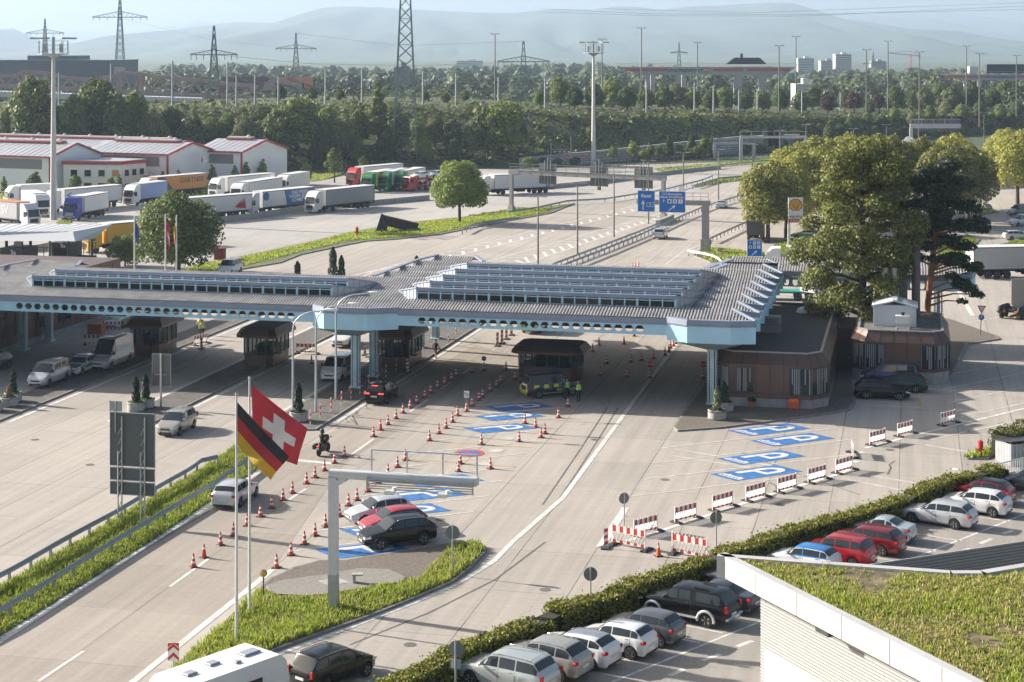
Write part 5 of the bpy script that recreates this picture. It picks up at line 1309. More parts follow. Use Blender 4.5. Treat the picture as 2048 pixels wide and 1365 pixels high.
g=G(968,742);o=root('arrow_sign','round blue arrow sign on a cone in the shade','sign',g+Vector((0,0,.8)))
b=MB();b.lathe([(.22,-.01),(.22,.01),(.001,.01)],16,(0,0,.3),'y');b.build('sign_disc',[BLUEP],o);b=MB();b.box((0,-.02,.3),(.26,.01,.07));b.build('arrow',[WHITE],o)
# barriers
FOOT=mat('rubber barrier foot',(.045,.045,.046),.85)
BRED=mat('barrier red',(.50,.03,.03),.5)
def barrier_mesh(W=1.9,hgt=1.0):
 b=MB();z0,z1=.10,hgt
 for x in(-W/2,W/2):b.box((x,0,(z1)/2+.05),(.07,.05,z1+.02))
 n=9;tz0,tz1=hgt*.66,hgt*.96
 for k in range(n):
  xa,xb=-W/2+.03+(W-.06)*k/n,-W/2+.03+(W-.06)*(k+1)/n
  b.box(((xa+xb)/2,0,(tz0+tz1)/2),(xb-xa,.035,tz1-tz0),mi=1 if k%2==0 else 0)
  b.box(((xa+xb)/2,0,.20),(xb-xa,.035,.12),mi=1 if k%2==0 else 0)
  b.box(((xa+xb)/2,0,tz1+.035),(.05,.03,.07),mi=0)
  b.bar((xa+.02,0,.26),(xa+(W/n)*.95,0,tz0),.09,.03,mi=0)
 b.bar((-W/2,0,tz0-.01),(W/2,0,tz0-.01),.03,.04,mi=0)
 return b.mesh('barrier_board',[WHITE,BRED])
BM=barrier_mesh()
def barrier_foot():
 b=MB();b.box((0,0,.05),(.34,.80,.10),bev=.03);b.box((0,0,.10),(.2,.5,.06),bev=.02);return b.mesh('barrier_foot',[FOOT])
BF=barrier_foot()
def barrier(p,head,label,group='striped barrier boards',z=0.0,feet=True,sc=1.0):
 g=G(*p,z);o=root('barrier',label,'barrier',g,R(head),group);o.scale=(sc,)*3
 link('barrier_board',BM,o)
 if feet:
  for x in(-.95,.95):link('barrier_foot',BF,o,(x+.12,0,0))
for i,(p,hd_)in enumerate((((1291,1068),40),((1371,1042),42),((1445,1018),43),((1511,999),43),((1574,982),43),((1634,963),43),((1688,944),44),((1705,912),84),((1755,888),43),((1810,871),43),((1896,849),43))):
 barrier(p,hd_,f'white and red barrier board, {ORD[i]} from the front in the long diagonal row','barrier boards in the diagonal row')
barrier((1257,1095),-36,'larger barrier board closing the lane left of the lone cone',sc=1.18);barrier((1379,1114),-36,'larger barrier board half behind the hedge right of the lone cone',sc=1.2)
barrier((187,690),5,'striped barrier in the shade behind the tall delivery van',z=0);barrier((222,662),5,'striped barrier in front of the police van under the canopy')
barrier((612,708),-8,'striped barrier at the far end of the middle booth island');barrier((401,690),60,'barrier seen nearly edge on behind the first booth');barrier((765,715),-8,'striped barrier in the shade behind the second column')
def beacon(p,label,hgt=1.15,z=0.0,arrow=False):
 g=G(*p,z);o=root('beacon_post',label,'beacon',g,-TH,'red and white lane beacons')
 b=MB();b.box((0,0,.05),(.5,.8,.1),bev=.03);b.build('beacon_foot',[FOOT],o)
 b=MB();b.box((0,0,.12+hgt/2),(.25,.04,hgt));b.build('beacon_board',[WHITE],o)
 b=MB();n=3
 for k in range(n):
  z0=.12+hgt*(k+.1)/n;h=hgt/n*.5
  zz=min(z0+h+.12,.12+hgt)
  b.poly([(-.125,-.023,z0),(.125,-.023,min(z0+.12,.12+hgt)),(.125,-.023,zz),(-.125,-.023,min(z0+h,.12+hgt))])
 b.build('beacon_stripe',[BRED],o)
for i,p in enumerate(((995,693),(1004,687),(1013,679),(1023,671))):beacon(p,f'red and white beacon post, {ORD[i]} from the front behind the wide booth',1.25)
beacon((1212,1097),'red and white beacon with arrow head beside the front barrier board',1.1);beacon((815,746),'red and white arrow beacon at the kerb before the columns',1.1,.13);beacon((730,711),'red and white beacon between the two front columns',1.1,.13);beacon((403,698),'red and white beacon behind the first booth',1.0,.13)
# chain posts
RW1=mat('post white',(.66,.66,.65),.5)
pm=MB()
for k in range(5):pm.tube([(0,0,k*.22),(0,0,(k+1)*.22)],.045,8,mi=k%2)
pm=pm.mesh('post',[RW1,CRED],50)
chain=[(621,849),(641,836),(662,823),(683,810),(702,798),(720,788),(738,776),(755,766),(772,755),(793,742)]
prev=None
for i,p in enumerate(chain):
 g=G(*p,ZI);o=link('chain_post',pm,None,g);tag(o,f'red and white chain post, {ORD[i]} from the planter along the kerb','post','red and white chain posts')
 if prev is not None and i<9:
  b=MB();b.tube([prev.lerp(g,t)+Vector((0,0,.98-.30*math.sin(math.pi*t)))for t in[k/6 for k in range(7)]],.022,5,mi=0)
  tag(b.build('chain',[CRED]),f'sagging red and white chain, {ORD[i - 1]} from the planter','chain','chains between the posts')
 prev=g
for i,p in enumerate(((897,690),(912,668),(865,676),(902,655))):o=link('chain_post',pm,None,G(*p,ZI));tag(o,f'red and white post under the canopy, {ORD[i]} of the far group','post','far red and white posts')
# lamp posts
def street_lamp(p,top,arm,label,r=.09,head=None):
 g=G(*p,ZI);D=g.y;h=top;o=root('street_lamp',label,'street lamp',g,0,'curved street lamps on the kerb')
 d=RI.copy()
 path=[Vector((0,0,0)),Vector((0,0,h*.45)),Vector((0,0,h-1.6))]+[Vector((0,0,h-1.6))+d*(arm*.8*(1-math.cos(t)))+Vector((0,0,1.45*math.sin(t)))for t in[R(15*k)for k in range(1,7)]]
 path+=[path[-1]+d*(arm*.25)+Vector((0,0,.12))]
 b=MB();b.tube(path,[r*1.2,r,r*.85]+[r*.6]*7,10);b.build('lamp_post',[mat('lamp post grey',(.45,.47,.50),.4,.4)],o,50)
 e=path[-1];b=MB();b.box((e.x+d.x*.45,e.y+d.y*.45,e.z+.04),(1.0,.34,.18),-TH,bev=.06);b.build('lamp_head',[WHITE],o,50)
street_lamp((586,837),8.6,2.6,'curved street lamp beside the planter, nearest the flags');street_lamp((632,824),8.7,2.6,'curved street lamp in the middle of the three');street_lamp((672,799),8.9,2.7,'curved street lamp nearest the pale blue column')
def double_lamp(p,top,label,group='double headed road lamps',big=False):
 g=G(*p);zt=H-(top-YH)*g.y/F;o=root('road_lamp',label,'street lamp',g,0,group)
 b=MB();b.tube([(0,0,0),(0,0,zt)],[.14,.09],8);b.build('lamp_post',[mat('lamp post brown grey',(.17,.16,.15),.6,.2)],o,50)
 for s in(-1,1):b=MB();b.bar((0,0,zt),(s*.5,0,zt+.05),.06);b.box((s*.85,0,zt+.06),(.8,.3,.14),bev=.05);b.build('lamp_head',[GREYP],o)
for i,(p,t)in enumerate((((1076,540),395),((1155,508),368),((1228,474),346),((1297,448),322),((1367,425),306),((1437,400),300),((1505,352),290),((1560,350),262),((1612,330),250),((1707,330),258),((1773,310),250),((1837,330),240),((1903,300),232),((1968,285),226))):
 double_lamp(p,t,f'double headed road lamp, {ORD[i]} from the canopy along the motorway')
# tall floodlight masts
def floodmast(p,ztop,label):
 g=G(*p);o=root('floodlight_mast',label,'mast',g,0,'tall floodlight masts')
 b=MB();b.tube([(0,0,0),(0,0,ztop-4)],[.62,.30],12);b.build('mast_pole',[mat('pale mast steel',(.50,.50,.49),.5,.3)],o,50)
 b=MB();z=ztop-4
 b.lathe([(.4,0),(1.2,.5),(2.6,.6),(2.6,.75),(.4,.75)],12,(0,0,z))
 for k in range(10):
  w=2*math.pi*k/10;b.bar((2.5*math.cos(w),2.5*math.sin(w),z+.7),(2.5*math.cos(w),2.5*math.sin(w),z+2.9),.09)
 for zz in(1.5,2.2,2.9):
  for k in range(12):
   w0,w1=2*math.pi*k/12,2*math.pi*(k+1)/12;b.bar((2.5*math.cos(w0),2.5*math.sin(w0),z+zz),(2.5*math.cos(w1),2.5*math.sin(w1),z+zz),.07)
 for s in(-1,1):b.box((s*1.3,0,z+1.7),(.5,.6,1.5))
 b.bar((0,0,z),(0,0,z+3.6),.4);b.build('platform',[GALV],o)
 for k in range(6):
  w=2*math.pi*k/6+.2;b=MB();b.box((3.0*math.cos(w),3.0*math.sin(w),z+3.35),(1.7,.8,.3),w,bev=.05);b.build('floodlight',[GREYP],o)
floodmast((107,440),31.6,'tall floodlight mast standing between the white lorries');floodmast((1187,333),31.5,'tall floodlight mast by the stone wall behind the sign gantry')
# flagpoles and flags
POLE=mat('white flagpole',(.64,.65,.66),.35,.2)
def flagpole(p,ztop,label,group):
 g=G(*p,.1);o=root('flagpole',label,'flagpole',g,0,group)
 b=MB();b.tube([(0,0,0),(0,0,ztop)],[.085,.05],10);b.build('pole',[POLE],o,50)
 b=MB();b.lathe([(.06,0),(.08,.06),(.07,.16),(.01,.18)],10,(0,0,ztop));b.build('pole_cap',[GALV],o)
 b=MB();b.box((0,0,.05),(.4,.4,.1));b.build('pole_foot',[GALV],o)
 return g
FBLK=mat('flag black',(.025,.025,.028),.8);FRED=mat('flag red',(.42,.025,.03),.8);FGOLD=mat('flag gold',(.60,.36,.03),.8);FSR=mat('swiss flag red',(.50,.03,.05),.8);FW=mat('flag white',(.66,.65,.62),.8);FEU=mat('flag blue',(.02,.07,.30),.8)
def flag(name,label,p00,p10,p01,p11,mats,fn,nu=24,nv=18,amp=.30,waves=1.6,group=None):
 b=MB();P=[]
 for j in range(nv+1):
  row=[]
  for i in range(nu+1):
   u,v=i/nu,j/nv
   a=p00.lerp(p10,u);c=p01.lerp(p11,u);p=a.lerp(c,v)
   sag=-.35*math.sin(math.pi*u)*(.3+.4*v)
   w=amp*(u**.7)*math.sin(waves*2*math.pi*(u*.8+v*.35))
   row.append((p.x+w*.35,p.y-w*1.6,p.z+sag*.35+w*.25))
  P.append(row)
 for j in range(nv):
  for i in range(nu):
   b.add([P[j][i],P[j][i+1],P[j+1][i+1],P[j+1][i]],[(0,1,2,3)],fn((i+.5)/nu,(j+.5)/nv))
 o=b.build(name,mats,None,180)
 return tag(o,label,'flag',group)
g1=flagpole((473,1285),12.0,'front white flagpole carrying the German flag','front flagpoles');g2=flagpole((499,1229),12.0,'second white flagpole carrying the Swiss flag','front flagpoles')
flag('german_flag','black red and gold flag hanging from the front pole',AT(473,803,g1.y),AT(577,912,g1.y),AT(474,889,g1.y),AT(543,962,g1.y),[FBLK,FRED,FGOLD],lambda u,v:0 if v<.34 else 1 if v<.67 else 2)
flag('swiss_flag','red flag with white cross blowing from the second pole',AT(503,770,g2.y),AT(613,856,g2.y),AT(506,889,g2.y),AT(596,932,g2.y),[FSR,FW],lambda u,v:1 if((abs(u-.52)<.105 and abs(v-.5)<.31)or(abs(v-.5)<.105 and abs(u-.52)<.31))else 0,38,38)
for px,yb,yt,nm,lab,ms,fn in((269,535,432,'blue_flag','limp blue flag on the leftmost of the three distant poles',[FEU],lambda u,v:0),(331,535,428,'far_swiss_flag','limp red flag with white cross on the middle distant pole',[FSR,FW],lambda u,v:1 if(abs(v-.55)<.12 and u>.4)or(.45<v<.75 and u>.7)else 0),(353,540,430,'far_german_flag','limp gold and red flag on the right distant pole',[FGOLD,FRED],lambda u,v:0 if v<.6 else 1)):
 D=dep(560);pole_z=H-(yt-YH)*D/F
 q=AT(px,560,D);o=root('flagpole','distant white flagpole carrying the '+nm.replace('_',' '),'flagpole',Vector((q.x,q.y,0)),0,'distant flagpoles');b=MB();b.tube([(0,0,0),(0,0,pole_z)],[.12,.08],8);b.build('pole',[POLE],o,50)
 k=80 if 'swiss' in nm else 62
 flag(nm,lab,AT(px+1,yt+10,D),AT(px+9 if 'ger' not in nm else px-6,yt+26,D),AT(px+1,yt+40,D),AT(px+8 if 'ger' not in nm else px-4,yt+k,D),ms,fn,8,12,.1)
# white overhead frame with sensors (flag island)
g=G(667,1218,.13);o=root('sensor_gantry','white overhead arm with sensor box standing in the grass island','gantry',g,-TH)
WGAL=mat('white grey steel',(.58,.60,.62),.45,.2,var=.05)
b=MB();b.box((0,0,3.45),(.44,.42,6.9),bev=.04);b.build('column',[WGAL],o);b=MB();b.box((0,0,.06),(.95,.95,.12));b.box((0,0,.9),(.46,.44,1.8));b.build('column_foot',[GREYP],o)
b=MB();b.box((3.75,0,6.98),(7.9,.42,.42),bev=.04);b.bar((0,0,6.4),(.7,0,6.8),.4,.3);b.build('beam',[WGAL],o)
b=MB()
for x in(2.0,3.9,5.8,7.6):b.box((x,.2,7.75),(.07,.07,1.1))
b.bar((2.0,.2,8.28),(7.6,.2,8.28),.07);b.build('railing',[WGAL],o)
b=MB()
for k in range(5):b.bar((1.9,-.3,6.42+k*.12),(7.5,-.3,6.42+k*.12),.06,.05)
for x in(1.9,7.5):b.box((x,-.3,6.7),(.06,.08,.65))
b.build('sensor_rack',[GALV],o)
for x in(3.2,6.0):b=MB();b.box((x,-.55,6.35),(.5,.3,.26),bev=.05);b.lathe([(.12,0),(.12,.2)],8,(x+.3,-.7,6.45));b.build('camera_housing',[WHITE],o)
# sign backs
g=G(262,1052);o=root('sign_board','tall dark sign board seen from behind on two lattice legs','sign',g,-TH)
for x in(-.78,.72):
 b=MB();b.tube([(x-.13,.1,0),(x-.13,.1,4.5)],.045,6);b.tube([(x+.13,.1,0),(x+.13,.1,6.6)],.045,6)
 for k in range(9):b.bar((x-.13,.1,.3+k*.65),(x+.13,.1,.85+k*.65),.035)
 b2=b.build('lattice_leg',[GALV],o)
for z0,z1,w in((3.55,6.85,2.95),(2.68,3.48,2.92),(1.8,2.62,2.92)):
 b=MB();b.box((0,.25,(z0+z1)/2),(w,.05,z1-z0),bev=.02);b.build('sign_panel',[SIGNBACK],o)
 b=MB();b.box((0,.20,z1-.03),(w,.06,.05));b.box((0,.20,z0+.03),(w,.06,.05));b.box((-w/2,.2,(z0+z1)/2),(.03,.06,z1-z0));b.box((w/2,.2,(z0+z1)/2),(.03,.06,z1-z0));b.build('panel_frame',[GREYP],o)
b=MB();b.box((-1.1,.2,7.2),(.82,.04,.62));b.build('top_plate',[GREYP],o);b=MB();b.tube([(-1.1,.15,5.6),(-1.1,.15,7.5)],.04,6);b.build('top_post',[GALV],o)
g=G(322,814,.13);o=root('sign_board','square grey sign seen from behind on a single post beside planters','sign',g,-TH)
b=MB();b.tube([(0,0,0),(0,0,4.3)],.09,8);b.bar((-.5,0,2.6),(.5,0,2.6),.05);b.build('post',[GALV],o,50)
b=MB();b.box((0,.12,2.95),(1.62,.04,2.62),bev=.02);b.build('sign_panel',[mat('sign back mid grey',(.13,.135,.14),.5)],o);b=MB();b.box((0,.09,4.25),(1.64,.03,.04));b.box((0,.09,1.65),(1.64,.03,.04));b.box((.81,.09,2.95),(.04,.03,2.6));b.box((-.81,.09,2.95),(.04,.03,2.6));b.build('panel_frame',[GALV],o)
DISC=mat('disc back grey green',(.17,.20,.205),.5,.3)
def round_sign(p,zc,r,label,rz=0.0,extra=None,z=0.0):
 g=G(*p,z);o=root('round_sign',label,'sign',g,rz,'round signs seen from behind')
 b=MB();b.tube([(0,-.05,0),(0,-.05,zc+r*1.15)],.045,8);b.build('post',[GALV],o,50)
 b=MB();b.lathe([(r,0),(r,.03),(.001,.03)],22,(0,0,zc),'y');b.build('sign_disc',[DISC],o)
 if extra:b=MB();b.box((-.02,0,zc-r-.32),(.5,.03,.42));b.build('small_plate',[GREYP],o)
round_sign((1248,1058),1.85,.34,'round sign back on a thin post beside the front barrier row',R(20));round_sign((1432,1103),1.95,.36,'round sign back on a thin post rising from the hedge by the roof corner',R(10))
round_sign((1181,1222),1.9,.36,'round sign back on a thick post standing behind the hedge');round_sign((905,1145),2.2,.39,'round sign back standing in the grass of the island',z=.13);round_sign((912,1399),2.25,.36,'round sign back with a small square plate at the bottom edge',R(-25),True)
g=G(527,1200,.13);o=root('warning_lamp','round yellow warning lamp on a short post at the island tip','lamp',g)
b=MB();b.tube([(0,0,0),(0,0,1.3)],.04,8);b.build('post',[DARKM],o,50);b=MB();b.lathe([(.17,-.10),(.19,0),(.19,.05),(.05,.09)],16,(0,0,1.38),'y');b.build('lamp_housing',[DARKM],o,40);b=MB();b.lathe([(.165,-.11),(.10,-.15),(.001,-.16)],16,(0,0,1.38),'y');b.build('lamp_lens',[mat('amber lens',(.62,.36,.02),.2)],o,60)
g=G(347,1357,.13);o=root('chevron_sign','red and white chevron sign at the tip of the grass island','sign',g)
b=MB();b.tube([(0,.03,0),(0,.03,1.65)],.035,8);b.build('post',[GALV],o,50);b=MB();b.box((0,0,1.22),(.52,.03,.82));b.build('sign_panel',[WHITE],o)
b=MB()
for z0 in(.83,1.24):
 for s in(-1,1):b.poly([(0,-.02,z0+.38),(s*.26,-.02,z0+.12),(s*.26,-.02,z0-.02+(0 if z0>1 else .0)),(0,-.02,z0+.20)]if s>0 else[(0,-.02,z0+.20),(s*.26,-.02,z0-.02),(s*.26,-.02,z0+.12),(0,-.02,z0+.38)])
for s in(-1,1):b.poly([(s*.26,-.02,1.63),(s*.26,-.02,1.42),(0,-.02,1.63)])
b.build('chevron',[BRED],o)
b=MB();b.prism([(-1.0,-.5),(.2,-1.2),(2.0,-.6),(1.4,.3),(-.6,.4)],0,.12);q=b.build('concrete_slab',[CONC]);q.location=G(352,1362);tag(q,'low concrete slab under the chevron sign','slab')
o=root('stone_bench','small concrete block with a thin top slab on the paved island','block',G(712,1165,.24),.1)
b=MB();b.box((-.1,0,.2),(.16,.35,.4));b.build('block_foot',[CONC],o);b=MB();b.box((.08,0,.43),(.6,.4,.08));b.build('block_top',[CONC],o)
# hydrants, bins, fence, shelter
def hydrant(p,label,sc=1.0):
 o=root('hydrant',label,'hydrant',G(*p,.12),0,'red standing hydrants');o.scale=(sc,)*3
 b=MB();b.lathe([(.12,0),(.12,.45),(.15,.47),(.17,.52),(.20,.55),(.20,1.0),(.15,1.04),(.06,1.08),(.05,1.16)],14);b.build('hydrant_body',[REDP],o,40);b=MB();b.lathe([(.06,-.28),(.06,.28)],8,(0,0,.40),'x');b.build('hydrant_outlet',[REDP],o)
hydrant((1961,910),'red hydrant on the lawn patch at the right edge',.95);hydrant((714,472),'red hydrant on the grass verge near the steel sculpture',1.25)
hydrant((1488,362),'red hydrant on the motorway grass wedge',1.5)
o=root('grit_bin','orange plastic grit bin at the office wall','bin',G(1588,818,.13),-TH);b=MB();b.prism([(-.35,-.3),(.35,-.3),(.35,.3),(-.35,.3)],.08,.62,top=[(-.42,-.36),(.42,-.36),(.42,.36),(-.42,.36)]);b.box((-.25,0,.04),(.12,.5,.08));b.box((.25,0,.04),(.12,.5,.08));b.build('bin_body',[ORANGE],o);b=MB();b.prism([(-.44,-.38),(.44,-.38),(.44,.38),(-.44,.38)],.62,.84,top=[(-.36,-.28),(.36,-.28),(.36,.3),(-.36,.3)]);b.build('bin_lid',[ORANGE],o)
o=root('orange_crate','orange box against the dark office under the canopy','box',G(193,668,.05),-TH);b=MB();b.box((0,0,.5),(1.5,1.0,1.0),bev=.04);b.build('box_body',[mat('rust orange',(.36,.10,.03),.6)],o);b=MB();b.box((0,0,1.03),(1.6,1.1,.08));b.build('box_lid',[mat('rust orange',(.36,.10,.03),.6)],o)
o=root('red_container','dark red metal box on the grass verge beside the maple','box',G(440,521),-TH);b=MB();b.box((0,0,.85),(1.35,1.0,1.5),bev=.03);b.build('box_body',[mat('dark red metal',(.20,.02,.025),.5)],o);b=MB();b.box((0,0,1.65),(1.45,1.1,.1));b.build('box_lid',[mat('dark red metal',(.20,.02,.025),.5)],o)
o=root('bin_shelter','grey slatted bin shelter beside the clipped hedge','shelter',G(2044,925),R(20))
b=MB()
for k in range(10):b.box((-1.4+k*.32,-.9,.8),(.26,.05,1.5));b.box((-1.55,-.8+k*.18,.8),(.05,.14,1.5))
b.build('slat_wall',[GREYP],o);b=MB()
for k in range(9):b.box((0,-.9+k*.24,1.75-k*.03),(3.3,.18,.05))
b.build('slat_roof',[DARKM],o);b=MB();b.box((.3,-.95,1.1),(.5,.04,.5));b.build('red_notice',[WHITE],o)
o=root('railing_fence','light grey railing at the end of the long hedge','fence',G(1992,962),R(38));b=MB();b.bar((0,0,.1),(3.4,0,.1),.05);b.bar((0,0,1.1),(3.4,0,1.1),.06)
for k in range(18):b.bar((k*.2,0,.1),(k*.2,0,1.1),.03)
b.build('fence_bars',[mat('pale grey fence',(.5,.52,.54),.5,.2)],o);b=MB();b.box((0,0,.6),(.08,.08,1.2));b.build('fence_post',[GALV],o);b=MB();b.box((3.4,0,.6),(.08,.08,1.2));b.build('fence_post',[GALV],o)
g=G(1961,672);o=root('yield_sign','give way triangle above a blue arrow disc on a leaning post','sign',g);o.rotation_euler=(0,R(2.5),0)
b=MB();b.tube([(0,.04,0),(0,.04,3.0)],.04,8);b.build('post',[DARKM],o,50)
b=MB();b.add([(-.46,0,3.05),(.46,0,3.05),(0,0,2.25),(-.46,.03,3.05),(.46,.03,3.05),(0,.03,2.25)],[(0,1,2)[::-1],(3,4,5),(0,1,4,3),(1,2,5,4),(2,0,3,5)]);b.build('triangle_sign',[REDP],o)
b=MB();b.add([(-.31,-.012,2.97),(.31,-.012,2.97),(0,-.012,2.43)],[(2,1,0)]);b.build('triangle_face',[WHITE],o)
b=MB();b.lathe([(.30,-.01),(.30,.02),(.001,.02)],20,(0,0,1.88),'y');b.build('sign_disc',[BLUEP],o)
b=MB();b.box((.03,-.03,1.85),(.06,.01,.34));b.box((-.08,-.03,1.86),(.22,.01,.06));b.add([(-.12,-.03,2.0),(.18,-.03,2.0),(.03,-.03,2.13)],[(0,1,2)]);b.add([(-.18,-.03,1.76),(-.18,-.03,1.96),(-.28,-.03,1.86)],[(0,1,2)]);b.build('arrow',[WHITE],o)
# planters
THUJA=leafmat('conifer needles',(.035,.060,.032),.45,.1);SHRUBG=leafmat('planter shrub',(.09,.13,.035),.5,.25)
def leaf_blob(b,n,fn,size,rr,up=.3,mi=0):
 for k in range(n):
  p,nrm=fn(rr)
  s=size*rr.uniform(.6,1.4)
  a=Vector((rr.gauss(0,1),rr.gauss(0,1),rr.gauss(0,1)))*.6+nrm+Vector((0,0,up));a.normalize()
  t=a.cross(Vector((rr.gauss(0,1),rr.gauss(0,1),rr.gauss(0,1)))).normalized();u=a.cross(t)
  p=Vector(p)
  b.add([p-t*s*.5-u*s*.32,p+t*s*.5-u*s*.32,p+t*s*.35+u*s*.5,p-t*s*.4+u*s*.42],[(0,1,2,3)],mi)
def column_fn(h,r,z0=.0):
 def f(rr):
  t=rr.random()**.8;z=z0+h*t;R_=r*(.55+.9*t)if t<.3 else r*(.82+.22*math.sin(t*9))*(1-((t-.3)/.7)**2.2*.93)
  w=rr.uniform(0,6.28);q=R_*rr.uniform(.75,1.05);n=Vector((math.cos(w),math.sin(w),.25))
  return(q*math.cos(w),q*math.sin(w),z),n
 return f
def planter(p,label,h=2.2,shrub=True,z=ZI,pr=.72):
 g=G(*p,z);o=root('planter',label,'planter',g,0,'round concrete planters')
 b=MB();b.lathe([(pr*.86,0),(pr,.06),(pr,.7),(pr*.93,.74),(pr*.84,.72),(pr*.82,.55),(.01,.55)],18);b.build('planter_bowl',[CONC],o,40)
 rr=random.Random(int(p[0]*7+p[1]))
 if h:
  c=root('potted_conifer',label.replace('planter','conifer').replace('stone','green').replace('concrete','slim'),'conifer',g+Vector((0,0,.55)),0,'slim conifers in planters')
  b=MB();leaf_blob(b,900,column_fn(h,.40),.17,rr,.8);b.build('crown',[THUJA],c);b=MB();b.tube([(0,0,0),(0,0,h*.7)],.05,6);b.build('trunk',[mat('bark brown',(.10,.07,.05),.9)],c)
 if shrub:
  s=MB();leaf_blob(s,420,lambda r_:((lambda w,q:((q*math.cos(w),q*math.sin(w),.58+r_.random()*.35*(1.1-q)),Vector((math.cos(w)*.4,math.sin(w)*.4,1))))(r_.uniform(0,6.28),pr*math.sqrt(r_.random()))),.13,rr)
  s.build('ground_plant',[SHRUBG],o)
for p,lab,h in(((-12,822),'concrete planter with low plants cut by the left edge',0),((18,812),'concrete planter with a dry orange shrub at the left edge',0),((26,803),'concrete planter with slim conifer at the left edge',2.0),((272,822),'concrete planter with the taller conifer beside the dark sign board',2.1),((291,815),'concrete planter with the second conifer beside the square sign back',2.1),((597,842),'concrete planter with conifer at the foot of the first curved lamp',2.3),((1434,838),'concrete planter with a wispy shrub before the office',0),((1449,822),'concrete planter behind the wispy one at the column foot',1.7)):planter(p,lab,h)
g=G(1434,838,ZI);b=MB();rr=random.Random(5);leaf_blob(b,700,column_fn(2.0,.42,.5),.14,rr,.9);o=b.build('wispy_shrub',[mat('wispy green',(.16,.18,.09),.8,var=.4)]);o.location=g;tag(o,'wispy grey green shrub growing in the front planter','shrub')
b=MB();leaf_blob(b,300,column_fn(1.1,.35,.5),.14,rr,.9);o=b.build('dry_shrub',[mat('dry orange shrub',(.28,.14,.06),.8,var=.4)]);o.location=G(18,812,ZI);tag(o,'dry orange shrub in the planter at the left edge','shrub')
o=root('flower_pot','small terracotta pot with a green plant at the office plinth','flower pot',G(1504,815,ZI));b=MB();b.lathe([(.18,0),(.26,.4),(.28,.4),(.28,.46),(.2,.46)],12);b.build('pot',[mat('terracotta',(.36,.14,.07),.8)],o);b=MB();leaf_blob(b,90,lambda r_:((lambda w:((.3*math.cos(w)*r_.random(),.3*math.sin(w)*r_.random(),.5+.25*r_.random()),Vector((0,0,1))))(r_.uniform(0,6.28))),.2,rr);b.build('pot_plant',[SHRUBG],o)
# guard rails
RAILM=mat('guard rail steel',(.33,.36,.40),.4,.55,var=.1)
def guardrail(name,label,pts,zr=.72,px=True,post=2.2,double=False,colr=None,group='steel guard rails'):
 P=[G(x,y,zr)for x,y in pts]if px else pts
 P=[Vector((p.x,p.y,0))for p in P]
 o=root(name,label,'guard rail',P[0],0,group);o_=P[0]
 def at(s):
  for a,c in zip(P,P[1:]):
   l=(c-a).length
   if s<=l:return a.lerp(c,s/l),(c-a).normalized()
   s-=l
  return P[-1],(P[-1]-P[-2]).normalized()
 tot=sum((c-a).length for a,c in zip(P,P[1:]))
 b=MB();prof=[(-.02,-.16),(.05,-.09),(-.01,0),(.05,.09),(-.02,.16)]
 rows=[]
 n=max(2,int(tot/1.5))
 for k in range(n+1):
  p,t=at(tot*k/n);p=p-o_;nn=Vector((t.y,-t.x,0));rows.append([(*(p+nn*(q+.07)).xy,zr+z)for q,z in prof])
 b.grid(rows)
 if double:b.grid([[(*(Vector((x,y,0))+Vector((0,0,0))).xy,z)for x,y,z in r]for r in[[(*(at(tot*k/n)[0]-o_-Vector((at(tot*k/n)[1].y,-at(tot*k/n)[1].x,0))*(q+.07)).xy,zr+z)for q,z in prof]for k in range(n+1)]])
 b.build('rail',[colr or RAILM],o)
 pb=MB();pb.box((0,0,zr/2+.02),(.10,.14,zr+.1));pmesh=pb.mesh('rail_post',[RAILM])
 m_=min(100,int(tot/post))
 for k in range(m_+1):
  p,t=at(tot*k/max(1,m_));link('rail_post',pmesh,o,p-o_,math.atan2(t.y,t.x))
guardrail('guard_rail','steel guard rail on the left side of the grass strip',[(-90,1190),(0,1151),(51,1123),(111,1088),(170,1056),(223,1028),(318,972),(381,937),(403,920),(434,914)])
guardrail('guard_rail','steel guard rail on the right side of the grass strip',[(-90,1265),(0,1220),(88,1167),(179,1111),(261,1062),(381,993),(425,968),(484,925),(514,905)])
guardrail('guard_rail','left rail of the motorway median starting behind the canopy roof',[(1060,552),(1112,526),(1200,493),(1276,464),(1320,446)],post=2.6)
guardrail('guard_rail','right rail of the motorway median starting behind the canopy roof',[(1090,548),(1134,527),(1210,498),(1279,470),(1345,440),(1411,412),(1484,390),(1540,375)],post=2.6)
guardrail('guard_rail','guard rail on the right edge of the motorway by the exit',[(1418,478),(1470,454),(1516,434),(1580,412)],post=2.6)
guardrail('guard_rail','guard rail from the grey gantry along the lorry lane',[(1018,424),(1075,415),(1135,402),(1209,398),(1326,380),(1405,360),(1425,352)],post=4)
guardrail('guard_rail','guard rail at the grass edge below the grey gantry',[(925,460),(945,450),(1000,440),(1040,436)],post=3)
guardrail('guard_rail','far guard rail along the stone wall verge',[(1300,347),(1390,337),(1450,330),(1536,321),(1620,312),(1700,300)],post=5)
guardrail('guard_rail','guard rail round the motorway grass wedge',[(1385,372),(1440,356),(1516,351),(1560,344)],post=4)
guardrail('crash_barrier','white curved crash barrier in front of the grass wedge',[(1376,502),(1400,506),(1424,511),(1438,518),(1446,526)],colr=WHITE,post=1.8)
def wall_line(name,label,pts,h,w,m):
 b=MB();P=[G(x,y)for x,y in pts]
 for a,c in zip(P,P[1:]):
  n=max(1,int((c-a).length/4))
  for k in range(n):
   p,q=a.lerp(c,k/n),a.lerp(c,(k+.992)/n);b.bar((p.x,p.y,h/2),(q.x,q.y,h/2),w,h)
 return tag(b.build(name,[m]),label,'wall')
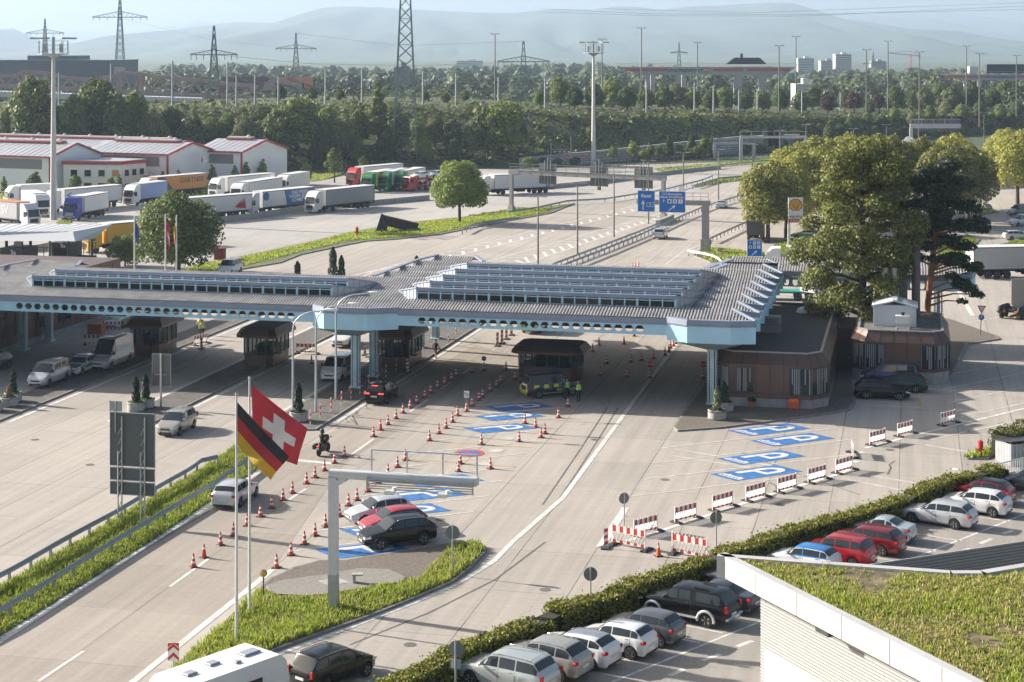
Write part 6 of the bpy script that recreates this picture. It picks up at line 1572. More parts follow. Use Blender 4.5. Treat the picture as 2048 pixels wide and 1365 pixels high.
wall_line('concrete_barrier','long low concrete wall between the lorries and the lane',[(60,505),(170,484),(300,463),(434,446),(512,437),(609,421),(740,411),(858,400)],.95,.45,CONC)
wall_line('concrete_barrier','low concrete wall along the far lorry lane under the stone wall',[(1072,380),(1200,368),(1330,350),(1440,338)],.9,.5,CONC)
wall_line('concrete_barrier','short concrete barrier in the motorway median at the gantry foot',[(1315,452),(1345,440)],.9,.6,CONC)
# rusty steel sculpture
RUST=mat('rusty brown steel',(.050,.036,.032),.75,.2,var=.3,scale=1.5)
g=G(790,466);o=root('steel_sculpture','dark rusty steel angle sculpture leaning on the grass verge','sculpture',Vector((0,0,0)))
D=g.y
def q(px,py,d):return AT(px,py,d)
b=MB()
a,c,d_,e=q(749,474,D-1),q(763,428,D+2),q(772,431,D+3.5),q(777,466,D+2)
def slab(P,th,b):
 n=(P[1]-P[0]).cross(P[2]-P[0]).normalized()*th
 b.add([p for p in P]+[p+n for p in P],[tuple(range(len(P))),tuple(range(len(P),2*len(P)))[::-1]]+[(i,(i+1)%len(P),len(P)+(i+1)%len(P),len(P)+i)for i in range(len(P))])
slab([q(748,474,D),q(763,427,D+1),q(768,430,D+1),q(776,452,D+1.5),q(772,466,D+1)],.5,b);b.build('upright_plate',[RUST],o)
b=MB();slab([q(766,431,D+1.2),q(838,448,D+3.5),q(832,467,D+3.5),q(776,453,D+1.6)],.8,b);b.build('long_plate',[RUST],o)
# overhead gantries with signs
def gantry(name,label,L_,R_,z0,z1,depth=1.0,posts=(True,True),rail=True,m=GALV):
 c=(L_+R_)/2;dv_=(R_-L_);ang=math.atan2(dv_.y,dv_.x);w=dv_.length
 o=root(name,label,'gantry',Vector((L_.x,L_.y,0)),ang)
 b=MB();b.box((w/2,0,(z0+z1)/2),(w+1,depth*.5,(z1-z0)*.9));b.build('beam',[m],o)
 if rail:
  b=MB();n=int(w/2.2)
  for k in range(n+1):b.box((w*k/n,-depth/2,z1+.55),(.07,.07,1.1))
  for zz in(.55,1.1):b.bar((0,-depth/2,z1+zz),(w,-depth/2,z1+zz),.07)
  b.build('railing',[m],o)
 for s,x in((0,0),(1,w)):
  if posts[s]:b=MB();b.box((x,0,z0/2),(.6,.6,z0));b.box((x,0,.5),(1.0,1.0,1.0),mi=1);b.build('gantry_post',[m,CONC],o)
 return o,w
a,c=G(1023,423),G(1327,440)
o,w=gantry('sign_gantry','grey gantry across the lanes with three sign backs',a,c,6.6,7.5,m=mat('gantry dull zinc',(.24,.24,.245),.5,.3))
for px in(1095,1199,1286):
 f=(px-1023)/304.0
 b=MB();b.box((w*f,.6,8.1),(3.5,.1,1.5));b.box((w*f,.6,5.9),(3.5,.1,1.5));b.box((w*f,.6,4.8),(.7,.1,.6));b.build('sign_back',[SIGNBACK],o)
 b=MB()
 for s in(-.6,0,.6):b.box((w*f+s,.48,7.3),(.1,.1,4.0 if s else 5.2))
 b.build('sign_bracket',[GREYP],o)
BSIGN=mat('motorway sign blue',(.006,.135,.50),.4)
pb=G(1411,506);dv_=RI*-1
o=root('sign_cantilever','motorway sign arm with two blue signs over the right lanes','gantry',pb,-TH)
b=MB();b.box((0,0,3.7),(1.0,.7,7.4));b.box((0,0,1.0),(1.3,1.1,2.0),mi=1);b.build('gantry_post',[mat('gantry steel grey',(.30,.30,.30),.5,.4),CONC],o)
b=MB();b.box((-4.6,0,7.1),(10.6,.5,.7));b.build('beam',[mat('gantry steel grey',(.30,.30,.30),.5,.4)],o)
b=MB()
for x in(-4,-2.9,-1.8,-.7,.4):b.box((x,.1,8.0),(.06,.06,1.1))
for z in(8.0,8.5):b.bar((-4,.1,z),(.4,.1,z),.06)
b.build('railing',[GALV],o)
def sign_face(o,cx,cz,w_,h_,nm='sign_panel'):
 b=MB();b.box((cx,-.42,cz),(w_,.08,h_),bev=.02);b.build('sign_edge',[WHITE],o)
 b=MB();b.box((cx,-.465,cz),(w_-.12,.03,h_-.12));b.build(nm,[BSIGN],o)
def arrow(o,x,z,s,ang):
 b=MB();ca,sa=math.cos(ang),math.sin(ang)
 P=lambda a_,c_:(x+a_*ca-c_*sa,-.487,z+a_*sa+c_*ca)
 b.poly([P(-s,-.10*s),P(.35*s,-.10*s),P(.35*s,.10*s),P(-s,.10*s)]);b.poly([P(.1*s,-.42*s),P(s,0),P(.1*s,.42*s),P(.35*s,0)]);b.build('arrow',[WHITE],o)
D=pb.y;mpp=D/F
sx=lambda px:(px-1411)*mpp;sz=lambda py:H-(py-YH)*mpp
c1=(sx(1292.5),sz(404.5));sign_face(o,*c1,35*mpp,43*mpp)
text('lettering','Basel',.72,WHITE,o,(c1[0],-.485,c1[1]+.75),(R(90),0,0));arrow(o,c1[0]-.45,c1[1]-.55,.72,R(90))
b=MB();b.box((c1[0]+.55,-.48,c1[1]-.5),(.95,.012,.62));b.box((c1[0]+.55,-.486,c1[1]-.5),(.85,.012,.52),mi=1);b.build('road_number_frame',[WHITE,BSIGN],o);text('lettering','5',.5,WHITE,o,(c1[0]+.55,-.50,c1[1]-.5),(R(90),0,0))
c2=(sx(1345),sz(405));sign_face(o,*c2,53*mpp,43*mpp)
text('lettering','CH-Raststätte',.50,WHITE,o,(c2[0],-.485,c2[1]+1.12),(R(90),0,0));text('lettering','Basel-Weil/Rhein',.48,WHITE,o,(c2[0],-.485,c2[1]+.68),(R(90),0,0));arrow(o,c2[0],c2[1]-.85,.62,R(38))
def picto(o,x,z,s,k):
 b=MB();b.box((x,-.485,z),(s,.012,s));b.build('pictogram_field',[WHITE if k else BSIGN],o)
 b=MB()
 if k==0:text('lettering','P',s*.9,WHITE,o,(x,-.497,z),(R(90),0,0));return
 if k==1:b.box((x-.05*s,-.495,z-.05*s),(s*.38,.01,s*.62));b.box((x+.27*s,-.495,z),(s*.08,.01,s*.5))
 if k==2:b.bar((x-.3*s,-.495,z-.3*s),(x+.3*s,-.495,z+.3*s),.012,s*.12);b.bar((x-.3*s,-.495,z+.3*s),(x+.3*s,-.495,z-.3*s),.012,s*.12)
 if k==3:b.box((x,-.495,z-.08*s),(s*.14,.01,s*.45));b.box((x,-.495,z+.3*s),(s*.16,.01,s*.14))
 if k==4:b.box((x,-.495,z),(s*.7,.01,s*.25))
 if k==5:b.box((x,-.495,z-.1*s),(s*.6,.01,s*.18));b.box((x,-.495,z+.15*s),(s*.35,.01,s*.14))
 b.build('pictogram',[BLACKP],o)
for k in range(4):picto(o,c2[0]-1.2+k*.8,c2[1]+.08,.6,k)
b=MB();b.box((sx(1362),.2,sz(379)),(.75,.05,.7));b.build('small_white_sign',[WHITE],o)
D=205.0;q_=AT(1508,560,D);o=root('service_sign','blue service sign with six pictograms and an arrow behind the roof','sign',Vector((q_.x,q_.y,0)),0)
mpp=D/F;zc=H-(496-YH)*mpp
b=MB();b.box((0,-.42,zc),(30*mpp,.08,33*mpp),bev=.02);b.build('sign_edge',[WHITE],o);b=MB();b.box((0,-.465,zc),(28.5*mpp,.03,31.5*mpp));b.build('sign_panel',[BSIGN],o)
for x in(-.5,.5):b=MB();b.tube([(x,-.3,0),(x,-.3,zc+.8)],.07,8);b.build('post',[GALV],o)
for k,(i,j)in enumerate(((0,0),(1,0),(2,0),(0,1),(1,1),(2,1))):picto(o,-.5+i*.5,zc+.62-j*.48,.36,(0,4,5,1,2,3)[k])
arrow(o,0,zc-.55,.42,R(42))
for p,lab in(((1338,510),'small red and white chevron board on the gantry foot'),((1440,522),'small red and white chevron board on the grass wedge')):
 g=G(*p)if p[0]>1400 else G(1418,505);o=root('chevron_board',lab,'sign',g,0,'red and white chevron boards')
 b=MB();b.box((0,0,1.5),(.75,.04,.62));b.build('sign_panel',[WHITE],o)
 b=MB()
 for k in range(3):
  for s in(-1,1):b.bar((-.22+k*.22,-.03,1.5),(-.08+k*.22,-.03,1.5+s*.28),.02,.1)
 b.build('chevron',[BRED],o)
 b=MB()
 for x in(-.25,.25):b.box((x,.03,.9),(.05,.05,1.8))
 b.build('post',[GALV],o)
g=G(1578,495);mpp=g.y/F;o=root('station_sign','tall white filling station sign with a red and yellow scallop shell','sign',g)
zs=lambda py:H-(py-YH)*mpp
b=MB();b.box((0,0,zs(446)/2),(.35,.3,zs(446)));b.build('post',[WHITE],o);wS=29*mpp;cx=.0+wS/2-.1
b=MB();b.box((cx,0,(zs(396)+zs(438))/2),(wS,.3,zs(396)-zs(438)),bev=.03);b.build('sign_panel',[mat('sign panel white',(.70,.71,.73),.4)],o)
b=MB();b.box((cx,0,zs(442)),(wS,.3,.5));b.build('red_panel',[mat('sign panel red',(.45,.02,.05),.4)],o)
SHY=mat('shell yellow',(.72,.40,.02),.45)
b=MB();zc=zs(411);r=.98
def shell(r,y,mi,zo=0):
 pts=[(cx+r*math.cos(w),y,zc+zo+r*.98*math.sin(w))for w in[R(-28+236*k/20)for k in range(21)]]+[(cx-.42*r,y,zc+zo-.78*r),(cx+.42*r,y,zc+zo-.78*r)]
 b.poly(pts,mi)
shell(1.0,-.165,0);shell(.86,-.175,1,.02)
for k in range(7):w=R(20+140*k/6);b.bar((cx+.12*math.cos(w),-.18,zc-.5),(cx+.82*math.cos(w),-.18,zc+.02+.80*math.sin(w)),.012,.07,0)
b.build('shell_emblem',[REDP,SHY],o)
text('lettering','migrolino',.5,REDP,o,(cx,-.17,zs(433)),(R(90),0,0));text('lettering','V-Power',.42,WHITE,o,(cx,-.17,zs(442)),(R(90),0,0))
# people
def skin_ramp(name,stops):
 m=bpy.data.materials.new(name);m.use_nodes=True;nt=m.node_tree;b=nt.nodes['Principled BSDF'];b.inputs['Roughness'].default_value=.75
 tc=nt.nodes.new('ShaderNodeTexCoord');sp=nt.nodes.new('ShaderNodeSeparateXYZ');nt.links.new(tc.outputs['Object'],sp.inputs[0])
 mr=nt.nodes.new('ShaderNodeMath');mr.operation='DIVIDE';mr.inputs[1].default_value=2.0;nt.links.new(sp.outputs['Z'],mr.inputs[0])
 cr=nt.nodes.new('ShaderNodeValToRGB');cr.color_ramp.interpolation='CONSTANT'
 while len(cr.color_ramp.elements)<len(stops):cr.color_ramp.elements.new(.5)
 for e,(z,c)in zip(cr.color_ramp.elements,stops):e.position=z/2.0;e.color=(*c,1)
 nt.links.new(mr.outputs[0],cr.inputs[0]);nt.links.new(cr.outputs[0],b.inputs['Base Color'])
 return m
SKIN=(.42,.24,.17)
def person(loc,rz,label,stops,arms=((-.1,.25),(.1,.25)),legs=(.0,.0),vest=None,hair=(.05,.03,.02),cap=None,seated=False,group=None,helmet=None):
 o=root('person',label,'person',loc,rz,group)
 V=[];E=[];RD=[]
 def v(p,r):V.append(p);RD.append(r);return len(V)-1
 def chain(i,pts):
  for p,r in pts:j=v(p,r);E.append((i,j));i=j
  return i
 pel=v((0,0,.96),.15);
 ch=chain(pel,[((0,.0,1.12),.145),((.0,0,1.30),.165)]);nk=chain(ch,[((0,0,1.46),.085),((.01,0,1.53),.06)])
 chain(nk,[((.02,0,1.60),.085),((.025,0,1.68),.105),((.015,0,1.76),.075)])
 chain(len(V)-2,[((.13,0,1.65),.018)])
 for s,(fw,lf)in zip((1,-1),arms):
  sh=chain(ch,[((0,s*.19,1.40),.075)])
  el=chain(sh,[((fw*.5,s*(.24+lf*.3),1.13),.052)]);wr=chain(el,[((fw*1.0+.1,s*(.24+lf*.2),.92 if fw<.3 else 1.12),.036)])
  x,y,z=V[wr]
  pm_=chain(wr,[((x+.03,y,z-.07),.038)])
  for k in range(4):chain(pm_,[((x+.045,y+(k-1.5)*.022,z-.12),.011),((x+.06,y+(k-1.5)*.02,z-.155-.01*(k in(1,2))),.008)])
  chain(wr,[((x+.065,y-s*.03,z-.07),.011),((x+.085,y-s*.03,z-.1),.009)])
 for s,st in zip((1,-1),legs):
  hp=chain(pel,[((0,s*.095,.90),.10)])
  if seated:kn=chain(hp,[((.38,s*.20,.80),.075)]);an=chain(kn,[((.25,s*.22,.42),.05)]);chain(an,[((.40,s*.22,.36),.045)])
  else:kn=chain(hp,[((st*.5,s*.11,.50),.068)]);an=chain(kn,[((st,s*.115,.09),.045)]);chain(an,[((st+.13,s*.13,.04),.042),((st+.17,s*.135,.035),.03)])
 me=bpy.data.meshes.new('body');me.from_pydata(V,E,[]);me.materials.append(skin_ramp('clothes of '+label[:30],stops))
 bo=bpy.data.objects.new('body',me);COL.objects.link(bo);bo.parent=o
 md=bo.modifiers.new('skin','SKIN');md.use_smooth_shade=True
 for i,r in enumerate(RD):me.skin_vertices[0].data[i].radius=(r,r)
 me.skin_vertices[0].data[0].use_root=True
 sb=bo.modifiers.new('sub','SUBSURF');sb.levels=1;sb.render_levels=1
 if vest:
  b=MB();n=14
  b.grid([[(.19*(1.0+k_)*math.cos(w)*.92,.245*(1+k_)*math.sin(w),z)for w in[2*math.pi*q/n for q in range(n+1)]]for z,k_ in((.98,-.04),(1.12,-.08),(1.28,.0),(1.41,-.12),(1.46,-.42))]);b.build('safety_vest',[vest],o,60)
  b=MB();b.grid([[(.185*math.cos(w),.24*math.sin(w),z)for w in[2*math.pi*q/n for q in range(n+1)]]for z in(1.09,1.14)]);b.build('vest_stripe',[WHITE],o)
 b=MB();b.lathe([(.118,-.02),(.125,.03),(.10,.09),(.05,.12),(.005,.125)],12,(.01,0,1.70));hc=cap or hair
 b.build('cap' if cap else 'hair',[mat('hair or cap %.2f %.2f %.2f'%hc,hc,.7)],o,60)
 if cap:b=MB();b.box((.14,0,1.71),(.10,.16,.02),bev=.008);b.build('cap_peak',[mat('hair or cap %.2f %.2f %.2f'%hc,hc,.7)],o)
 if helmet:b=MB();b.lathe([(.10,-.20),(.145,-.12),(.155,0),(.14,.09),(.08,.15),(.01,.165)],14,(.01,0,1.71));b.build('helmet',[helmet],o,60);b=MB();b.box((.13,0,1.68),(.06,.2,.09),bev=.02);b.build('visor',[CGLASS],o)
 if not helmet:
  for s in(1,-1):b=MB();b.lathe([(.012,0),(.012,.006)],6,(.118,s*.038,1.69),'x');b.build('eye',[BLACKP],o)
  b=MB();b.box((.112,0,1.60),(.012,.05,.01));b.build('mouth',[mat('lips',(.25,.08,.07),.6)],o)
 return o
VEST=mat('vest fluorescent green',(.38,.72,.03),.6);VESTY=mat('vest fluorescent yellow',(.68,.70,.05),.6)
DN=(.012,.014,.028);NB=(.02,.045,.14)
person(G(1134,799),R(-60),'border guard in dark blue with vest standing nearest the van',[(0,(.01,.01,.01)),(.1,DN),(1.0,NB),(1.49,SKIN),(1.95,SKIN)],((.28,.1),(.28,.1)),vest=VEST,cap=(.015,.02,.04))
person(G(1127,798),R(10),'border guard in dark blue half hidden behind his colleague',[(0,(.01,.01,.01)),(.1,DN),(1.0,NB),(1.49,SKIN),(1.95,SKIN)],((.3,.1),(.1,.2)),cap=(.015,.02,.04))
person(G(1157,804),R(120),'border guard seen from behind with green vest and blue sleeves',[(0,(.01,.01,.01)),(.1,DN),(1.0,NB),(1.49,SKIN),(1.95,SKIN)],((.05,.25),(.05,.25)),vest=VEST,cap=(.015,.02,.04))
person(G(404,676,ZI),R(-80),'officer in yellow vest and black trousers standing on the booth island',[(0,(.01,.01,.01)),(.1,(.015,.015,.017)),(.95,(.5,.48,.4)),(1.49,SKIN),(1.95,SKIN)],((.05,.2),(.05,.2)),vest=VESTY)
person(G(400,668,ZI),R(-100),'officer in yellow vest standing just behind his colleague on the island',[(0,(.01,.01,.01)),(.1,(.015,.015,.017)),(.95,(.5,.48,.4)),(1.49,SKIN),(1.95,SKIN)],((.05,.2),(.05,.2)),vest=VESTY,hair=(.12,.07,.04))
person(G(871,717),R(60),'person in dark shirt and shorts walking along the kerb under the canopy',[(0,(.03,.03,.03)),(.09,SKIN),(.52,(.03,.035,.05)),(1.0,(.05,.045,.05)),(1.49,SKIN),(1.95,SKIN)],((-.12,.1),(.22,.1)),(.24,-.2))
g=G(647,908);o=root('motorcycle','black touring motorcycle with side cases riding away from the cones','motorcycle',g,R(72))
def torus(r,w,mb,c,mi=0):
 mb.lathe([(r*.68,-w),(r*.92,-w),(r,-w*.4),(r,w*.4),(r*.92,w),(r*.68,w)],18,c,'y',mi)
for x in(-.78,.74):
 b=MB();torus(.33,.075,b,(x,0,.33));w=b.build('wheel',[RUBBER],o,40);b=MB();b.lathe([(.22,-.03),(.22,.03),(.04,.05),(.04,-.05)],14,(x,0,.33),'y');b.build('rim',[RIM],w)
MB_=mat('motorcycle black',(.012,.012,.013),.25,.2,coat=.5)
b=MB();b.tube([(-.75,0,.62),(-.35,0,.74),(.1,0,.82),(.42,0,.86),(.62,0,.95)],[.10,.15,.17,.16,.06],10);b.build('tank_and_tail',[MB_],o,60)
b=MB();b.box((0,0,.45),(.55,.30,.4),bev=.08);b.tube([(.78,.09,.3),(.55,.09,1.0)],.035,6);b.tube([(.78,-.09,.3),(.55,-.09,1.0)],.035,6);b.tube([(-.1,-.17,.28),(-.95,-.2,.42)],.055,8);b.build('engine',[DARKM],o)
for s in(1,-1):b=MB();b.box((-.68,s*.33,.66),(.55,.22,.36),bev=.06);b.build('side_case',[BLACKP],o,40)
b=MB();b.box((-.32,0,.86),(.6,.28,.08),bev=.03);b.build('saddle',[BLACKP],o)
b=MB();b.tube([(.42,.36,1.05),(.5,.1,1.02),(.5,-.1,1.02),(.42,-.36,1.05)],.018,6);b.build('handlebar',[DARKM],o)
b=MB();b.grid([[(.68,-.18,1.0),(.68,.18,1.0)],[(.52,-.15,1.3),(.52,.15,1.3)]]);b.build('windscreen',[CGLASS],o)
for s in(1,-1):b=MB();b.box((.46,s*.38,1.18),(.03,.13,.08),bev=.02);b.build('mirror',[CHROME],o)
b=MB();b.box((-1.0,0,.74),(.05,.16,.07));b.build('tail_light',[BRK],o);b=MB();b.box((-1.02,0,.52),(.02,.2,.2));b.build('number_plate',[PLATE],o)
fw=Vector((math.cos(R(72)),math.sin(R(72)),0))
person(g-fw*.22+Vector((0,0,-.02)),R(72),'motorcyclist in black leathers and black helmet on the motorcycle',[(0,(.012,.012,.013)),(1.95,(.012,.012,.013))],((.42,.06),(.42,.06)),seated=True,helmet=MB_)
# trees
BARK=mat('bark',(.075,.058,.045),.95,var=.3,scale=2);BARKP=mat('pine bark orange',(.30,.13,.06),.9,var=.4,scale=1.2)
LM={'oak':leafmat('leaves mid green',(.155,.215,.065),.5,.35,(1.25,1.1,.9)),'dark':leafmat('leaves dark green',(.098,.145,.048),.5,.3,(1.2,1.1,1.0)),'pale':leafmat('leaves grey green',(0.203,0.232,0.095),.45,.35),'yel':leafmat('leaves yellow green',(.27,.285,.085),.45,.4,(1.12,1.05,.85)),'red':leafmat('leaves dark red',(0.081,0.041,0.035),.4,.2),'acacia':leafmat('leaves acacia',(.155,.20,.070),.55,.35,(1.35,1.08,.85)),'pine':leafmat('pine needles',(0.057,0.092,0.049),.5,.15),'round':leafmat('leaves round tree',(.155,.215,.060),.5,.35,(1.2,1.1,.9))}
def crown_mesh(name,lobes,n,size,m,seed,up=.35,shell=.72):
 rr=random.Random(seed);b=MB();W=[r*r for _,r,_ in lobes];
 cum=[];t=0
 for w in W:t+=w;cum.append(t)
 def f(r_):
  x=r_.random()*t;i=next(k for k,c in enumerate(cum)if x<=c)
  c,r,sq=lobes[i]
  z=r_.uniform(-.75,1);w=r_.uniform(0,6.283);q=math.sqrt(max(0,1-z*z));d=Vector((q*math.cos(w),q*math.sin(w),z))
  k=r*(shell+(1.03-shell)*r_.random()**.6)*(1+.22*noise.noise((d.x*2+i,d.y*2,d.z*2+seed)))
  return(c[0]+d.x*k,c[1]+d.y*k,c[2]+d.z*k*sq),d
 leaf_blob(b,n,f,size,rr,up)
 return b.mesh(name,[m])
def rand_lobes(rr,h0,h1,w,n,conical=0.0):
 L_=[((0,0,(h0+h1)/2),w*.30,(h1-h0)/w*.9)]
 for k in range(n):
  t=(k+.5)/n;z=h0+(h1-h0)*(.12+.76*t)
  env=math.sin(math.pi*min(1,.18+.80*t))**.6*(1-conical*t)
  a=k*2.4+rr.uniform(-.5,.5);rad=w*.5*env
  r=rad*rr.uniform(.40,.62);d=max(0,rad-r*.85)*rr.uniform(.75,1.08)
  L_.append(((d*math.cos(a),d*math.sin(a),z),max(r,w*.11),rr.uniform(.75,1.0)))
 return L_
def trunk_mesh(h,r,lobes,m,seed,lean=(0,0)):
 rr=random.Random(seed);b=MB()
 top=Vector((lean[0],lean[1],h))
 b.tube([(0,0,-.1),(lean[0]*.2,lean[1]*.2,h*.3),(lean[0]*.55,lean[1]*.55,h*.65),top],[r*1.25,r,r*.75,r*.3],8)
 for c,q,_ in lobes[1:]:
  z=max(.25*h,min(h*.9,c[2]-q*.6));s=Vector((lean[0]*z/h,lean[1]*z/h,z));e=Vector(c)
  b.tube([s,s.lerp(e,.5)+Vector((0,0,.3)),e],[r*.38,r*.26,r*.10],5)
 return b.mesh('trunk',[m],60)
TM={}
def tree_type(key,h,w,h0,nl,leaves,size,m,seed,con=0.0,tr=.28):
 rr=random.Random(seed);L_=rand_lobes(rr,h0,h,w,nl,con)
 TM[key]=(crown_mesh('crown',L_,leaves,size,m,seed),trunk_mesh(h*.8,tr,L_,BARK,seed))
def tree(name,key,loc,sc,label,cat='tree',group=None,rz=None,sx=None):
 o=root(name,label,cat,loc,random.uniform(0,6.28)if rz is None else rz,group)
 o.scale=(sx or sc,sx or sc,sc)
 link('crown',TM[key][0],o);link('trunk',TM[key][1],o)
 return o
for i,s in enumerate((11,12,13)):tree_type(f'wood{i}',12,9,1.0,13+i*3,6500,.40,LM[('oak','dark','pale')[i]],s)
tree_type('poplar',14,5,.8,14,5000,.36,LM['oak'],21,.35);tree_type('willow',10,9,.5,16,6000,.40,LM['pale'],22)
tree_type('plane0',13,10,2.2,18,13000,.27,LM['yel'],31);tree_type('plane1',13,9.5,2.4,16,13000,.27,LM['yel'],32)
tree_type('redtree',9,7,1.5,12,4000,.36,LM['red'],33);tree_type('young',5.5,3.4,1.2,8,2200,.2,LM['oak'],34,.2,.10);tree_type('youngslim',5.5,2.2,.8,8,1600,.2,LM['oak'],35,.45,.08)
tree_type('cone',8,4.2,.4,14,4000,.28,LM['dark'],36,.6)
tree_type('bush',3.2,4.2,.1,9,2500,.25,LM['oak'],37,0,.1);tree_type('bushp',3.0,4.0,.1,9,2500,.25,LM['pale'],38,0,.1)
def own_tree(name,label,loc,lobes,n,size,m,seed,th,tr,barkm=BARK,lean=(0,0),shell=.7,up=.35):
 o=root(name,label,'tree',loc)
 link('crown',crown_mesh('crown',lobes,n,size,m,seed,up,shell),o);link('trunk',trunk_mesh(th,tr,lobes,barkm,seed,lean),o)
 return o
rr=random.Random(3)
L_=rand_lobes(rr,1.0,11.0,11.2,26);own_tree('maple_tree','dark green maple with open crown behind the left canopy roof',G(355,546),L_,19000,.27,LM['round'],3,8,.32)
L_=[((0,0,6.2),4.2,.95)]+[((4.0*math.cos(a)*q,4.0*math.sin(a)*q,z),r,.9)for a,q,z,r in((0,.62,5.4,2.4),(1.1,.6,6.4,2.3),(2.2,.62,5.2,2.4),(3.3,.62,5.9,2.5),(4.3,.6,5.0,2.3),(5.3,.6,6.3,2.4),(.5,.35,8.4,2.1),(2.6,.35,8.6,2.0),(4.6,.3,8.3,2.2),(1.6,.75,4.2,1.8),(3.9,.75,4.0,1.8),(5.9,.75,4.1,1.9))]
own_tree('round_tree','round crowned tree standing alone on the grass verge',G(919,447),L_,22000,.23,LM['round'],4,7,.24,shell=.8)
own_tree('shrub','loose light green shrub left of the maple',G(250,533),rand_lobes(rr,.2,4.6,5.0,12),5000,.22,LM['pale'],5,3.2,.1)
L_=[]
for k in range(46):
 t=(k+.5)/46;z=3.8+16.4*t;env=(math.sin(math.pi*(.14+.80*t))**.55)*6.3
 a=k*2.39;d=env*rr.uniform(.35,.88);L_.append(((d*math.cos(a),d*math.sin(a)*.85,z),rr.uniform(1.2,2.1),.72))
L_=[((0,0,12),2.2,1.6)]+L_
own_tree('acacia_tree','large feathery acacia with reddish tinge behind the octagonal pavilion',Vector((32.6,160.5,0)),L_,44000,.20,LM['acacia'],6,17,.42,shell=.45)
L_=[((1.6,0,13.6),1.0,.8)]
for(x,y,z,r)in((.9,.3,17.6,1.5),(2.2,-.4,18.3,1.3),(-.4,.5,16.6,1.4),(3.3,0,16.4,1.5),(1.6,-1.2,15.8,1.5),(.2,-.8,14.8,1.6),(-1.4,.3,14.4,1.4),(2.6,.9,14.6,1.5),(4.2,.2,14.2,1.4),(4.9,-.4,12.9,1.2),(5.4,.2,12.2,.9),(3.4,-.6,12.6,1.4),(1.2,.4,13.0,1.4),(-.6,-.5,12.6,1.3),(-1.8,.2,11.4,1.1),(2.2,-.5,11.2,1.3),(3.8,.3,10.6,1.2),(.6,.6,10.6,1.1),(2.9,.2,9.0,.9),(4.4,-.2,8.6,1.0),(5.0,.1,8.8,.7),(3.4,-.3,7.2,1.0),(4.2,.2,6.6,.9),(2.6,.1,7.8,.8),(4.9,-.2,6.1,.7),(3.6,.2,5.4,.6)):L_.append(((x,y,z),r,.55))
for k in range(26):
 t=rr.random();z=8.5+9.5*t;a=rr.uniform(0,6.28);d=(1-.45*t)*rr.uniform(.8,3.4);L_.append(((1.5+d*math.cos(a),d*math.sin(a)*.7,z),rr.uniform(.7,1.25),.5))
own_tree('pine_tree','tall pine with orange trunk and dark layered needles beside the acacia',Vector((38.6,161.5,0)),L_,26000,.20,LM['pine'],7,17.5,.30,BARKP,(1.7,0),.3,.6)
for(p,h,r,lab)in(((595,566),2.6,.55,'small dark cypress column behind the roof, leftmost'),((666,563),4.3,.75,'tallest dark cypress column behind the roof'),((683,563),3.2,.55,'dark cypress column right of the tallest one'),((833,560),3.0,.5,'thin cypress at the roof edge before the hatched wedge')):
 o=root('cypress',lab,'conifer',G(*p),0,'dark cypress columns behind the roof');b=MB();leaf_blob(b,900,column_fn(h,r),.22,rr,.8);b.build('crown',[LM['pine']],o);b=MB();b.tube([(0,0,0),(0,0,h*.8)],.06,6);b.build('trunk',[BARK],o)
PL=((1536,486,1.0),(1572,476,1.02),(1612,462,1.05),(1655,452,1.1),(1700,446,1.1),(1590,442,1.08),(1640,428,1.12),(1690,424,1.15),(1745,428,1.15),(1790,432,1.15),(1895,452,1.12),(1936,446,1.05),(1905,420,1.12),(2035,408,1.12),(2075,400,1.2),(1850,424,1.1),(2010,372,1.0))
for i,(x,y,s)in enumerate(PL):
 tree('plane_tree',f'plane{i % 2}',G(x,y),s,f'yellow green plane tree of the rest area, {ORD[i]} counted from the station sign',group='yellow green plane trees')
tree('conical_tree','cone',G(1659,306),1.25,'dark conical tree on the verge above the plane trees');
for i,(x,y,k,s)in enumerate(((70,398,'young',1.05),(8,398,'youngslim',.9),(150,392,'young',.85),(222,396,'young',.8),(238,394,'youngslim',.9),(285,392,'young',.75),(325,386,'youngslim',.9),(357,386,'youngslim',.95),(378,384,'young',.7),(425,382,'youngslim',1.1),(470,378,'youngslim',1.0),(492,376,'youngslim',1.1),(525,374,'youngslim',1.2),(548,368,'young',.8),(612,372,'young',1.0),(669,366,'young',1.5),(727,355,'young',.95))):
 tree('young_tree',k,G(x,y),s,f'young tree before the warehouses, {ORD[i]} from the left',group='young trees by the warehouses')
for i,(x,y,k,s)in enumerate(((1226,326,'young',.9),(1266,324,'young',1.1),(1300,322,'young',.9),(1338,319,'cone',.85),(1383,317,'cone',.9),(1410,316,'young',1.2),(1424,314,'cone',.75),(1318,321,'young',.8),(1360,319,'young',.85))):
 tree('young_tree',k,G(x,y),s,f'small tree in front of the stone wall, {ORD[i]} planted from the left',group='small trees along the stone wall')
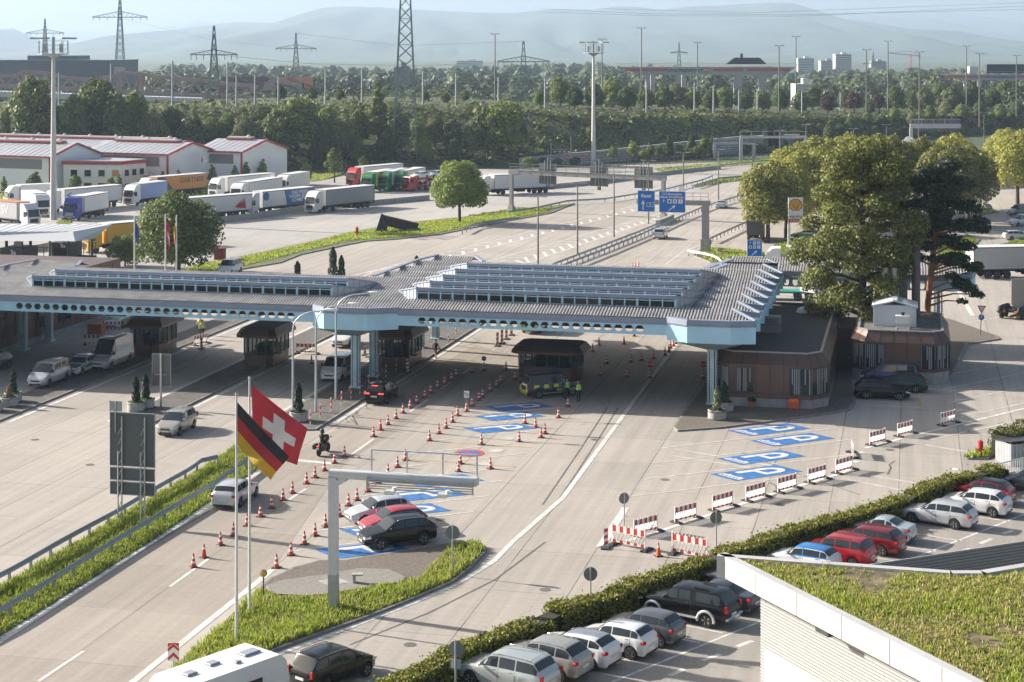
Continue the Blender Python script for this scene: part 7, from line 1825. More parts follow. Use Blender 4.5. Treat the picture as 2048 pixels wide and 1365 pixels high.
# embankment, stone wall, undergrowth
FT=[(-400,352),(0,350),(400,346),(700,337),(900,334),(1040,331),(1200,323),(1480,305),(1620,296),(1760,284),(2048,262),(2500,235)]
TPZ=[13,13,13.5,14,13.2,12.2,10.8,9.2,8,7,6,5]
SLOPE=mat('embankment soil',(.055,.07,.028),.95,var=.4,scale=.12)
b=MB();rows=[]
for(x,y),z in zip(FT,TPZ):
 f=G(x,y);d=Vector((f.x,f.y,0)).normalized();s=z*2.6
 rows.append([tuple(f+Vector((0,0,-.1))),tuple(f+d*s*.5+Vector((0,0,z*.52))),tuple(f+d*s+Vector((0,0,z))),tuple(f+d*(s+90)+Vector((0,0,z+.3))),tuple(f+d*(s+170)+Vector((0,0,-.2)))])
b.grid(rows);tag(b.build('embankment_terrain',[SLOPE],None,80),kind='structure')
def on_bank(px,t):
 for k in range(len(FT)-1):
  if FT[k][0]<=px<=FT[k+1][0]:
   f=(px-FT[k][0])/(FT[k+1][0]-FT[k][0]);y=FT[k][1]+(FT[k+1][1]-FT[k][1])*f;z=TPZ[k]+(TPZ[k+1]-TPZ[k])*f
   g=G(px,y);d=Vector((g.x,g.y,0)).normalized();s=z*2.6
   return g+d*s*min(t,1)+d*max(0,t-1)*90+Vector((0,0,z*min(t,1)))
 return G(px,300)
UG=leafmat('undergrowth leaves',(0.108,0.151,0.046),.6,.3,(1.4,1.15,.9))
rr=random.Random(9);b=MB()
for k in range(26000):
 px=rr.uniform(-100,2040);t=rr.random()**.8*1.06
 if k>21000:t=1+rr.random()*.9
 if t<.13 and px>1030 and px<1500:continue
 p=on_bank(px,t);cl=noise.noise((px*.03,t*6,2))
 s=(.5+1.0*max(0,cl+.25))*rr.uniform(.6,1.3)
 p=p+Vector((0,0,rr.random()*(.4+2.4*max(0,cl))))
 a=Vector((rr.gauss(0,.35),rr.gauss(0,.35)-.35,rr.gauss(0,.3)+.75)).normalized();tt=a.cross(Vector((rr.gauss(0,1),rr.gauss(0,1),rr.gauss(0,1)))).normalized();u=a.cross(tt)
 b.add([p-tt*s*.5-u*s*.3,p+tt*s*.5-u*s*.35,p+tt*s*.4+u*s*.45,p-tt*s*.35+u*s*.5],[(0,1,2,3)])
tag(b.build('slope_undergrowth',[UG]),'dense green shrubs and brambles covering the railway embankment',kind='stuff')
m=bpy.data.materials.new('stone block wall');m.use_nodes=True;nt=m.node_tree;br=nt.nodes.new('ShaderNodeTexBrick');tc=nt.nodes.new('ShaderNodeTexCoord')
br.inputs['Color1'].default_value=(.50,.49,.47,1);br.inputs['Color2'].default_value=(.36,.355,.345,1);br.inputs['Mortar'].default_value=(.14,.14,.135,1);br.inputs['Scale'].default_value=1;br.inputs['Brick Width'].default_value=1.7;br.inputs['Row Height'].default_value=.62;br.inputs['Mortar Size'].default_value=.05
nt.links.new(tc.outputs['UV'],br.inputs['Vector']);nt.links.new(br.outputs['Color'],nt.nodes['Principled BSDF'].inputs['Base Color']);nt.nodes['Principled BSDF'].inputs['Roughness'].default_value=.9
P=[(G(x,y),z)for x,y,z in((1038,333,2.0),(1120,329,2.6),(1200,325,3.0),(1340,316,3.9),(1480,307,4.7),(1600,299,4.4))]
b=MB();acc=0;uvs=[]
for(a,za),(c,zc_)in zip(P,P[1:]):
 l=(c-a).length
 b.add([(a.x,a.y,-.1),(c.x,c.y,-.1),(c.x,c.y,zc_),(a.x,a.y,za),(c.x,c.y+1.5,zc_),(a.x,a.y+1.5,za)],[(0,1,2,3),(3,2,4,5)]);uvs+=[(acc,0),(acc+l,0),(acc+l,zc_),(acc,za),(acc,za),(acc+l,zc_),(acc+l,zc_+1.5),(acc,za+1.5)];acc+=l
o=b.build('stone_wall',[m]);ul=o.data.uv_layers.new(name='uv')
for i,q in enumerate(uvs):ul.data[i].uv=q
tag(o,'long retaining wall of grey stone blocks at the embankment foot','wall')
b=MB();P=[G(x,y)for x,y in((1060,341),(1250,335),(1400,326),(1540,314),(1650,303))]
o=root('mesh_fence','tall thin grey fence along the verge before the stone wall','fence',P[0])
for a,c in zip(P,P[1:]):
 for z in(.9,1.9):b.bar(a-P[0]+Vector((0,0,z)),c-P[0]+Vector((0,0,z)),.05)
b.build('fence_wire',[DARKM],o);b=MB();b.box((0,0,1.0),(.1,.1,2.0));pm2=b.mesh('fence_post',[DARKM])
for k in range(44):
 s=k/43*4;i=min(3,int(s));link('fence_post',pm2,o,P[i].lerp(P[i+1],s-i)-P[0])
EMB=[(18,208,.35,0,1.0),(66,138,.3,0,1.0),(110,205,.5,1,1.0),(150,178,.2,1,.9),(192,142,.35,0,1.15),(232,175,.2,1,.9),(272,172,.45,0,.85),(305,215,.2,2,1.0),(345,208,.35,1,.9),(385,222,.15,1,1.0),(420,228,.3,0,.9),(455,218,.3,0,.9),(490,222,.15,2,1.0),(520,236,.3,0,.9),(555,212,.2,0,1.0),(590,184,.25,0,1.25),(628,205,.4,2,1.0),(660,205,.3,0,.9),(690,222,.15,2,1.0),(715,210,.3,0,.9),(757,150,.3,3,1.1),(790,215,.2,1,1.0),(835,228,.3,0,.8),(870,225,.3,2,.8),(905,232,.2,1,.9),(945,236,.15,2,.8),(975,205,.15,0,1.0),(1005,190,.18,0,1.3),(1035,225,.3,1,.9),(770,262,.05,1,.9),(850,268,.05,0,.8),(560,262,.05,1,.9),(640,262,.05,1,.9),(470,262,.05,4,.8),(40,255,.05,1,1.0),(130,245,.05,1,1.0),(240,250,.05,2,.9),(330,255,.05,1,1.0),(715,270,.02,1,.8),(910,272,.05,1,.8)]
KIND=('wood0','wood1','wood2','poplar','willow');HT={'wood0':12,'wood1':12,'wood2':12,'poplar':14,'willow':10,'redtree':9,'cone':8}
KN={'wood0':'bushy green','wood1':'dark green','wood2':'grey green','poplar':'slender poplar like','willow':'pale willow like','redtree':'dark red leaved','cone':'conical dark'}
KNM={'wood0':'broadleaf_tree','wood1':'broadleaf_tree','wood2':'broadleaf_tree','poplar':'poplar_tree','willow':'willow_tree','redtree':'red_leaved_tree','cone':'conical_tree'}
cnt={}
def place(px,top,g,key,wf,zone):
 zt=H-(top-YH)*g.y/F;sc=max(.3,(zt-g.z)/HT[key])
 cnt[(key,zone)]=cnt.get((key,zone),0)+1
 c=cnt[(key,zone)]
 tree(KNM[key],key,g,sc,f'{KN[key]} tree {zone}, {ORD[c - 1] if c <= 20 else str(c) + "th"} from the left',group=f'{KN[key]} trees {zone}',sx=max(.35,min(sc*wf*.9,1.5))if sc<1.3 else sc*wf*.78)
for px,top,t,k,wf in sorted(EMB):place(px,top,on_bank(px,t),KIND[k],wf,'on the embankment')
TOPR=[(560,165,1.7,1),(625,172,1.6,0),(680,178,1.5,1),(850,180,1.6,1),(890,186,1.5,0),(930,178,1.7,1),(1080,178,1.5,0),(1120,150,1.6,0),(1150,170,1.4,1),(1190,165,1.5,1),(1225,150,1.7,0),(1255,168,1.4,1),(1290,172,1.4,0),(1330,168,1.5,1),(1352,162,1.6,2),(1385,174,1.4,0),(1420,176,1.4,1),(1450,170,1.5,0),(1490,178,1.4,1),(1525,176,1.4,0),(1560,172,1.5,1),(1600,178,1.4,1),(1625,168,1.7,0),(1655,188,1.3,5),(1708,180,1.4,5),(1758,186,1.5,5),(1690,175,1.8,1),(1740,200,1.2,1),(1790,168,1.6,1),(1830,165,1.6,1),(1850,170,1.4,2),(1880,160,1.7,1),(1905,168,1.5,1),(1945,162,1.5,0),(1985,172,1.5,1),(2015,155,1.6,0),(2045,170,1.5,1)]
for px,top,t,k in sorted(TOPR):place(px,top,on_bank(px,t),'redtree' if k==5 else KIND[k],1.1,'beside the railway')
SLR=[(1700,232,.5,0),(1735,225,.8,0),(1765,228,.4,1),(1790,212,.8,0),(1825,222,.5,2),(1860,208,.8,0),(1890,200,.9,2),(1925,205,.7,0),(1960,200,.8,1),(2000,205,.6,0),(2035,200,.7,1),(1680,245,.3,0),(1750,250,.2,1),(1850,240,.3,1),(1940,238,.3,1),(2020,235,.3,1),(1640,250,.5,4),(1900,246,.15,0),(1980,244,.15,1),(1810,252,.15,0)]
for px,top,t,k in sorted(SLR):place(px,top,on_bank(px,t),KIND[k],1.15,'on the right slope')
for i,(x,y,k,s)in enumerate(((1060,336,'bush',.9),(1085,334,'bush',.8),(1115,333,'bushp',.7),(1150,331,'bush',.7),(1290,322,'bush',.9),(1375,318,'bush',.9),(1500,307,'bushp',1.1),(1530,305,'bush',1.0),(1560,302,'bush',1.2),(1600,300,'bushp',1.1),(1640,300,'bush',1.2),(1395,318,'bush',1.1))):
 tree('bush',k,G(x,y),s,f'green bush at the foot of the stone wall, {ORD[i]} in the list from the mast','bush','bushes along the stone wall')
# clipped hedges
HEDGE=leafmat('hedge leaves',(0.155,0.203,0.049),.6,.3,(1.4,1.05,.8));HTWIG=mat('hedge inner twigs',(.03,.03,.016),.95)
def hedge(name,label,line,h,w,dens,off=0.0,zl=0.0):
 P=[Vector((*G(*p,zl).xy,0))for p in line];b=MB();rr=random.Random(17)
 for a,c in zip(P,P[1:]):
  t=(c-a).normalized();n=Vector((t.y,-t.x,0));l=(c-a).length
  a2,c2=a+n*off,c+n*off
  b.bar(a2+Vector((0,0,h*.44)),c2+Vector((0,0,h*.44)),w*.72,h*.86,1)
  for k in range(int(l*dens)):
   s=rr.random();p=a2.lerp(c2,s);bump=1+.24*noise.noise((p.x*.33,p.y*.33,0))+.14*noise.noise((p.x*1.3,p.y*1.3,3))
   q=rr.random()
   if q<.42:y,z,nn=rr.uniform(-.5,.5)*w,h*bump+rr.gauss(0,.05),Vector((0,0,1))
   else:sd=1 if q<.71 else-1;y,z,nn=sd*w*.5*bump+rr.gauss(0,.05),rr.uniform(0,h*bump),n*sd
   if rr.random()<.035:z+=rr.uniform(.05,.38)
   if noise.noise((p.x*.9,p.y*.9,z*1.5))<-.33:continue
   p=p+n*y+Vector((0,0,z));sz=.10*rr.uniform(.6,1.4)
   aa=(nn+Vector((rr.gauss(0,.6),rr.gauss(0,.6),rr.gauss(0,.6)))).normalized();tt=aa.cross(Vector((rr.gauss(0,1),rr.gauss(0,1),rr.gauss(0,1)))).normalized();u=aa.cross(tt)
   b.add([p-tt*sz*.5-u*sz*.3,p+tt*sz*.5-u*sz*.3,p+tt*sz*.4+u*sz*.5,p-tt*sz*.4+u*sz*.45],[(0,1,2,3)])
 return tag(b.build(name,[HEDGE,HTWIG]),label,'hedge')
hedge('hedge','long clipped green hedge between the road and the car park',[(690,1392),(764,1358),(849,1316),(931,1279),(1024,1247),(1097,1212),(1168,1192),(1238,1168),(1320,1140),(1393,1110),(1536,1066),(1609,1042),(1700,1020),(1800,985),(1888,952),(1993,929)],1.25,1.15,950,.6,1.25)
hedge('hedge','short tall hedge beside the bin shelter',[(1998,916),(2040,905),(2110,888)],1.75,1.7,900,0)
grass('sedum_roof_plants',[(p.x,p.y)for p in inn],ZG-.115,95,.12,.5,'patchy dry grass and sedum growing on the flat roof',seed=31,soil=mat('sedum soil',(.15,.12,.07),.95,var=.5,scale=1.1,bump=.5),wid=.025,patch=-.42)
# far woods (one mass each)
def wood(name,label,d0,d1,n,top,m,size,seed,x0=-300,x1=2350,zlo=6):
 rr=random.Random(seed);b=MB()
 for k in range(n):
  d=d0+(d1-d0)*rr.random()**.8;px=rr.uniform(x0,x1)
  X=(px-1024)*d/F;zt=H-(top(px)+rr.gauss(0,2.2)-YH)*d/F;zt=max(zlo,min(zt,24))
  w=zt*rr.uniform(.35,.6);lob=[((0,0,zt-w*.7),w*.8,.9),((w*.5,0,zt-w*1.1),w*.6,.9),((-w*.5,.2,zt-w*1.2),w*.65,.9),((0,-w*.4,zt*.45),w*.8,1.0)]
  for c,r,sq in lob:
   for q in range(64):
    z=rr.uniform(-.5,1);a=rr.uniform(3.0,6.4);s_=math.sqrt(1-z*z);dd=Vector((s_*math.cos(a),s_*math.sin(a),z));kk=r*rr.uniform(.8,1.05)
    p=Vector((X+c[0]+dd.x*kk,d+c[1]+dd.y*kk,c[2]+dd.z*kk*sq));sz=size*rr.uniform(.7,1.4)
    nn=(dd+Vector((rr.gauss(0,.28),rr.gauss(0,.28),rr.gauss(0,.28)+.25))).normalized();t=nn.cross(Vector((rr.gauss(0,1),rr.gauss(0,1),rr.gauss(0,1)))).normalized();u=nn.cross(t)
    b.add([p-t*sz*.5-u*sz*.4,p+t*sz*.5-u*sz*.4,p+t*sz*.4+u*sz*.5,p-t*sz*.4+u*sz*.5],[(0,1,2,3)])
 tag(b.build(name,[m]),label,kind='stuff')
FARW=leafmat('far wood leaves',(.070,.102,.042),.5,.2,(1.2,1.1,.9));FARD=leafmat('far wood dark leaves',(.058,.086,.038),.5,.2)
wood('railway_woodland','dark thicket right behind the railway masts',545,620,130,lambda x:182+5*math.sin(x*.02),FARD,.8,4,250,1250)
wood('near_woodland','dense wood behind the railway line',640,760,230,lambda x:166 if x<1000 else 172,FARD,.95,1)
wood('middle_woodland','broad belt of woodland beyond the railway yard',850,1150,330,lambda x:146+5*math.sin(x*.013)+(6 if x>1500 else 0),FARW,1.35,2)
wood('distant_woodland','distant wood reaching to the foot of the hills',1400,2100,420,lambda x:134+4*math.sin(x*.009+1)+(8 if x>1550 else 0),FARW,2.1,3)
# hills
HILLM=mat('wooded hillside',(.05,.075,.055),.95,var=.35,scale=.004,detail=8)
MEAD=mat('hill meadow',(.17,.19,.07),.95)
def hill(name,prof,d,depth,seed,foot=150):
 P=[(x,y)for x,y in prof];b=MB();rows=[];n=170
 x0,x1=P[0][0],P[-1][0]
 for i in range(n+1):
  px=x0+(x1-x0)*i/n;py=interp(P,px)+.8*noise.noise((px*.06,seed,0))+.4*noise.noise((px*.25,seed,5))
  zt=H-(py-YH)*d/F;row=[]
  for j in range(13):
   t=j/12;y=d-depth*(1-t);X=(px-1024)*d/F
   sh=t**1.15+.10*math.sin(math.pi*t)*noise.noise((px*.008*2,t*2.5,seed))*2
   z=-2+(zt+2)*max(0,sh)+(0 if j==12 else 14*noise.noise((px*.02,t*6,seed+3))*t*(1-t)*3)
   row.append((X,y+60*noise.noise((px*.01,t*3,seed+7)),z))
  row.append(((px-1024)*d/F,d+depth*.5,-2));rows.append(row)
 b.grid(rows)
 tag(b.build(name,[HILLM],None,180),kind='structure')
hill('hills_far',[(-700,85),(-100,80),(60,72),(125,62),(180,64),(235,68),(290,58),(340,50),(400,41),(440,46),(520,47),(640,50),(900,60),(1300,60),(1560,40),(1620,22),(1665,17),(1720,22),(1800,22),(1885,22),(1950,32),(2000,37),(2030,34),(2100,38),(2700,60)],12600,3200,1)
hill('hills_right',[(1400,110),(1560,60),(1640,36),(1720,36),(1850,36),(1900,43),(1960,48),(2048,47),(2200,42),(2800,70)],11000,3000,2)
hill('hills_left',[(-900,70),(-300,60),(0,59),(25,57),(50,70),(80,88),(110,100),(150,112),(200,120)],9000,2500,3)
hill('hills_main',[(100,118),(180,98),(250,88),(300,72),(370,56),(440,47),(480,44),(540,46),(580,40),(610,26),(640,16),(690,13),(760,15),(830,20),(900,23),(1024,27),(1080,21),(1130,18),(1190,20),(1230,13),(1270,14),(1320,20),(1380,13),(1430,12),(1480,9),(1540,6),(1590,7),(1612,18),(1625,28),(1650,35),(1750,45),(1800,58),(1850,72),(1920,85),(2048,97),(2300,112)],8600,3600,4)
hill('hills_near',[(650,118),(760,90),(850,72),(900,66),(940,78),(1000,92),(1080,100),(1150,108),(1300,116)],6800,1800,5)
hill('hills_slope',[(1300,118),(1420,100),(1560,84),(1660,80),(1740,92),(1850,104),(2048,110),(2400,116)],6200,1700,6)
b=MB()
for x0,x1,y,d in((1560,1640,95,5900),(1670,1780,98,5900),(1180,1330,116,6000),(1290,1340,46,8300),(1000,1090,118,6500)):
 n=14;P=[]
 for k in range(n+1):
  px=x0+(x1-x0)*k/n;e=2.6*math.sin(math.pi*k/n)*(1+.5*noise.noise((px*.1,y,0)))
  a,c=AT(px,y-e,d-60),AT(px,y+e,d-120);P.append([tuple(a),tuple(c)])
 b.grid(P)
tag(b.build('hill_meadows',[MEAD]),kind='structure')
# pylons
PYL=mat('pylon steel green grey',(.20,.25,.24),.6,.4)
def pylon(px,ytop,yarm,arm,D,wb,label,z0=0,wt=None,thick=.22,notop=False):
 X=(px-1024)*D/F;zt=H-(ytop-YH)*D/F;za=H-(yarm-YH)*D/F if yarm else 0;A=arm*D/F
 o=root('power_pylon',label,'pylon',(X,D,z0),0,'lattice power pylons');b=MB();h=zt-z0
 hw=lambda z:wb/2+((wt or wb*.08)/2-wb/2)*min(1,z/h)
 n=max(8,int(h/3.2));zs=[h*(1-(1-k/n)**1.25)for k in range(n+1)]
 cs=((-1,-1),(1,-1),(1,1),(-1,1))
 for k in range(n):
  a,c=zs[k],zs[k+1];wa,wc=hw(a),hw(c)
  for i in range(4):
   s,t=cs[i],cs[(i+1)%4]
   b.bar((s[0]*wa,s[1]*wa,a),(s[0]*wc,s[1]*wc,c),thick)
   b.bar((s[0]*wa,s[1]*wa,a),(t[0]*wc,t[1]*wc,c),thick*.6);b.bar((t[0]*wa,t[1]*wa,a),(s[0]*wc,s[1]*wc,c),thick*.6)
   b.bar((s[0]*wa,s[1]*wa,a),(t[0]*wa,t[1]*wa,a),thick*.5)if k%2==0 else None
 b.build('lattice_mast',[PYL],o)
 if yarm:
  b=MB();z=za-z0
  for s in(-1,1):
   b.bar((0,0,z),(s*A,0,z),thick*1.2);b.bar((0,0,z+A*.22),(s*A,0,z+.2),thick)
   for k in range(6):x0_,x1_=s*A*k/6,s*A*(k+1)/6;zt_=lambda q:z+A*.22*(1-abs(q)/A);b.bar((x0_,0,z),(x1_,0,zt_(x1_)),thick*.6)
   for q in(.45,.75,.98):b.bar((s*A*q,0,z),(s*A*q,0,z-1.6),thick*.8)
  b.build('cross_arm',[PYL],o)
pylon(240,-12,35,55,900,6.5,'tall lattice pylon above the grey hall, its tip out of the picture',0,thick=.3)
pylon(428,52,110,47,520,4.2,'dark green lattice pylon rising beside the steel bridge',8);pylon(592,66,98,41,1000,5.5,'lattice pylon over the house with red roof',0,thick=.3)
pylon(811,-60,None,0,432,6.2,'biggest lattice pylon, crossing the whole wood in the middle',.5,1.8,.24);pylon(1047,82,124,52,530,4.2,'dark lattice pylon left of the second floodlight mast',8)
pylon(1358,85,106,17,1200,5,'small lattice pylon behind the container crane',0,thick=.3);pylon(90,38,67,38,1100,6,'pale lattice pylon behind the first floodlight mast',0,thick=.28);pylon(1746,105,128,20,1300,5,'small lattice pylon beside the grey apartment tower',0,thick=.3)
WIREM=mat('power line wire',(.45,.46,.47),.4,.5)
for i,(pts,D)in enumerate((([(1080,18),(1300,28),(1600,30),(2100,18)],700),([(1080,24),(1300,32),(1600,33),(2100,10)],720),([(1200,18),(1500,26),(2100,4)],760),([(240,36),(420,80),(600,98)],950),([(428,110),(620,128),(830,132),(1047,124)],525),([(592,67),(800,92),(1047,83)],800))):
 b=MB();P=[]
 for k in range(25):t=k/24*(pts[-1][0]-pts[0][0])+pts[0][0];P.append(AT(t,interp(pts,t),D))
 b.tube(P,.055,4);tag(b.build('power_line',[WIREM]),f'thin sagging power line against hills, {ORD[i]} strung wire','cable','power lines')
# railway poles and yard lights
POLEG=mat('pole pale grey',(.36,.39,.41),.5,.3)
for i,(x,yt,yb)in enumerate(((118,146,205),(222,128,150),(345,122,185),(455,125,195),(473,150,200),(510,150,200),(557,153,205),(651,135,205),(724,138,205),(846,143,212),(912,147,215),(997,155,215),(1090,158,222),(1293,164,228),(1389,165,232),(1427,172,235),(1478,180,235),(1515,178,235),(1604,182,235),(1681,186,235))):
 g=on_bank(x,1.25);D=g.y;zt=H-(yt-YH)*D/F
 o=root('catenary_mast',f'pale catenary mast beside the railway, {ORD[i]} from the left','mast',g,0,'catenary masts');b=MB();b.tube([(0,0,0),(0,0,zt-g.z)],[.28,.2],8);b.build('mast_pole',[POLEG],o,50)
 if i%2==0:b=MB();b.bar((0,0,(zt-g.z)*.75),(5,0,(zt-g.z)*.72),.12);b.bar((0,0,(zt-g.z)*.95),(4,0,(zt-g.z)*.74),.06);b.build('mast_arm',[POLEG],o)
for i,(x,yt)in enumerate(((990,69),(1204,79),(1283,57),(1395,86),(1558,92),(1592,74),(1733,100),(1776,83),(1839,105),(1933,93),(1959,108),(2033,112))):
 D=620 if i%2 else 560;X=(x-1024)*D/F;zt=H-(yt-YH)*D/F
 o=root('yard_light',f'tall thin yard light pole, {ORD[i]} from the left above the trees','lamp pole',(X,D,4),0,'tall yard lights');b=MB();b.tube([(0,0,0),(0,0,zt-4)],[.26,.16],8);b.build('lamp_pole',[mat('yard pole brown',(.16,.15,.14),.6,.2)],o,50)
 b=MB();b.box((-.9,0,zt-3.9),(1.3,.6,.25));b.box((.9,0,zt-3.9),(1.3,.6,.25));b.build('lamp_head',[GREYP],o)
# steel bridge
BRM=mat('bridge steel purple brown',(.42,.30,.285),.7,.05,var=.15,scale=.2);D=540.0
o=root('steel_bridge','purple brown steel truss railway bridge behind the trees','bridge',(0,0,0))
TC=[(-60,158),(-10,152),(42,151),(48,144),(92,146),(130,157),(180,160),(232,152),(238,145),(282,149),(330,155),(430,165),(525,176)]
BC=lambda x:168+(x+60)*.053
for dd in(0,8):
 b=MB();xs=[-60+18*k for k in range(33)]
 for k in range(32):
  a,c=xs[k],xs[k+1]
  b.bar(AT(a,interp(TC,a),D+dd),AT(c,interp(TC,c),D+dd),.7,1.1);b.bar(AT(a,BC(a),D+dd),AT(c,BC(c),D+dd),.7,1.2)
  if k%2==0:b.bar(AT(a,BC(a),D+dd),AT(c,interp(TC,c),D+dd),.55)
  else:b.bar(AT(a,interp(TC,a),D+dd),AT(c,BC(c),D+dd),.55)
 for x in(48,92,238,282):b.bar(AT(x,interp(TC,x)-2,D+dd),AT(x,BC(x),D+dd),1.4)
 b.build('truss_side',[BRM],o)
b=MB();b.bar(AT(-60,BC(-60)+1,D+4),AT(525,BC(525)+1,D+4),8,.6);b.build('bridge_deck',[BRM],o)
for x in(70,260,430):b=MB();p=AT(x,BC(x),D+4);b.box((p.x,p.y,p.z/2),(3,7,p.z));b.build('bridge_pier',[CONC],o)
o=root('viaduct','white concrete viaduct with railing in front of the steel bridge','viaduct',(0,0,0));D=505.0;WC=mat('white concrete',(.68,.67,.64),.8,var=.08,scale=.2)
b=MB();b.bar(AT(-60,186,D),AT(405,202,D),5,1.6);b.build('viaduct_deck',[WC],o);b=MB();p=AT(404,203,D);b.box((p.x,p.y,p.z/2),(3.2,5,p.z));b.build('viaduct_pier',[WC],o);b=MB();p=AT(110,190,D);b.box((p.x,p.y,p.z/2),(2,4,p.z));b.build('viaduct_pier',[WC],o)
b=MB()
for k in range(60):x=-60+465*k/59;y=183+16*k/59;b.bar(AT(x,y,D-2.4),AT(x,y-9,D-2.4),.12)
for q in(4,9):b.bar(AT(-60,183-q,D-2.4),AT(405,199-q,D-2.4),.12)
b.build('viaduct_railing',[POLEG],o)
# far buildings
def block(name,label,x0,x1,y0,D,dpt,m,zb=0,bands=0,bm=None,roof=None):
 a,c=AT(x0,y0,D),AT(x1,y0,D);w=c.x-a.x;zt=a.z
 o=root(name,label,'building',((a.x+c.x)/2,D,0));b=MB();b.box((0,dpt/2,(zt+zb)/2),(w,dpt,zt-zb));b.build('wall',[m],o)
 b=MB();b.box((0,dpt/2,zt+.15),(w*1.01,dpt*1.01,.3));b.box((w*.1,dpt/2,zt+1.2),(w*.3,dpt*.4,2.2));b.build('roof',[roof or m],o)
 for k in range(bands):
  z=zt-(zt-zb)*(k+.55)/bands;b=MB();b.box((0,-.15,z),(w*.96,.3,(zt-zb)/bands*.45));b.build('window_band',[bm],o)
 return o
HALLG=mat('hall grey blue',(.14,.155,.185),.6,var=.05,scale=.1);TOWW=mat('tower white',(.50,.50,.49),.7);TOWG=mat('tower grey',(.25,.25,.25),.7);BANDM=mat('window band dark',(.06,.07,.09),.3)
o=block('grey_hall','large dark grey hall behind the bridge at the left edge',-120,219,122,780,60,HALLG)
b=MB();b.box((-55,20,27),(40,30,4));b.build('roof_plant',[TOWG],o);b=MB();b.box((43.0-0,-.2,19),(5,.3,4.5));b.build('wall_poster',[TOWW],o);b=MB();b.box((49,-.4,18.4),(2.4,.3,2.0));b.build('poster_mark',[REDP],o)
text('lettering','KONE',2.4,REDP,o,(30,-.3,22),(R(90),0,0))if False else None
block('apartment_tower','white apartment tower with dark window bands, left of the pair',1596,1628,117,2100,18,TOWW,0,9,BANDM);block('apartment_tower','lower grey apartment tower between the white ones',1642,1671,122,2150,20,TOWG,0,8,BANDM);block('apartment_tower','tallest white apartment tower with dark window bands',1671,1703,109,2100,18,TOWW,0,10,BANDM);block('apartment_tower','grey apartment tower beside the small pylon',1744,1773,123,2200,20,TOWG,0,8,BANDM)
block('office_slab','very pale long building far away above the wood',913,965,122,2600,20,TOWW,0,5,BANDM);block('pale_block','pale block with a chimney far away in the haze',1092,1100,126,2600,20,TOWW)
block('advert_building','grey building with red letters behind the biggest pylon',789,817,135,800,10,TOWG)
block('white_hall','white and blue hall between the trees under the crane',1592,1630,170,640,12,TOWW,0,1,BLT)
HR1=mat('dark roof tiles',(.05,.04,.04),.85);HR2=mat('red brown roof tiles',(.20,.085,.055),.85);HW=mat('house wall',(.33,.30,.27),.8)
def house(x0,x1,ye,yr,D,label,rm):
 a,c=AT(x0,ye,D),AT(x1,ye,D);zr=H-(yr-YH)*D/F;w=c.x-a.x;o=root('house',label,'house',(a.x,D,0));b=MB();b.box((w/2,5,a.z/2),(w,10,a.z));b.poly([(w,0,a.z),(w,10,a.z),(w,5,zr)]);b.poly([(0,10,a.z),(0,0,a.z),(0,5,zr)]);b.build('wall',[HW],o)
 b=MB();b.add([(-.4,-.5,a.z-.2),(w+.4,-.5,a.z-.2),(w+.4,5,zr+.1),(-.4,5,zr+.1),(w+.4,10.5,a.z-.2),(-.4,10.5,a.z-.2)],[(0,1,2,3),(3,2,4,5)]);rf=b.build('roof',[rm],o);b=MB();b.box((w*.25,4,zr+.6),(.9,.9,2));b.build('chimney',[HW],rf)
house(440,528,182,155,600,'long house with dark roof beyond the bridge end',HR1);house(556,622,176,155,620,'house with red brown roof under the far pylon',HR2);house(528,600,180,165,590,'lower house with dark roof beside the red brown one',HR1)
# container cranes
CRG=mat('crane grey',(.42,.42,.42),.6,.1);CRR=mat('crane red stripe',(.58,.14,.10),.6)
def crane(x0,x1,yt,yb,D,legs,label,txt,txs,tx):
 a,c=AT(x0,yt,D),AT(x1,yt,D);w=c.x-a.x;h=(yb-yt)*D/F;o=root('container_crane',label,'crane',(a.x,D,0));z=a.z
 b=MB();b.add([(0,0,z),(w,0,z),(w-h*1.5,0,z-h),(w*.13,0,z-h),(0,5,z),(w,5,z),(w-h*1.5,5,z-h),(w*.13,5,z-h)],[(3,2,1,0),(4,5,6,7),(0,1,5,4),(2,3,7,6),(1,2,6,5),(3,0,4,7)]);b.build('girder',[CRG],o)
 for f0,f1 in txs:b=MB();b.box((w*(f0+f1)/2,-.06,z-h*.38),(w*(f1-f0),.12,h*.34));b.build('red_stripe',[CRR],o)
 for x in legs:
  p=AT(x,yb,D);b=MB();b.box((p.x-a.x,.5,(z-h)/2),(1.7,1.4,z-h));b.box((p.x-a.x+3,12,(z-h)/2),(1.7,1.4,z-h));b.build('crane_leg',[CRG],o)
 b=MB()
 for k in range(30):b.bar((w*k/29,0,z),(w*k/29,0,z+1.2),.1)
 b.bar((0,0,z+1.2),(w,0,z+1.2),.1);b.build('crane_railing',[CRG],o)
 text('lettering',txt,h*.62,DARKM,o,(w*tx,-.05,z-h*.42),(R(90),0,0))
 return o,w,z,h
o,w,z,h=crane(1238,1594,134,150,680,(1295,1358,1472,1522),'long grey container crane with a red stripe and the word Umschlagbahnhof','Umschlagbahnhof',((.03,.27),(.53,.70),(.72,.96)),.37)
b=MB();b.box((w*.49,-.07,z-h*.4),(2.0,.1,h*.6));b.build('logo_plate',[CRR],o);text('lettering','DB',h*.45,WHITE,o,(w*.49,-.13,z-h*.42),(R(90),0,0))
b=MB();zz=z+1;b.prism([(w*.60,-1),(w*.83,-1),(w*.83,5),(w*.60,5)],zz,zz+2.6,top=[(w*.65,0),(w*.79,0),(w*.79,4),(w*.65,4)]);b.box((w*.69,1,zz+3.2),(1,1,2));b.build('crane_trolley',[DARKM],o)
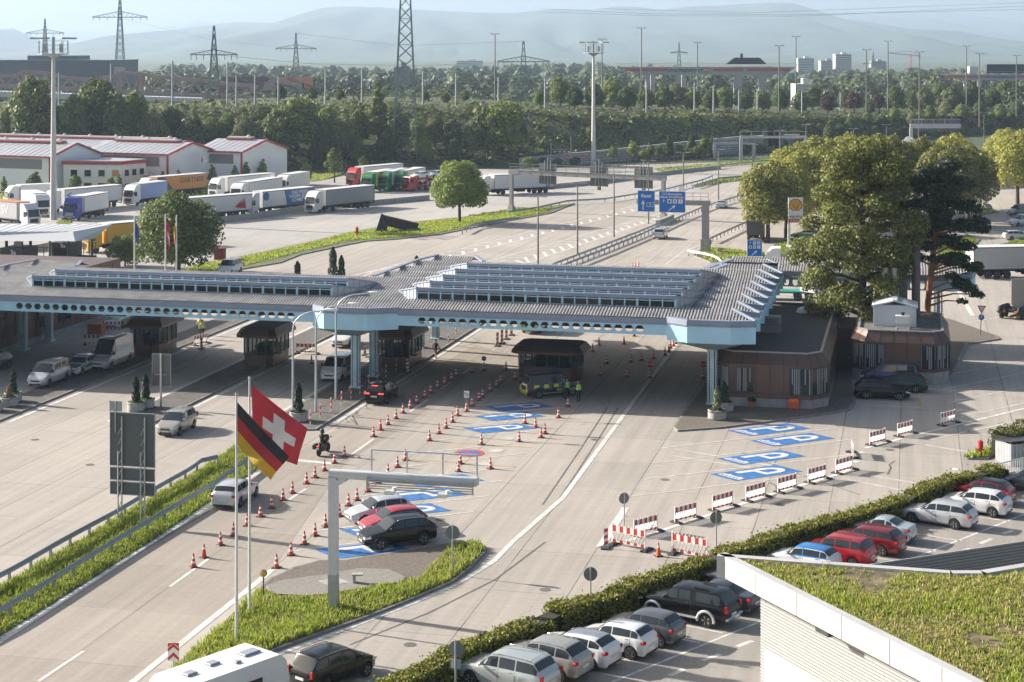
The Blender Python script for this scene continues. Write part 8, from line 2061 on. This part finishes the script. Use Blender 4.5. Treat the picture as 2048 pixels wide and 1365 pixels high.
o,w,z,h=crane(1884,2200,149,161,760,(1932,1960,2120),'second container crane with red stripe at the right edge','Umschlagbahnhof',((.02,.30),(.47,.8)),.385)
b=MB();b.box((w*.47,2,z+2.4),(26,4,4));b.box((w*.2,1,z+2),(4,3,3),mi=1);b.build('crane_trolley',[DARKM,WHITE],o)
D=1900;a=AT(1822,145,D);o=root('tower_crane','orange tower crane far away over the wood','crane',(a.x,D,0));zt=H-(112-YH)*D/F;TCM=mat('crane orange',(.55,.16,.05),.6);b=MB()
for s in(-1,1):b.bar((s*.9,0,0),(s*.9,0,zt+3),.5)
for k in range(8):b.bar((-.9,0,k*zt/8),(.9,0,(k+1)*zt/8),.35)
b.build('crane_mast',[TCM],o);b=MB();b.bar((-27,0,zt+3),(10,0,zt),.8);b.bar((-27,0,zt+3),(0,0,zt+5),.4);b.bar((10,0,zt),(0,0,zt+5),.4);b.box((9,0,zt-1.5),(3,1,2));b.build('crane_jib',[TCM],o)
# far gantries, rest area station
def far_gantry(x0,x1,yb,yt0,yt1,D,label,backs=(),posts=(True,True)):
 a,c=AT(x0,yt1,D),AT(x1,yt1,D);zt,z1=H-(yt0-YH)*D/F,a.z;o=root('sign_gantry',label,'gantry',(a.x,D,0));w=c.x-a.x;b=MB();b.box((w/2,0,(zt+z1)/2),(w,.8,zt-z1));b.build('beam',[GALV],o)
 for s,x in((0,.3),(1,w-.3)):
  if posts[s]:b=MB();b.box((x,0,z1/2),(.8,.7,z1));b.build('gantry_post',[GALV],o)
 for f,u,dn in backs:b=MB();b.box((w*f,.5,(zt+z1)/2+(u-dn)/2),(2.6,.15,zt-z1+u+dn));b.build('sign_back',[SIGNBACK],o)
 b=MB()
 for k in range(int(w/3)):b.box((k*3,-.3,zt+.6),(.1,.1,1.2))
 b.bar((0,-.3,zt+1.2),(w,-.3,zt+1.2),.1);b.build('railing',[GALV],o)
far_gantry(1480,1614,315,272,277,452,'far grey gantry with a cluster of sign backs above the verge',((.42,1.8,2),(.50,1.8,2),(.58,1.8,2)))
far_gantry(1427,1510,325,286,289,460,'slim grey portal over the access road by the stone wall');far_gantry(1820,1921,300,248,257,450,'grey gantry with four sign backs before the wooded slope',((.2,1.2,.8),(.42,1.2,.8),(.66,1.2,.8),(.9,1.2,.8)),(True,False))
o=root('traffic_barrier_frame','small frame with a red and white bar before the stone wall','barrier',AT(1102,330,440)*1);o.location.z=0;b=MB();b.box((0,0,2.6),(.2,.2,5.2));b.box((5.1,0,3.4),(.2,.2,6.8));b.bar((0,0,3.6),(5.1,0,3.6),.12);b.build('frame_post',[GALV],o);b=MB()
for k in range(8):b.box((.4+k*.6,-.1,3.0),(.6,.08,.3),mi=k%2)
b.build('striped_bar',[BRED,WHITE],o)
for x,lab in((1136,'round no entry sign beside the striped bar, left one'),(1167,'round no entry sign beside the striped bar, right one')):
 p=AT(x,327,432);o=root('no_entry_sign',lab,'sign',(p.x,p.y,0),0,'no entry signs');z=p.z;b=MB();b.tube([(0,.05,0),(0,.05,2.0)],.06,6);b.build('post',[GALV],o);b=MB();b.lathe([(.55,-.03),(.55,.03)],16,(0,0,1.7+.3),'y');b.build('sign_disc',[STOPR],o);b=MB();b.box((0,-.05,2.0),(.8,.02,.2));b.build('white_bar',[WHITE],o)
STY=mat('station yellow',(.70,.40,.02),.5);p0,p1,p2,p3=G(1792,306,5.5),G(1880,324,5.5),G(2010,318,5.5),G(1930,298,5.5)
o=root('station_canopy','white filling station roof with red and yellow edge between the plane trees','canopy',(0,0,0));b=MB();b.prism([(p.x,p.y)for p in(p0,p1,p2,p3)],4.6,5.5);b.build('canopy_roof',[LROOF],o)
b=MB();n=Vector((-.15,-.5,0));b.bar(Vector((p0.x,p0.y,4.75))+n,Vector((p1.x,p1.y,4.75))+n,.3,.5,0);b.bar(Vector((p0.x,p0.y,4.42))+n,Vector((p1.x,p1.y,4.42))+n,.3,.22,1);b.bar(Vector((p1.x,p1.y-.4,4.75)),Vector((p2.x,p2.y-.4,4.75)),.3,.5,0);b.bar(Vector((p1.x,p1.y-.4,4.42)),Vector((p2.x,p2.y-.4,4.42)),.3,.22,1);b.build('canopy_edge',[STY,REDP],o)
for p in(p0,p1,p2,p3):b=MB();q=p.lerp((p0+p2)/2,.2);b.box((q.x,q.y,2.3),(.5,.5,4.6));b.build('post',[WHITE],o)
p=AT(1818,290,400);o=root('restaurant_sign','green and white restaurant sign reading Marché over the plane trees','sign',(p.x,p.y,0));z=p.z;b=MB();b.box((0,0,z),(2.9,.25,2.3),bev=.05);b.lathe([(1.1,-.12),(1.1,.12)],16,(0,0,z+.85),'y');b.build('sign_panel',[WHITE],o);b=MB();b.box((0,-.15,z-.1),(2.7,.05,1.5));b.build('green_field',[mat('sign green',(.03,.36,.22),.5)],o);text('lettering','Marché',.78,WHITE,o,(0,-.19,z-.05),(R(90),0,0))
b=MB();b.box((-.6,.1,(z-1)/2),(.2,.2,z-1));b.box((.6,.1,(z-1)/2),(.2,.2,z-1));b.build('post',[GALV],o)
o=root('boulder','pale boulder lying on the small grass island','boulder',G(1976,421,.1));bm=bmesh.new();bmesh.ops.create_icosphere(bm,subdivisions=2,radius=.9)
for v in bm.verts:v.co*=1+.25*noise.noise(v.co*1.4);v.co.z=v.co.z*.75+.5
me=bpy.data.meshes.new('stone');bm.to_mesh(me);bm.free();me.materials.append(CONC);link('stone',me,o)
# the air: one even volume round the whole scene
hz=MB().box((0,5500,250),(24000,19000,506))
hm=bpy.data.materials.new('haze');hm.use_nodes=True
hn=hm.node_tree
hn.nodes.remove(hn.nodes['Principled BSDF'])
pv=hn.nodes.new('ShaderNodeVolumePrincipled')
pv.inputs['Color'].default_value=(.52,.675,.88,1)
pv.inputs['Density'].default_value=0.000115
pv.inputs['Anisotropy'].default_value=0.25
hn.links.new(pv.outputs[0],hn.nodes['Material Output'].inputs['Volume'])
tag(hz.build('haze',hm),'thin blue summer haze lying over the far hills','haze',kind='stuff')
